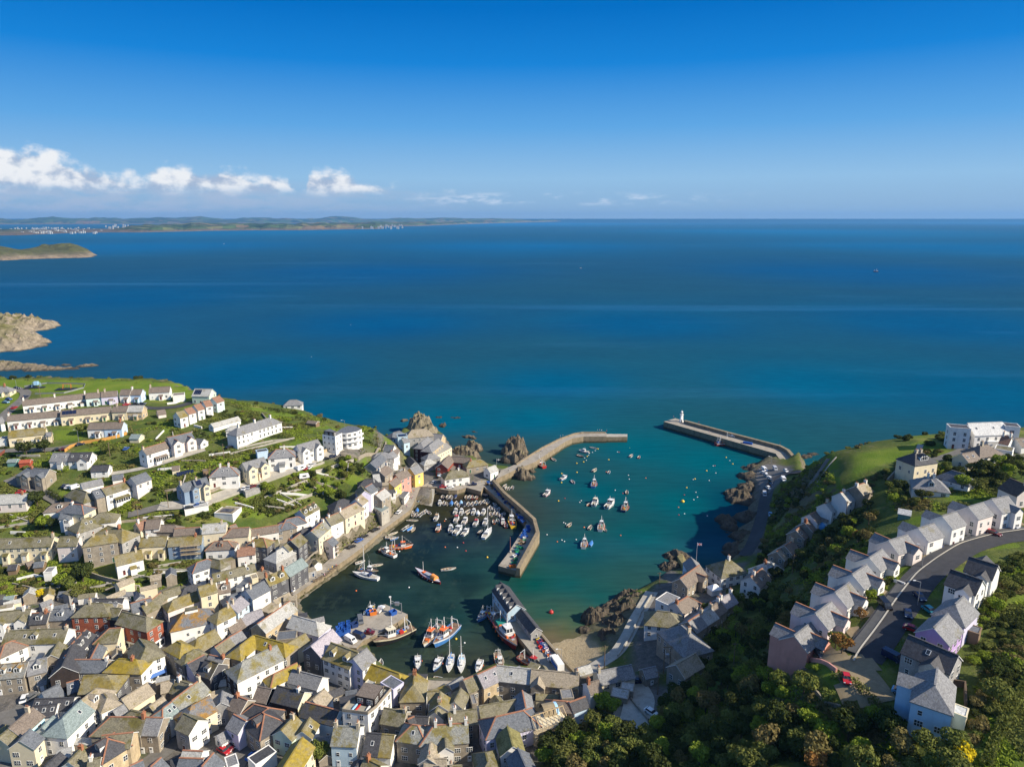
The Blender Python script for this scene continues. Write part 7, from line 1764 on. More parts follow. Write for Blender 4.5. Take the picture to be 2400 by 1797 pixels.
def scatter(txt, count, rad, kinds, label, group, kind='tree', gap=1.25, pad=.4, road=True):
    pl = [(p.x, p.y) for p in line(txt)]; xs = [p[0] for p in pl]; ys = [p[1] for p in pl]; got = []; tries = 0
    while len(got) < count and tries < count*60:
        tries += 1; x, y = rv.uniform(min(xs), max(xs)), rv.uniform(min(ys), max(ys)); r = rv.uniform(*rad)
        if not inside(x, y, pl) or in_foot(x, y, r*pad) or (road and near_road(x, y, r*.6)): continue
        if any((x-a)**2+(y-c_)**2 < (gap*(r+q)*.5)**2 for a, c_, q in got): continue
        got.append((x, y, r)); k = rv.choice(kinds)
        if kind == 'tree': tree(x, y, r, k, label, group, rv.uniform(.85, 1.15))
        else: bush(x, y, r, k, label, group)
    return got
TH1 = "1255 1830 1300 1720 1345 1655 1385 1640 1420 1660 1445 1720 1490 1735 1540 1700 1545 1650 1600 1620 1690 1600 1760 1590 1850 1600 1920 1640 1965 1655 2040 1690 2140 1695 2230 1690 2290 1640 2330 1560 2360 1600 2270 1740 2230 1830"
scatter(TH1, 128, (1.9, 3.9), ['dark', 'olive', 'dark', 'olive', 'dark', 'heath', 'olive', 'bright'], "bushy tree in the dense thicket along the bottom right", "trees in the thicket below the close", gap=1.05)
TH2 = "1640 1440 1700 1400 1790 1370 1850 1330 1880 1280 1930 1240 1960 1200 2040 1190 2060 1230 2030 1290 1960 1310 1900 1380 1850 1440 1830 1500 1820 1580 1720 1600 1610 1610 1560 1590 1640 1520"
scatter(TH2, 80, (1.6, 3.2), ['dark', 'dark', 'olive', 'heath', 'dark', 'bright'], "garden tree on the shady bank between cliff row and estate", "trees on the shady bank", gap=1.3)
TH3 = "1880 1112 1925 1085 1945 1110 1960 1150 1985 1160 1960 1185 1900 1215 1850 1275 1800 1335 1770 1320 1795 1250 1808 1180 1840 1140"
scatter(TH3, 70, (1.4, 2.6), ['dark', 'olive', 'heath', 'bright'], "scrubby bush on the steep bank above the coast road", "bushes on the coast road bank", 'bush', 1.0)
scatter("2080 1120 2140 1100 2200 1090 2400 1080 2400 1140 2300 1160 2230 1150 2180 1180 2130 1200 2080 1180", 40, (1.6, 3.0), ['dark', 'olive', 'bright', 'dark'], "garden tree among the villas near the clifftop hotel", "trees among the clifftop villas")
scatter("2100 1030 2140 1018 2230 1022 2260 1045 2200 1062 2150 1058", 22, (1.6, 2.6), ['dark', 'dark', 'olive'], "dark windswept bush beside the clifftop hotel", "bushes beside the clifftop hotel", 'bush', .9)
scatter("1930 1072 1990 1050 2060 1032 2150 1020 2150 1030 2070 1042 1990 1060 1940 1080", 36, (1.0, 1.8), ['heath', 'olive', 'heath'], "low heath bush along the right cliff edge", "bushes on the right cliff edge", 'bush', .9)
scatter("2055 1110 2105 1085 2160 1062 2210 1055 2200 1070 2140 1085 2080 1125 2020 1150", 34, (1.2, 2.2), ['heath', 'olive', 'dark'], "brownish bush on the bank below the cliff field", "bushes below the cliff field", 'bush', 1.0)
scatter("2255 1700 2300 1620 2340 1540 2400 1470 2400 1540 2340 1640 2280 1740", 40, (1.4, 2.4), ['olive', 'heath', 'dark'], "hedge bush in the tangled strip beside the meadow", "hedge beside the meadow", 'bush', .85)
scatter("2250 1420 2330 1330 2400 1300 2400 1380 2300 1440", 22, (1.6, 2.6), ['dark', 'olive'], "rounded bush on the slope above the close", "bushes above the close", 'bush', 1.0)
scatter("2260 1460 2330 1440 2400 1450 2370 1560 2280 1580 2240 1520", 20, (1.2, 2.4), ['bright', 'olive', 'dark'], "garden bush behind the right side of the close", "bushes behind the close", 'bush', 1.1)
scatter("1930 1330 1985 1285 2055 1255 2060 1290 2000 1330 1940 1390 1890 1450 1870 1440", 26, (1.2, 2.2), ['dark', 'olive', 'bright'], "small garden bush behind the estate row", "bushes behind the estate row", 'bush', 1.1)
scatter("2060 1330 2130 1290 2230 1255 2290 1240 2230 1275 2130 1335 2080 1390 2050 1440 2020 1450", 22, (.8, 1.5), ['bright', 'olive', 'dark'], "front garden shrub along the estate road", "front garden shrubs of the estate", 'bush', 1.2)
# left: cliff-edge scrub, gardens and lanes
scatter("-30 884 100 880 200 882 300 889 420 893 480 905 515 925 500 932 470 912 420 902 300 896 200 889 100 888 -30 893", 70, (1.6, 3.0), ['dark', 'dark', 'olive'], "dark scrub bush along the far cliff edge of the field", "cliff edge scrub behind the playing field", 'bush', .8)
scatter("500 920 560 938 650 945 720 958 790 990 830 1002 820 1015 770 1000 700 975 640 955 560 948 510 938", 62, (1.4, 2.5), ['dark', 'heath', 'olive'], "dark bush on the cliff edge above the harbour mouth", "cliff edge scrub above the harbour", 'bush', .85)
scatter("835 1000 885 990 915 1030 925 1085 960 1090 985 1120 945 1105 905 1060 860 1010", 26, (1.1, 2.0), ['bright', 'olive', 'dark'], "green bush on the steep bank over the inn", "bushes on the bank over the inn", 'bush', 1.0)
GARD = ["200 1000 370 990 560 960 700 985 730 1000 700 1030 560 1045 470 1060 390 1080 330 1090 210 1075", "0 1070 160 1060 220 1085 340 1090 480 1060 620 1045 700 1045 720 1065 560 1130 460 1165 360 1180 250 1160 180 1110 60 1120 0 1110", "480 1185 640 1135 760 1095 840 1070 860 1090 800 1140 720 1180 640 1210 560 1215 470 1220 380 1200", "220 1190 340 1160 380 1195 480 1225 400 1235 300 1215 230 1240", "0 1130 60 1160 150 1200 110 1250 0 1260", "0 1310 120 1310 220 1330 240 1360 340 1340 420 1370 330 1390 200 1385 100 1385 0 1390", "330 1300 440 1310 500 1330 430 1360 330 1350"]
cnt = [60, 62, 60, 22, 20, 46, 20]
for t, n in zip(GARD, cnt):
    i = GARD.index(t)
    nm_ = ("above the white villas", "between the hill lanes", "below the terrace road", "beside the lane terrace", "at the left edge of the hill", "on the allotment slope", "under the yellow-roofed house")[i]
    scatter(t, n, (.9, 2.0), ['bright', 'olive', 'dark', 'olive', 'bright', 'heath'], "garden shrub " + nm_, "garden shrubs " + nm_, 'bush', 1.15)
scatter("740 1090 850 1070 870 1110 820 1150 770 1170 700 1175 690 1140", 12, (2.0, 3.0), ['dark', 'bright', 'olive'], "leafy tree in the gardens behind the stepped harbour row", "trees behind the harbour row")
# trees one can tell apart
for px, py, r, k, lab in ((60,1052,4.6,'dark',"large round dark tree before the lichened-ridge house"), (103,1046,3.8,'dark',"darker round tree right of the large round one"), (192,1006,3.2,'olive',"spreading tree on the rough green below the second terrace"), (250,1052,3.2,'olive',"loose tree under the fence by the white semi"),
 (85,1168,4.2,'dark',"tall dark trees by the blush bungalow"), (100,1225,3.6,'bright',"pale green tree beside the white gabled cottage"), (120,1228,3.0,'dark',"dark tree right of the pale green one"), (192,1342,4.6,'dark',"near-black round tree above the allotments"), (160,1370,3.6,'olive',"olive tree on the allotment slope"), (142,1360,3.0,'bright',"bright bush tree left of the olive one"), (180,1395,2.8,'olive',"smaller olive tree above the red brick roofs"),
 (90,1393,2.4,'gold',"vivid yellow shrub on the allotment slope"), (465,1130,2.4,'bright',"yellow-green tree below the terrace road garage"), (620,1140,2.6,'bright',"bright green tree beside the roof parking"), (640,1155,2.4,'olive',"olive tree beside the roof parking"), (800,1165,4.0,'dark',"big dark tree behind the stepped harbour row"), (770,1155,3.4,'bright',"sunlit tree behind the stepped harbour row"),
 (745,1765,3.6,'olive',"autumn-tinged tree at the bottom beside the blue house"), (1960,1500,2.6,'olive',"round green tree in front of the salmon house"), (1975,1510,2.8,'rust',"rust-red tree in front of the salmon house"), (2020,1440,2.0,'rust',"reddish small tree in a front garden of the estate"), (2042,1395,1.8,'bright',"pale shrub tree on the estate verge"),
 (1790,1590,3.2,'bright',"pale domed tree left of the salmon house"), (1825,1600,3.0,'olive',"greyish tree beside the pale domed tree"), (1410,1640,3.2,'bright',"sunlit tree at the garage yard"), (1437,1655,2.6,'bright',"second sunlit tree at the garage yard"), (1390,1690,3.2,'olive',"golden-green tree at the head of the thicket"),
 (2255,1130,3.4,'bright',"clipped bright round tree between two bungalows"), (2300,1095,3.6,'dark',"tall dark tree beside the hipped white bungalow"), (2110,1140,3.2,'dark',"dark tree before the cream villa wall"), (2335,1420,2.4,'bright',"yellow-green tree behind the top of the close"), (2255,1770,2.6,'gold',"golden bush in the bottom right thicket"), (1915,1790,3.0,'rust',"rusty brown shrub at the bottom of the thicket"),
 (1880,1265,2.4,'bright',"bright tree above the cliff row cottages"), (1990,1250,3.0,'bright',"bright green tree in the middle of the shady bank"), (1960,1290,2.6,'bright',"yellow-green tree lower on the shady bank"), (2010,1255,2.6,'rust',"brownish tree beside the bright bank tree")):
    p = hit(px, py, r*.9); tree(p.x, p.y, r, k, lab)
for px, py, r, lab in ((1915,1562,1.3,"smooth clipped dome shrub below the salmon house drive"), (1899,1560,1.2,"darker clipped dome shrub beside the smooth one")):
    p = hit(px, py, r*.6); bush(p.x, p.y, r, 'bright', lab, None)
plant_bushes()
# undergrowth nobody could count: low leaves over the slopes
vs, fs, ms_ = [], [], []
rg = np.random.RandomState(4); um = [LM['dark'], LM['olive'], LM['bright'], LM['heath']]
def sprout(txt, n, hmax, pw=(.3, .3, .2, .2), pad=.3):
    pl = [(p.x, p.y) for p in line(txt)]; xs = [p[0] for p in pl]; ys = [p[1] for p in pl]; k = 0; t = 0
    while k < n and t < n*8:
        t += 1; x, y = rg.uniform(min(xs), max(xs)), rg.uniform(min(ys), max(ys))
        if not inside(x, y, pl) or in_foot(x, y, pad): continue
        c_ = mnoise.noise((x*.08, y*.08, 2.0))
        if c_ < -.12 or near_road(x, y, .4): continue
        k += 1; h0 = hmax*max(.1, .35+c_)*rg.uniform(.3, 1); mi = int(min(3, max(0, (mnoise.noise((x*.05, y*.05, 8.0))+.45)*4)))
        for _ in range(4):
            p = Vector((x+rg.uniform(-.8, .8), y+rg.uniform(-.8, .8), gz(x, y)+h0*rg.uniform(.3, 1.1))); nn = Vector((rg.normal(0, .7), rg.normal(0, .7), 1)).normalized(); tt = nn.orthogonal().normalized(); tt = Matrix.Rotation(rg.uniform(0, 6.28), 3, nn) @ tt; bb = nn.cross(tt); s = rg.uniform(.22, .55)
            b0 = len(vs); vs.extend([p+tt*s, p+bb*s*.7, p-tt*s, p-bb*s*.7]); fs.append((b0, b0+1, b0+2, b0+3)); ms_.append(mi)
for t in GARD: sprout(t, 2300, 1.1)
for t, n in ((TH1, 5200), (TH2, 4200), (TH3, 3000)): sprout(t, n, 1.5)
sprout("500 935 700 965 800 1000 760 1040 640 1030 560 1000 480 960", 1800, .8); sprout("2080 1100 2400 1080 2400 1200 2230 1200 2080 1200", 2200, 1.0); sprout("2240 1720 2320 1560 2400 1450 2400 1560 2280 1750", 1800, 1.2); sprout("1900 1330 2060 1250 2060 1290 1890 1450", 1200, .8); sprout("2330 1700 2400 1600 2400 1797 2290 1797", 1500, .35, pad=.1); sprout("0 1240 200 1250 330 1340 440 1310 500 1330 430 1370 200 1390 0 1395", 2600, .9)
sprout("830 1000 900 1010 920 1080 960 1120 920 1150 860 1120 840 1060", 1100, .8); sprout("700 1405 790 1330 880 1250 940 1190 900 1170 820 1210 730 1290", 900, .7)
sprout("-30 884 200 882 420 893 515 925 470 920 300 896 -30 895", 900, 1.2); sprout("2250 1430 2400 1300 2400 1450 2280 1480", 1500, 1.2)
me = bpy.data.meshes.new('undergrowth'); me.from_pydata([tuple(v) for v in vs], [], fs)
for m in um: me.materials.append(m)
me.polygons.foreach_set('material_index', ms_); o = link(me, 'undergrowth'); o['kind'] = 'stuff'
# ---------------------------------------------------------------- everything else
# lighthouse
lp = atz(1540+200*.2837, 940+170*.2837, 5); lh = empty('lighthouse', (lp.x, lp.y, 5), 0, "white round lighthouse at the tip of the outer pier", "lighthouse")
WP_ = M_['whitep']
MB().lathe([(1.55,0),(1.6,.5),(1.3,.55),(1.05,5.4)], WP_, 20).build('tower', lh, True); MB().lathe([(1.35,5.4),(1.5,5.55),(1.5,5.75),(1.3,5.78)], WP_, 20).build('gallery', lh)
lt = MB().lathe([(.85,5.78),(.85,6.3),(.85,7.3)], WP_, 12).build('lantern', lh); mb = MB()
for i in range(6): a = 1.047*i; mb.mesh([(.87*math.cos(a-.4),.87*math.sin(a-.4),6.35),(.87*math.cos(a+.4),.87*math.sin(a+.4),6.35),(.87*math.cos(a+.4),.87*math.sin(a+.4),7.15),(.87*math.cos(a-.4),.87*math.sin(a-.4),7.15)], [(0,1,2,3)], M_['glass'])
mb.build('lantern_glass', lt); MB().lathe([(1.0,7.3),(.9,7.6),(.45,8.1),(.08,8.35),(.08,8.8)], WP_, 14).build('dome', lh, True)
mb = MB()
for i in range(14): a = 6.283*i/14; mb.tube((1.42*math.cos(a),1.42*math.sin(a),5.75),(1.42*math.cos(a),1.42*math.sin(a),6.5),.025,.025,M_['steel'],4)
mb.build('railing', lh); mb = MB(); mb.box(-.4,-1.62,.1,.4,-1.45,2.0,DOORS[1]); mb.build('door', lh)
# fish shed on the quay: two roofs, blue gable, pale dormers
def at_m(x, y, z): return atz(1100+x*.18116, 1340+y*.18116, z)
fr = house(1100+405*.18116, 1340+132*.18116, 1100+612*.18116, 1340+418*.18116, 6.8, 3.5, 'g', 'lightblue', 'dark', ['d5', 'Z'], "long fish shed with blue gable and five pale dormers on the quay", 3.2); fr.name = 'fish_shed'; fr['category'] = 'shed'
fr = house(1100+672*.18116, 1340+478*.18116, 1100+868*.18116, 1340+722*.18116, 4.6, 2.1, 'g', 'grey', 'dark', [], "lower open-fronted shed joined to the blue-gabled fish shed", 3.2); fr.name = 'fish_shed'; fr['category'] = 'shed'
# modern white building with a curved wing over the harbour
def flat_block(name, pts, h, m, top, root, wins=None, rows=1):
    pl = [(p.x, p.y) for p in pts]; zb = min(gz(*p) for p in pl) - 1; zt = pts[0].z
    mb = MB(); mb.prism(pl, zb, zt, m, top); o = mb.build(name, root); n = len(pl)
    a = sum(pl[i][0]*pl[(i+1) % n][1]-pl[(i+1) % n][0]*pl[i][1] for i in range(n)); q = pl if a > 0 else pl[::-1]
    for i in range(n):
        A = Vector((*q[i], 0)); B = Vector((*q[(i+1) % n], 0)); d = B-A; L = d.length; nr = Vector((d.y, -d.x, 0)).normalized()
        if L < 2.2 or nr.dot(-A) < 0: continue
        k = max(1, int(L/2.6)); rot = math.atan2(d.y, d.x)
        for f in range(rows):
            for j in range(k):
                c_ = A + d*((j+.5)/k); z = zt - 2.0 - 2.9*f
                w_ = link(WINS[wins if wins is not None else 1], 'window', root, (c_.x, c_.y, z)); w_.rotation_euler = (0, 0, rot)
    return o
def roofpts(txt, ox, oy, k, up):
    n = [float(x) for x in txt.split()]; c = hit(ox+n[0]*k, oy+n[1]*k, up); z = gz(c.x, c.y)+up
    return [atz(ox+n[i]*k, oy+n[i+1]*k, z) for i in range(0, len(n), 2)]
def absroof(txt, ox, oy, k, z):
    n = [float(x) for x in txt.split()]; return [atz(ox+n[i]*k, oy+n[i+1]*k, z) for i in range(0, len(n), 2)]
wm_ = wmat('white'); bl = empty('apartment_building', (0,0,0), 0, "white modern building with curved balconied wing on the hill", "apartments")
flat_block('wall', roofpts("195 318 360 345 448 300 300 262", 720, 960, .18116, 8), 9, wm_, rmat('grey'), bl, 2, 3)
flat_block('penthouse', roofpts("212 272 340 292 372 275 290 245", 720, 960, .18116, 10.4), 11.6, wmat('darkbrown'), rmat('slate'), bl, 1, 1)
cw = roofpts("385 280 440 302 510 304 580 294 650 278 705 250 640 216 530 205 450 238", 720, 960, .18116, 6.6)
flat_block('curved_wing', cw, 9, wm_, rmat('slate'), bl, 1, 3)
mb = MB(); zc = cw[0].z; pl = [Vector((p.x, p.y, 0)) for p in cw[1:6]]; cen = sum(pl, Vector())/5
for dz in (-2.6, -5.2):
    out = [p+(p-Vector((cw[7].x, cw[7].y, 0))).normalized()*1.3 for p in pl]
    for i in range(4): mb.mesh([(*pl[i][:2],zc+dz),(*pl[i+1][:2],zc+dz),(*out[i+1][:2],zc+dz),(*out[i][:2],zc+dz),(*out[i+1][:2],zc+dz+1.0),(*out[i][:2],zc+dz+1.0),(*out[i+1][:2],zc+dz-.2),(*out[i][:2],zc+dz-.2)], [(0,3,2,1),(3,5,4,2),(7,3,2,6)], M_['whitep'])
mb.build('balcony', bl)
cb = empty('concrete_building', (0,0,0), 0, "tall concrete building with blue-grey metal roof over the promenade", "building"); flat_block('wall', absroof("825 1240 858 1187 1060 1262 960 1322", 720, 960, .18116, 11), 9.5, M_['pale'], rmat('teal'), cb, 2, 1)
wh = empty('kiosk_building', (0,0,0), 0, "white flat-topped kiosk building beside the promenade", "building"); flat_block('wall', absroof("1185 1112 1255 1052 1320 1056 1255 1138", 720, 960, .18116, 7.6), 4.2, wm_, rmat('slate'), wh, 1, 1)
te = empty('terrace_block', (0,0,0), 0, "cream stone terrace block in front of the tan warehouse", "building"); flat_block('wall', roofpts("1655 605 1870 490 1800 425 1640 500", 720, 960, .18116, 5.5), 5.5, wmat('cream'), M_['pale'], te, 2, 1)
ph = empty('cafe_building', (0,0,0), 0, "white corner building with roof terrace and brown penthouse", "building")
rp = roofpts("455 1468 575 1330 1000 1170 1085 1200 900 1420 785 1510", 720, 1400, .18116, 9.6); flat_block('wall', rp, 9.6, wm_, mat('terrace_tiles', (.34,.32,.26), .9, .2, 1, speck=.3), ph, 0, 3)
flat_block('penthouse', roofpts("622 1262 742 1092 985 1138 865 1312", 720, 1400, .18116, 12.6), 12.6, wmat('darkbrown'), rmat('redbrown' if False else 'brown'), ph, 1, 1)
mb = MB()
for a, c_ in zip(rp, rp[1:]+rp[:1]): mb.bar((a.x, a.y, a.z+.45), (c_.x, c_.y, c_.z+.45), .25, .9, wmat('stone'))
mb.build('parapet', ph)
for (x, y, c_, lab) in ((612,1412,'lblue',"blue kayak lying on the roof terrace"), (650,1422,'red',"red kayak lying on the roof terrace"), (805,1405,'white',"white kayak propped on the roof terrace")):
    p = atz(720+x*.18116, 1400+y*.18116, rp[0].z+.3); q = atz(720+(x+30)*.18116, 1400+(y-35)*.18116, rp[0].z+.3); mb = MB(); vs = []
    for i in range(9): s = i/8; r_ = .42*math.sin(math.pi*min(max(s,.03),.97))**.6; vs += [(-1.9+3.8*s, r_*math.cos(t), .22*math.sin(t)*(r_/.42)) for t in (0, 1.05, 2.1, 3.14, 4.19, 5.24)]
    mb.mesh(vs, [(i*6+j, i*6+(j+1) % 6, (i+1)*6+(j+1) % 6, (i+1)*6+j) for i in range(8) for j in range(6)], bm(c_)); o = mb.build('kayak', None, True); o.location = p; o.rotation_euler = (0,0,math.atan2(q.y-p.y, q.x-p.x)); tag(o, lab, 'kayak')
# walls, fences and hedges along the lanes
def wall(txt, h, w, m, label, name='garden_wall', cat='wall', ox=0, oy=0, k=1.0, posts=False):
    pts = line(txt, ox, oy, k); d = [pts[0]]
    for a, c_ in zip(pts, pts[1:]):
        n = max(1, int((c_-a).length/2.5))
        for i in range(1, n+1): d.append(a.lerp(c_, i/n))
    l = offset_line([(p.x, p.y) for p in d], w/2); r_ = offset_line([(p.x, p.y) for p in d], -w/2); mb = MB(); n = len(d)
    zz = [max(gz(p.x, p.y), .1) for p in d]
    for i in range(n-1):
        A, B, C_, D_ = l[i], l[i+1], r_[i+1], r_[i]; z0, z1 = zz[i], zz[i+1]
        vs = [(*A,z0-1.5),(*B,z1-1.5),(*C_,z1-1.5),(*D_,z0-1.5),(*A,z0+h),(*B,z1+h),(*C_,z1+h),(*D_,z0+h)]; mb.mesh(vs, [(1,0,4,5),(3,2,6,7),(5,4,7,6)] + ([(0,3,7,4)] if i == 0 else []) + ([(2,1,5,6)] if i == n-2 else []), m)
    o = mb.build(name)
    return tag(o, label, cat)
ST = wmat('stone'); PL = M_['pale']; WW = wmat('white')
WL = [("378 1196 440 1192 490 1184 545 1162 620 1132 700 1104 760 1085", 1.1, PL, "pale retaining wall along the lower side of the terrace road"), ("480 1160 540 1136 600 1112 660 1092", 1.3, ST, "stone wall in front of the cream twin-gabled house"), ("672 1090 740 1066 790 1050", 1.6, wmat('buff'), "blush block wall at the top of the terrace road"),
 ("800 1068 840 1078 880 1068 905 1040", 1.8, ST, "curved stone wall below the modern white building"), ("212 1352 240 1362 280 1372 320 1384", 2.4, ST, "stone retaining wall with holes under the yellow-roofed house"), ("372 1088 430 1066 480 1054", 1.0, PL, "pale wall along the lane below the farmhouse"), ("540 1065 620 1045 690 1028", .9, PL, "pale terrace wall on the slope below the long white terrace"), ("560 1052 640 1034", .9, PL, "second pale terrace wall higher on the same slope"),
 ("620 1168 670 1148 720 1128", 1.0, PL, "garden wall between the green lawns above the harbour row"), ("665 1185 720 1165 770 1150", 1.2, PL, "white-topped wall behind the tall dormer house"), ("700 1120 745 1150", 1.0, ST, "stone garden wall running downhill near the caravan"), ("740 1108 800 1090 830 1082", 1.6, PL, "broad pale wall of the upper walled garden"), ("200 1240 280 1225 380 1215", 1.0, ST, "field wall beside the footpath under the long white house"),
 ("0 1238 60 1228 110 1218", 1.0, PL, "pale path wall at the left edge of the hill"), ("40 1362 80 1352 110 1358", 1.4, WW, "white wall of the allotment hut terrace"), ("155 1412 190 1410 225 1402", 2.2, WW, "white curved wall behind the red brick building"), ("392 948 410 946 435 936", 1.2, WW, "white sloping wall under the top garage"), ("2078 1138 2105 1110 2140 1122", 3.0, ST, "tall stone wall corner before the cream villa"), ("1895 1610 1935 1650 1970 1660", .9, ST, "curved wall round the block-paved court"),
 ("2020 1372 2085 1360 2120 1372", .9, WW, "low white garden wall beside the estate lawn"), ("1860 1535 1905 1550 1960 1575", 1.1, wmat('pink'), "salmon retaining wall of the end house drive"), ("1530 1392 1500 1440 1478 1492 1448 1538", .8, PL, "low wall on the seaward side of the beach lane"), ("1478 1640 1520 1690", 1.0, ST, "low wall of the gravel yard"), ("1960 1072 1938 1098 1915 1132", .5, PL, "low pale wall on the cliff edge path"), ("240 1178 330 1160", 1.0, WW, "white wall under the lane terrace"), ("700 1330 760 1290 830 1240 860 1218", 1.0, ST, "wall of the raised walk above the promenade"), ("905 1185 935 1160 960 1132", 1.2, PL, "pale wall below the pink and yellow houses"), ("2190 1600 2260 1610 2262 1660", 1.6, mat('fence_panels', (.13,.09,.06), .85, .2, 1), "dark board fence behind the pale blue house")]
for t, h, m, lab in WL: wall(t, h, .45, m, lab, 'board_fence' if 'fence' in lab else 'garden_wall', 'fence' if 'fence' in lab else 'wall')
wall("152 1060 165 1050 195 1040 240 1034 275 1026 298 1018", 1.7, .12, mat('orange_fence', (.52,.27,.07), .8, .15, 2), "new orange board fence curving round a lawn", 'board_fence', 'fence')
wall("0 1070 12 1060", 1.6, .12, mat('red_fence', (.20,.06,.04), .8, .15, 2), "dark red fence at the left edge", 'board_fence', 'fence')
def hedge(txt, h, w, kind, label):
    pts = line(txt); vs = []; fs = []; r = random.Random(label)
    for a, c_ in zip(pts, pts[1:]):
        L = (c_-a).length; d = (c_-a).normalized(); s_ = Vector((-d.y, d.x, 0))
        for _ in range(int(L*h*26)):
            p = a.lerp(c_, r.random()) + s_*r.uniform(-w, w)*.5; p.z = gz(p.x, p.y) + h*r.random()**.6; nn = Vector((r.gauss(0,1), r.gauss(0,1), r.gauss(.4,1))).normalized(); t = nn.orthogonal().normalized(); b_ = nn.cross(t); s = r.uniform(.16,.36); b0 = len(vs); vs += [p+t*s, p+b_*s*.7, p-t*s, p-b_*s*.7]; fs.append((b0,b0+1,b0+2,b0+3))
    o = MB().mesh(vs, fs, LM[kind]).build('hedge'); tag(o, label, 'hedge')
for q in (("2420 1590 2365 1670 2335 1730 2310 1800", 1.7, 2.2, 'olive', "dark hedge crossing the bottom right meadow"), ("2055 1368 2085 1360 2108 1364", 1.3, 1.8, 'bright', "yellow-green clipped hedge in front of the estate lawn"), ("1945 1590 2000 1600 2090 1690 2110 1690", 1.5, 2.0, 'olive', "hedge between the paved court and the thicket"), ("2215 1160 2230 1150", 1.6, 1.5, 'bright', "short bright hedge by the slate bungalow"), ("2205 1120 2240 1130 2262 1140", 1.4, 1.4, 'dark', "dark hedge below the slate-roofed bungalow"), ("154 1108 162 1080", 1.8, 2.4, 'bright', "tall bright hedge by the dark garage"), ("660 1140 690 1152", 1.4, 1.6, 'dark', "dark hedge beside the walled lawn"), ("0 1050 20 1052", 1.2, 1.6, 'dark', "clipped hedge below the white annexe"), ("85 998 140 990", 1.0, 1.2, 'olive', "garden hedge before the second terrace"), ("112 1155 152 1180", 2.0, 2.4, 'dark', "dark hedge bank along the steep lane"), ("620 1345 690 1300", 1.2, 1.2, 'bright', "green strip behind the slate-hung quay house")): hedge(*q)
# street lamps and poles
def pole(px, py, h, label, lamp=True, wood=False, arms=0):
    p = hit(px, py); root = empty('street_lamp' if lamp else 'utility_pole', (p.x, p.y, gz(p.x, p.y)), rv.uniform(-.5, .5), label, 'street lamp' if lamp else 'utility pole')
    mb = MB(); mb.tube((0,0,-.5), (0,0,h), .11 if not wood else .16, .07 if not wood else .12, M_['timber'] if wood else M_['steel'], 8); mb.build('post', root)
    if lamp:
        mb = MB(); mb.tube((0,0,h-.1), (-1.5,0,h+.35), .05, .05, M_['steel'], 6); ar = mb.build('arm', root); mb = MB(); mb.box(-2.1,-.14,h+.28,-1.4,.14,h+.46, M_['frame']); mb.build('lamp_head', ar)
    else:
        mb = MB(); mb.box(-.9,-.06,h-.6,.9,.06,h-.45, M_['timber']); mb.build('crossarm', root)
    return root
for px, py, h, lab in ((40,915,7,"street lamp on the upper cul-de-sac"), (185,1038,7,"street lamp at the orange fence"), (2150,1418,7,"street lamp on the right kerb of the estate road"), (2160,1330,7,"street lamp at the corner of the estate lawn"), (386,1105,7,"street lamp by the farmhouse lane"), (1316,1563,7,"lamp post on the fish quay wall"), (809,1012,7,"lamp post on the bank by the modern white building"), (1807,1092,6,"lamp post at the pier car park")): pole(px, py, h, lab)
for px, py, h, lab in ((395,1190,9,"wooden pole at the terrace road bend"), (525,1075,8,"wooden pole below the long white terrace"), (258,1070,8,"wooden pole beside the farmhouse garden"), (325,1222,8,"wooden pole above the cream cottage"), (375,1366,8,"wooden pole in the bushes above the town"), (885,1040,9,"wooden pole at the bend of the hill path"), (1416,1568,9,"wooden pole at the foot of the beach lane"), (1545,1372,6,"wooden pole at the end of the beach lane"), (1655,1390,8,"wooden pole behind the glass conservatory"), (1857,1345,8,"wooden pole below the boxy dormer cottage"), (1982,1212,7,"wooden pole in the gardens of the cliff row"), (1690,1500,8,"stayed wooden pole by the stone square house"), (1719,1560,8,"lone wooden pole in the dark bank"), (1541,1627,8,"wooden pole at the cabin garden"), (95,930,7,"thin pole behind the upper terrace"), (125,1040,8,"dark pole at the rough green")): pole(px, py, h, lab, False, True)
pp = hit(1562, 1575); root = empty('utility_pole', (pp.x, pp.y, gz(pp.x, pp.y)), .1, "twin-pole transformer stand beside the old stone cottage", 'utility pole')
for x in (-1, 1): mb = MB(); mb.tube((x*1.0,0,-.5), (x*1.0,0,9.5), .16, .12, M_['timber'], 8); mb.build('post', root)
mb = MB(); mb.box(-1.6,-.1,9.0,1.6,.1,9.2,M_['timber']); mb.box(-1.2,-.1,5.2,1.2,.1,5.4,M_['timber']); mb.build('crossarm', root); mb = MB(); mb.box(-.5,-.45,5.4,.5,.45,6.6,M_['steel']); mb.build('transformer', root)
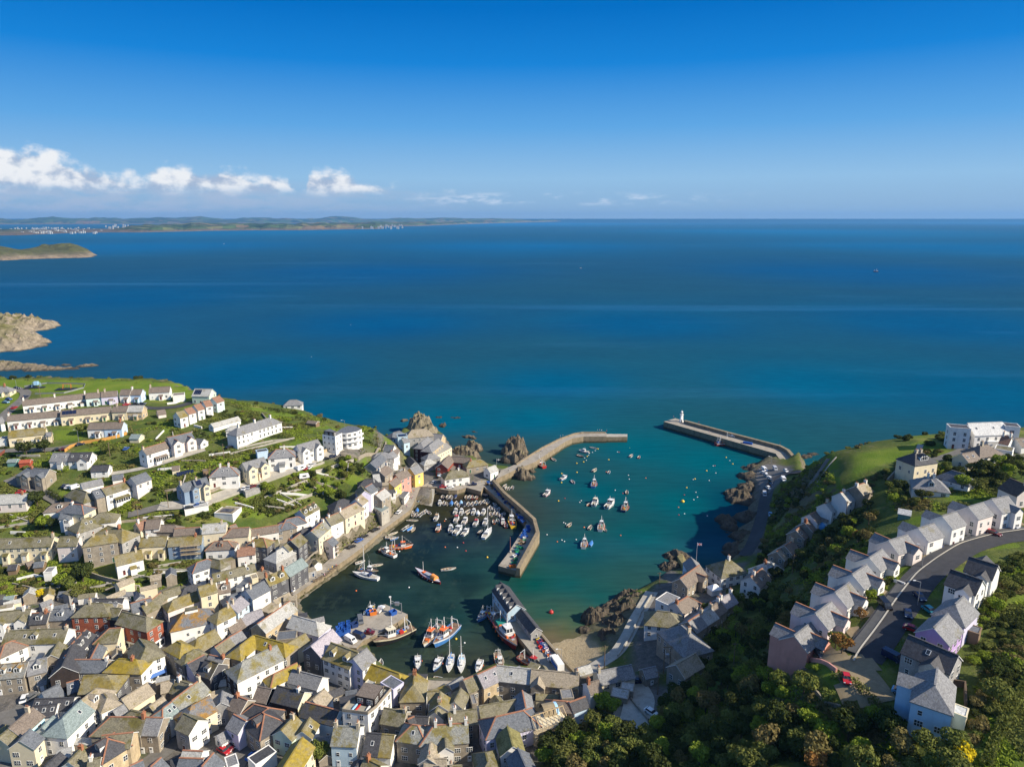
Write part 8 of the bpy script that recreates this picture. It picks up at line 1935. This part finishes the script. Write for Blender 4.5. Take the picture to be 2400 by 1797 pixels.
# blue tubs, pots and crates
def tub_mesh(m, s=1.0):
    mb = MB(); vs = [(-.6,-.5,0),(.6,-.5,0),(.6,.5,0),(-.6,.5,0),(-.68,-.58,.8),(.68,-.58,.8),(.68,.58,.8),(-.68,.58,.8),(-.58,-.48,.8),(.58,-.48,.8),(.58,.48,.8),(-.58,.48,.8),(-.55,-.45,.2),(.55,-.45,.2),(.55,.45,.2),(-.55,.45,.2)]
    mb.mesh([Vector(v)*s for v in vs], [(0,1,5,4),(1,2,6,5),(2,3,7,6),(3,0,4,7),(4,5,9,8),(5,6,10,9),(6,7,11,10),(7,4,8,11),(8,9,13,12),(9,10,14,13),(10,11,15,14),(11,8,12,15),(12,13,14,15)], m); return mb.data('fish_tub')
TUB = {c: tub_mesh(mat('tub_'+c, v, .5, .12, 1)) for c, v in dict(blue=(.025,.10,.38), navy=(.02,.045,.15), orange=(.7,.2,.03), yellow=(.75,.55,.04), red=(.5,.03,.03), green=(.03,.28,.14), white=(.7,.7,.68), brown=(.2,.14,.08)).items()}
def tub(p, c, label, group, s=1.0):
    o = link(TUB[c], 'fish_tub', None, p); o.rotation_euler = (0, 0, rv.uniform(-.3, .3)+.4); o.scale = (s, s, s); tag(o, label, 'fish tub', group)
for i, (x, y) in enumerate([(x, y) for x in range(400, 570, 34) for y in range(380, 470, 34)]):
    xx, yy = x, y + (540-x)*.32
    p = atz(720+xx*.18116, 1400+(yy+20)*.18116, 3.2)
    for lv in range(1 + (rv.random() < .9) + (rv.random() < .75) + (rv.random() < .5)): tub((p.x, p.y, 3.2+lv*.82), 'blue', "blue plastic tub in the tall stack on the jetty", "stacked blue tubs on the jetty")
for x, y, c_, lab in ((612,375,'navy',"dark blue skip beside the tub stack"), (808,210,'blue',"blue tub beside the flatbed pickup"), (852,214,'orange',"orange tub beside the flatbed pickup"), (1110,215,'blue',"blue tub by the jetty crane")): p = atz(720+x*.18116, 1400+y*.18116, 3.2); tub((p.x, p.y, 3.2), c_, lab, None, 1.9)
for i in range(46):
    f = i/45; x = 1115+(1840-1115)*f+rv.uniform(-46, 46); y = 95+(800-95)*f**1.12+rv.uniform(-36, 36)
    if f > .55: x -= 30
    p = atz(990+x*.1359, 1120+y*.1359, 3.6); tub((p.x, p.y, 3.4), rv.choice(('blue','blue','navy','blue','brown')), "blue tub or net bin lined along the shaded angled quay", "tubs along the angled quay", rv.uniform(.8, 1.3))
for i in range(34):
    f = i/33; x = 1820-(1820-1540)*f+rv.uniform(-46, 46); y = 860+(1540-860)*f+rv.uniform(-18, 18); p = atz(990+x*.1359, 1120+y*.1359, 3.6); c_ = 'blue' if f < .25 else rv.choice(('green','green','navy','white','brown','blue')) if f < .95 else 'orange'
    tub((p.x, p.y, 3.4), c_, "%s net heap or bin on the end arm of the angled quay" % c_, "net heaps on the angled quay", rv.uniform(.8, 1.4))
for i in range(58):
    f = i/57; x = 790+(1030-790)*f+rv.uniform(10, 110)*(1-f*.35); y = 800+(1140-800)*f+rv.uniform(-16, 16); p = atz(1100+x*.18116, 1340+y*.18116, 3.4); c_ = rv.choice(('red','yellow','navy','white')) if f < .4 else rv.choice(('red','orange','blue','white','navy')) if f < .85 else rv.choice(('white','red','orange'))
    tub((p.x, p.y, 3.2), c_, "%s fish box on the quay in front of the shed" % c_, "fish boxes on the fish quay", rv.uniform(.55, 1.0))
lo = empty('lorry', (0,0,3.2), 0, "white box lorry with blue side parked at the root of the fish quay", "lorry"); p = atz(1100+1130*.18116, 1340+1200*.18116, 4); q = atz(1100+1090*.18116, 1340+1140*.18116, 4); lo.location = (p.x, p.y, 3.2); lo.rotation_euler = (0,0,math.atan2(q.y-p.y, q.x-p.x))
mb = MB(); mb.box(-3.6,-1.2,.9,2.0,1.2,3.3,WP_); mb.box(-3.6,1.2,1.0,2.0,1.23,2.6,TUB['blue'].materials[0]); mb.build('box_body', lo); mb = MB(); mb.box(2.1,-1.15,.6,3.7,1.15,2.4,WP_); mb.box(3.7,-1.0,1.4,3.72,1.0,2.2,M_['glass']); mb.build('cab', lo)
for x in (-2.4, 2.9):
    for s in (-1, 1): mb = MB(); mb.tube((x,s*.9,.48),(x,s*1.2,.48),.48,.48,M_['rubber'],12); mb.build('wheel', lo)
# flags
def flag(px, py, h, kind, label, z=None):
    p = hit(px, py) if z is None else atz(px, py, z); zb = gz(p.x, p.y) if z is None else z; root = empty('flagpole', (p.x, p.y, zb), 0, label, 'flag'); mb = MB(); mb.tube((0,0,-.5),(0,0,h),.06,.04,WP_,7); mb.build('pole', root); mb = MB(); B_ = M_['black']; W_ = M_['frame']; r_ = mat('flag_red', (.5,.02,.03), .8, .05); b_ = mat('flag_blue', (.015,.04,.22), .8, .05)
    def q(x0, z0, x1, z1, m, y=0): mb.box(x0, -.012-y, h-1.5+z0, x1, .012+y, h-1.5+z1, m)
    if kind == 'cross': q(0,0,2.2,1.4,B_); q(0,.56,2.2,.84,W_,.01); q(.96,0,1.24,1.4,W_,.012)
    else:
        q(0,0,2.0,1.2,b_); 
        for s in (1, -1): mb.bar((.05,0,h-1.5+(.05 if s > 0 else 1.15)), (1.95,0,h-1.5+(1.15 if s > 0 else .05)), .06, .16, W_)
        q(0,.4,2.0,.8,W_,.03); q(.8,0,1.2,1.2,W_,.032); q(0,.48,2.0,.72,r_,.04); q(.88,0,1.12,1.2,r_,.042)
    mb.build('flag', root)
flag(1164, 1100, 7, 'cross', "black flag with a white cross by the harbour office"); flag(1632, 1310, 8, 'union', "blue red and white flag at the boathouse", 5); flag(1604, 1312, 7, 'none', "flag mast at the left corner of the boathouse", 4) if False else None
# lamp gantry and derrick on the jetty
p = atz(720+1085*.18116, 1400+190*.18116, 3.2); root = empty('jetty_crane', (p.x, p.y, 3.2), .2, "white jetty crane post with floodlight", 'crane'); mb = MB(); mb.tube((0,0,0),(0,0,6.4),.2,.12,WP_,8); mb.build('post', root); mb = MB(); mb.box(-.5,-.2,6.3,.3,.2,6.8,WP_); mb.build('floodlight', root); mb = MB(); mb.tube((0,0,5),(2.4,0,3.6),.08,.06,M_['steel'],6); mb.build('jib', root)
p = atz(720+1222*.18116, 1400+205*.18116, 3.2); root = empty('ice_gantry', (p.x, p.y, 3.2), 0, "grey gantry arm with box head at the jetty corner", 'gantry'); mb = MB(); mb.tube((0,0,0),(0,0,4.4),.16,.14,M_['steel'],8); mb.build('post', root); mb = MB(); mb.bar((0,0,4.3),(-3.8,0,4.2),.2,.3,M_['steel']); ar = mb.build('arm', root); mb = MB(); mb.box(-2.4,-.5,3.6,-.8,.5,4.8,M_['steel']); mb.build('hopper', ar)
p = atz(990+1515*.1359, 1120+1280*.1359, 3.4); root = empty('quay_post', (p.x, p.y, 3.4), 0, "tall reddish mooring post on the angled quay", 'post'); mb = MB(); mb.tube((0,0,0),(0,0,7.5),.16,.10,mat('rusty_post', (.28,.12,.09), .8, .2, 2),8); mb.build('post', root); mb = MB(); mb.lathe([(.5,0),(.6,.4),(.3,.9)], M_['pale'], 10); mb.build('base', root)
# phone kiosk, umbrella, dome, solar array, playground
p = hit(745*.1808, 1580+850*.1808); z = gz(p.x, p.y); root = empty('phone_kiosk', (p.x, p.y, z), .5, "red phone kiosk against the white corner shop", 'phone box'); rm_ = mat('kiosk_red', (.48,.03,.02), .5, .1); mb = MB(); mb.box(-.75,-.75,0,.75,.75,2.6,rm_); mb.lathe([(.9,2.6),(.8,2.85),(.1,3.0)], rm_, 4); mb.build('body', root)
for a in range(4):
    g_ = MB(); g_.poly([(-.5,-.77,.5),(.5,-.77,.5),(.5,-.77,2.3),(-.5,-.77,2.3)], M_['glass'])
    for i in range(4): g_.box(-.52,-.8,.5+.45*i,.52,-.76,.56+.45*i,rm_)
    o = g_.build('pane', root); o.rotation_euler = (0,0,R(90*a))
p = hit(1728+200*0, 1228); dm = None
p = hit(1700+1245*.18116, 1100+715*.18116, 1); root = empty('dome_shelter', (p.x, p.y, gz(p.x, p.y)), 0, "bright blue dome shelter beside a cliff row cottage", 'tent'); mb = MB(); pr = [(2.5*math.cos(a*.2244), 2.2*math.sin(a*.2244)+.2) for a in range(7)] + [(.12, 2.45)]; mb.lathe([(2.5,-.5)]+pr, mat('dome_blue', (.10,.34,.66), .5, .1), 14); mb.build('cover', root, True); MB().lathe([(.35,2.3),(.3,2.6),(.05,2.65)], WP_, 8).build('vent', root)
p = hit(720+1722*.18116, 960+838*.18116, 2.5); z = gz(p.x, p.y); root = empty('parasol', (p.x, p.y, z), 0, "blue and white parasol outside the red museum", 'parasol'); mb = MB(); mb.tube((0,0,0),(0,0,2.6),.04,.04,M_['steel'],6); mb.build('pole', root); mb = MB()
for i in range(8): a, c_ = .785*i, .785*(i+1); mb.poly([(0,0,2.7),(1.9*math.cos(a),1.9*math.sin(a),2.1),(1.9*math.cos(c_),1.9*math.sin(c_),2.1)], WP_ if i % 2 else bm('lblue'))
mb.build('canopy', root)
a = hit(360+305*.18116, 900+1200*.18116); c_ = hit(360+525*.18116, 900+1140*.18116); d = (c_-a); root = empty('solar_array', a, math.atan2(d.y, d.x), "ground-mounted solar array on the green bank", 'solar panels'); root.location.z = gz(a.x, a.y)
L = math.hypot(d.x, d.y)
for i in range(8): mb = MB(); x0 = L*i/8; mb.mesh([(x0,-.3,.5),(x0+L/8-.12,-.3,.5),(x0+L/8-.12,1.6,1.9),(x0,1.6,1.9)], [(0,1,2,3)], SOLAR); mb.bar((x0,1.5,0),(x0,1.5,1.8),.08,.08,M_['steel']); mb.build('panel', root)
for px, py, c_, lab in ((86,906,'lblue',"blue and grey climbing frame on the playing field"), (158,910,'orange',"orange swing frame on the playing field")):
    p = hit(px, py); z = gz(p.x, p.y); root = empty('play_frame', (p.x, p.y, z), .2, lab, 'play frame'); mb = MB(); mb.box(-6,-4,-.2,6,4,.1,M_['black']); mb.build('safety_surface', root); mb = MB()
    for s in (-1, 1):
        for t in (-1, 1): mb.tube((s*2.4,t*1.1,0),(s*2.2,0,2.8),.09,.09,bm(c_),6)
    mb.tube((-2.3,0,2.8),(2.3,0,2.8),.09,.09,bm(c_),6); mb.build('frame', root)
    if c_ == 'lblue': MB().box(-1.2,-1,1.2,1.2,1,3.4,bm('lblue')).build('tower', root)
    else:
        for x in (-1, 1): mb = MB(); mb.tube((x,0,2.8),(x,0,.6),.03,.03,M_['steel'],4); mb.box(x-.3,-.15,.5,x+.3,.15,.6,M_['black']); mb.build('swing_seat', root)
wall("57 907 110 899 200 901 196 910 150 922 82 924", .9, .06, M_['steel'], "low pale rail around the play area", 'rail_fence', 'fence')
# scaffold with blue tarpaulin among the bottom roofs
p = hit(1060+1240*.1808, 1520+880*.1808, 6); z = gz(p.x, p.y); root = empty('scaffolding', (p.x, p.y, z), .45, "timber-decked scaffold round a roof under repair at the bottom", 'scaffolding'); scaffold((0, -3), 12, 6.5, root)
mb = MB(); mb.box(-5,-3,-1,5,4,5,wmat('cream')); mb.build('wall', root); mb = MB()
for i in range(9): mb.bar((-5+1.25*i,-3.2,5),(-5+1.25*i,.5,7.4),.14,.2,mat('new_timber',(.50,.38,.22),.8,.2,2)); mb.bar((-5+1.25*i,4.2,5),(-5+1.25*i,.5,7.4),.14,.2,MATS['new_timber'])
mb.bar((-5.2,.5,7.5),(5.2,.5,7.5),.15,.25,MATS['new_timber']); mb.build('rafters', root)
p = hit(1060+1260*.1808, 1520+740*.1808, 7); root = empty('tarpaulin', (p.x, p.y, gz(p.x, p.y)+5), .3, "blue-edged tarpaulin tent over a roof under repair", 'tarpaulin'); mb = MB(); vs = []
for i in range(9): a = math.pi*i/8; vs += [(-2.2, 2.6*math.cos(a), 2.6*math.sin(a)), (1.4, 2.6*math.cos(a), 2.6*math.sin(a)), (2.2, 2.5*math.cos(a), 2.5*math.sin(a))]
mb.mesh(vs, [(3*i,3*i+3,3*i+4,3*i+1) for i in range(8)], mat('tan_sheet', (.30,.24,.15), .8, .2, 1)); mb.mesh(vs, [(3*i+1,3*i+4,3*i+5,3*i+2) for i in range(8)] + [tuple(3*i+2 for i in range(9))], bm('lblue')); mb.build('cover', root)
# conservatory glass roof in the bottom block, orange float by the pier
for x, y, lab, c_ in ((1540+742*.2837, 940+318*.2837, "orange pontoon float lying on the outer pier", 'orange'), (1540+748*.2837, 940+352*.2837, "blue net bin on the edge of the outer pier", 'blue')):
    p = atz(x, y, 5); o = MB().box(-3,-.8,0,3,.8,1.1,TUB[c_].materials[0]).box(-2.7,-.6,1.1,2.7,.6,1.25,TUB[c_].materials[0]).build('pontoon' if c_ == 'orange' else 'net_bin'); o.location = p; o.rotation_euler = (0,0,-.55); tag(o, lab, 'float' if c_ == 'orange' else 'bin')
# people on the quays: one continuous skinned figure, dressed by material zones, copied
def person_mesh(seed, top_c, leg_c):
    r = random.Random(seed); s = .25 if seed % 2 else .1
    V = [(0,0,.92),(0,0,1.15),(0,0,1.42),(0,.0,1.56),(0,-.02,1.70),(.1,0,.88),(.12,-s,.5),(.12,-s*.8+.04,.08),(.12,-s*.8-.14,.03),(-.1,0,.88),(-.12,s,.5),(-.12,s*1.1,.08),(-.12,s*1.1-.16,.03),(.19,0,1.40),(.24,s*.5,1.13),(.25,s*.5-.14,.88),(-.19,0,1.40),(-.24,-s*.5,1.13),(-.25,-s*.5-.14,.88)]
    E = [(0,1),(1,2),(2,3),(3,4),(0,5),(5,6),(6,7),(7,8),(0,9),(9,10),(10,11),(11,12),(2,13),(13,14),(14,15),(2,16),(16,17),(17,18)]; Rr = [.14,.13,.14,.055,.105,.09,.065,.045,.04,.09,.065,.045,.04,.065,.045,.035,.065,.045,.035]
    me = bpy.data.meshes.new('person_base'); me.from_pydata(V, E, []); o = bpy.data.objects.new('person_base', me); col.objects.link(o); m = o.modifiers.new('s', 'SKIN'); m.use_smooth_shade = True; sv = me.skin_vertices[0].data
    for i, q in enumerate(Rr): sv[i].radius = (q, q*.85)
    sv[0].use_root = True; sb = o.modifiers.new('d', 'SUBSURF'); sb.levels = sb.render_levels = 1
    dg = bpy.context.evaluated_depsgraph_get(); nm = bpy.data.meshes.new_from_object(o.evaluated_get(dg)); bpy.data.objects.remove(o); nm.name = 'person'; nm.materials.clear()
    for q in (mat('skin', (.55,.34,.24), .6, .05), mat('cloth_'+top_c, BC[top_c], .9, .1, 3), mat('cloth_'+leg_c, BC[leg_c], .9, .1, 3), mat('hair', (.06,.035,.02), .8, .2, 5)): nm.materials.append(q)
    for p in nm.polygons: c_ = p.center; p.material_index = 2 if c_.z < .9 and abs(c_.x) < .21 else 0 if c_.z < .93 and abs(c_.x) > .2 or 1.5 < c_.z < 1.7 or c_.z >= 1.5 and c_.y < -.06 and c_.z < 1.74 else 3 if c_.z >= 1.5 else 1
    return nm
PM = [person_mesh(i, a, b_) for i, (a, b_) in enumerate((('red','navy'),('white','navy'),('blue','tan'),('black','grey'),('pink','navy'),('yellow','grey')))]; PN = ['red top', 'white top and dark trousers', 'blue top and tan trousers', 'dark clothes', 'pink top', 'yellow jacket']
WHERE = [("on the breakwater", 4.6, 1000, 960, .2355, "1095 428 1115 430 1130 425 1148 420 1330 272 1355 268 1290 310 1545 238 1720 215 1740 218 1790 225 1700 216 965 500 1545 242 820 600 815 605"), ("on the promenade", 3.6, 720, 960, .18116, "1320 1170 1345 1160 1290 1265 1280 1255 1235 1300 1350 1090 1380 1065 1365 1140 1040 1450 1025 1455 940 1545 1460 1010"), ("on the lower promenade", 3.6, 500, 1300, .30015, "615 300 625 305 545 350 630 285 700 205 720 210 850 160 880 150 900 130 930 110 960 95 870 170 800 190"), ("on the outer pier", 5, 1540, 940, .2837, "135 138 345 186 515 255 430 262 940 366 1015 358"), ("by the harbour wall", 3.55, 990, 1120, .1359, "560 130 600 120 640 150 690 140 1020 90 340 120"), ("in the town street", None, 0, 1400, .18116, "2040 545 2010 560 2150 900 2180 910 2060 1030")]
for lab, z, ox, oy, k, txt in WHERE:
    n = [float(x) for x in txt.split()]
    for i in range(0, len(n), 2):
        p = atz(ox+n[i]*k, oy+n[i+1]*k, z+.1) if z is not None else hit(ox+n[i]*k, oy+n[i+1]*k, .2); zz = z if z is not None else gz(p.x, p.y); j = rv.randrange(6)
        o = link(PM[j], 'person', None, (p.x, p.y, zz+.02)); o.rotation_euler = (0, 0, rv.uniform(0, 6.28)); tag(o, "distant person with %s %s" % (PN[j], lab), 'person', 'people walking ' + lab)
# cafe tables with white tops along the lower promenade
for i, (x, y) in enumerate(((795,205),(815,195),(838,180),(860,170),(890,150),(910,140),(925,125),(945,110),(965,92))):
    p = atz(500+x*.30015, 1300+y*.30015, 3.7); root = empty('picnic_table', (p.x, p.y, 3.6), .6, "picnic table in the row on the lower promenade", 'table', 'picnic tables on the promenade'); mb = MB(); mb.box(-.9,-.4,.7,.9,.4,.76,M_['timber']); mb.build('tabletop', root)
    for s in (-1, 1): mb = MB(); mb.box(-.9,s*.75-.14,.42,.9,s*.75+.14,.47,M_['timber']); mb.build('bench', root); mb = MB(); mb.bar((s*.7,-.75,0),(s*.7,.3,.7),.08,.08,M_['timber']); mb.bar((s*.7,.75,0),(s*.7,-.3,.7),.08,.08,M_['timber']); mb.build('trestle', root)

# low terrace walls across the gardens
gw = random.Random(21); nwall = 0
for gi, t in enumerate(GARD):
    pl = [(p.x, p.y) for p in line(t)]; xs = [p[0] for p in pl]; ys = [p[1] for p in pl]; k = 0; tr = 0
    while k < (9, 9, 11, 4, 3, 10, 3)[gi] and tr < 400:
        tr += 1; x, y = gw.uniform(min(xs), max(xs)), gw.uniform(min(ys), max(ys)); a = gw.gauss(.25, .25) + (1.57 if gw.random() < .25 else 0); L = gw.uniform(6, 15)
        e = (x+L*math.cos(a), y+L*math.sin(a)); mid = ((x+e[0])/2, (y+e[1])/2)
        if not (inside(x, y, pl) and inside(*e, pl)) or any(in_foot(*q, .5) or near_road(*q) for q in ((x, y), e, mid)): continue
        k += 1; m = gw.choice((PL, ST, WW, PL)); d = [(x+(e[0]-x)*i/5, y+(e[1]-y)*i/5) for i in range(6)]; h = gw.uniform(.6, 1.2); l, r_ = offset_line(d, .22), offset_line(d, -.22); mb = MB()
        for i in range(5):
            z0, z1 = gz(*d[i]), gz(*d[i+1]); A, B, C_, D_ = l[i], l[i+1], r_[i+1], r_[i]
            mb.mesh([(*A,z0-1),(*B,z1-1),(*C_,z1-1),(*D_,z0-1),(*A,z0+h),(*B,z1+h),(*C_,z1+h),(*D_,z0+h)], [(1,0,4,5),(3,2,6,7),(5,4,7,6),(0,3,7,4),(2,1,5,6)], m)
        tag(mb.build('garden_wall'), "low pale wall terracing a hillside garden", 'wall', 'garden terrace walls on the hillside')
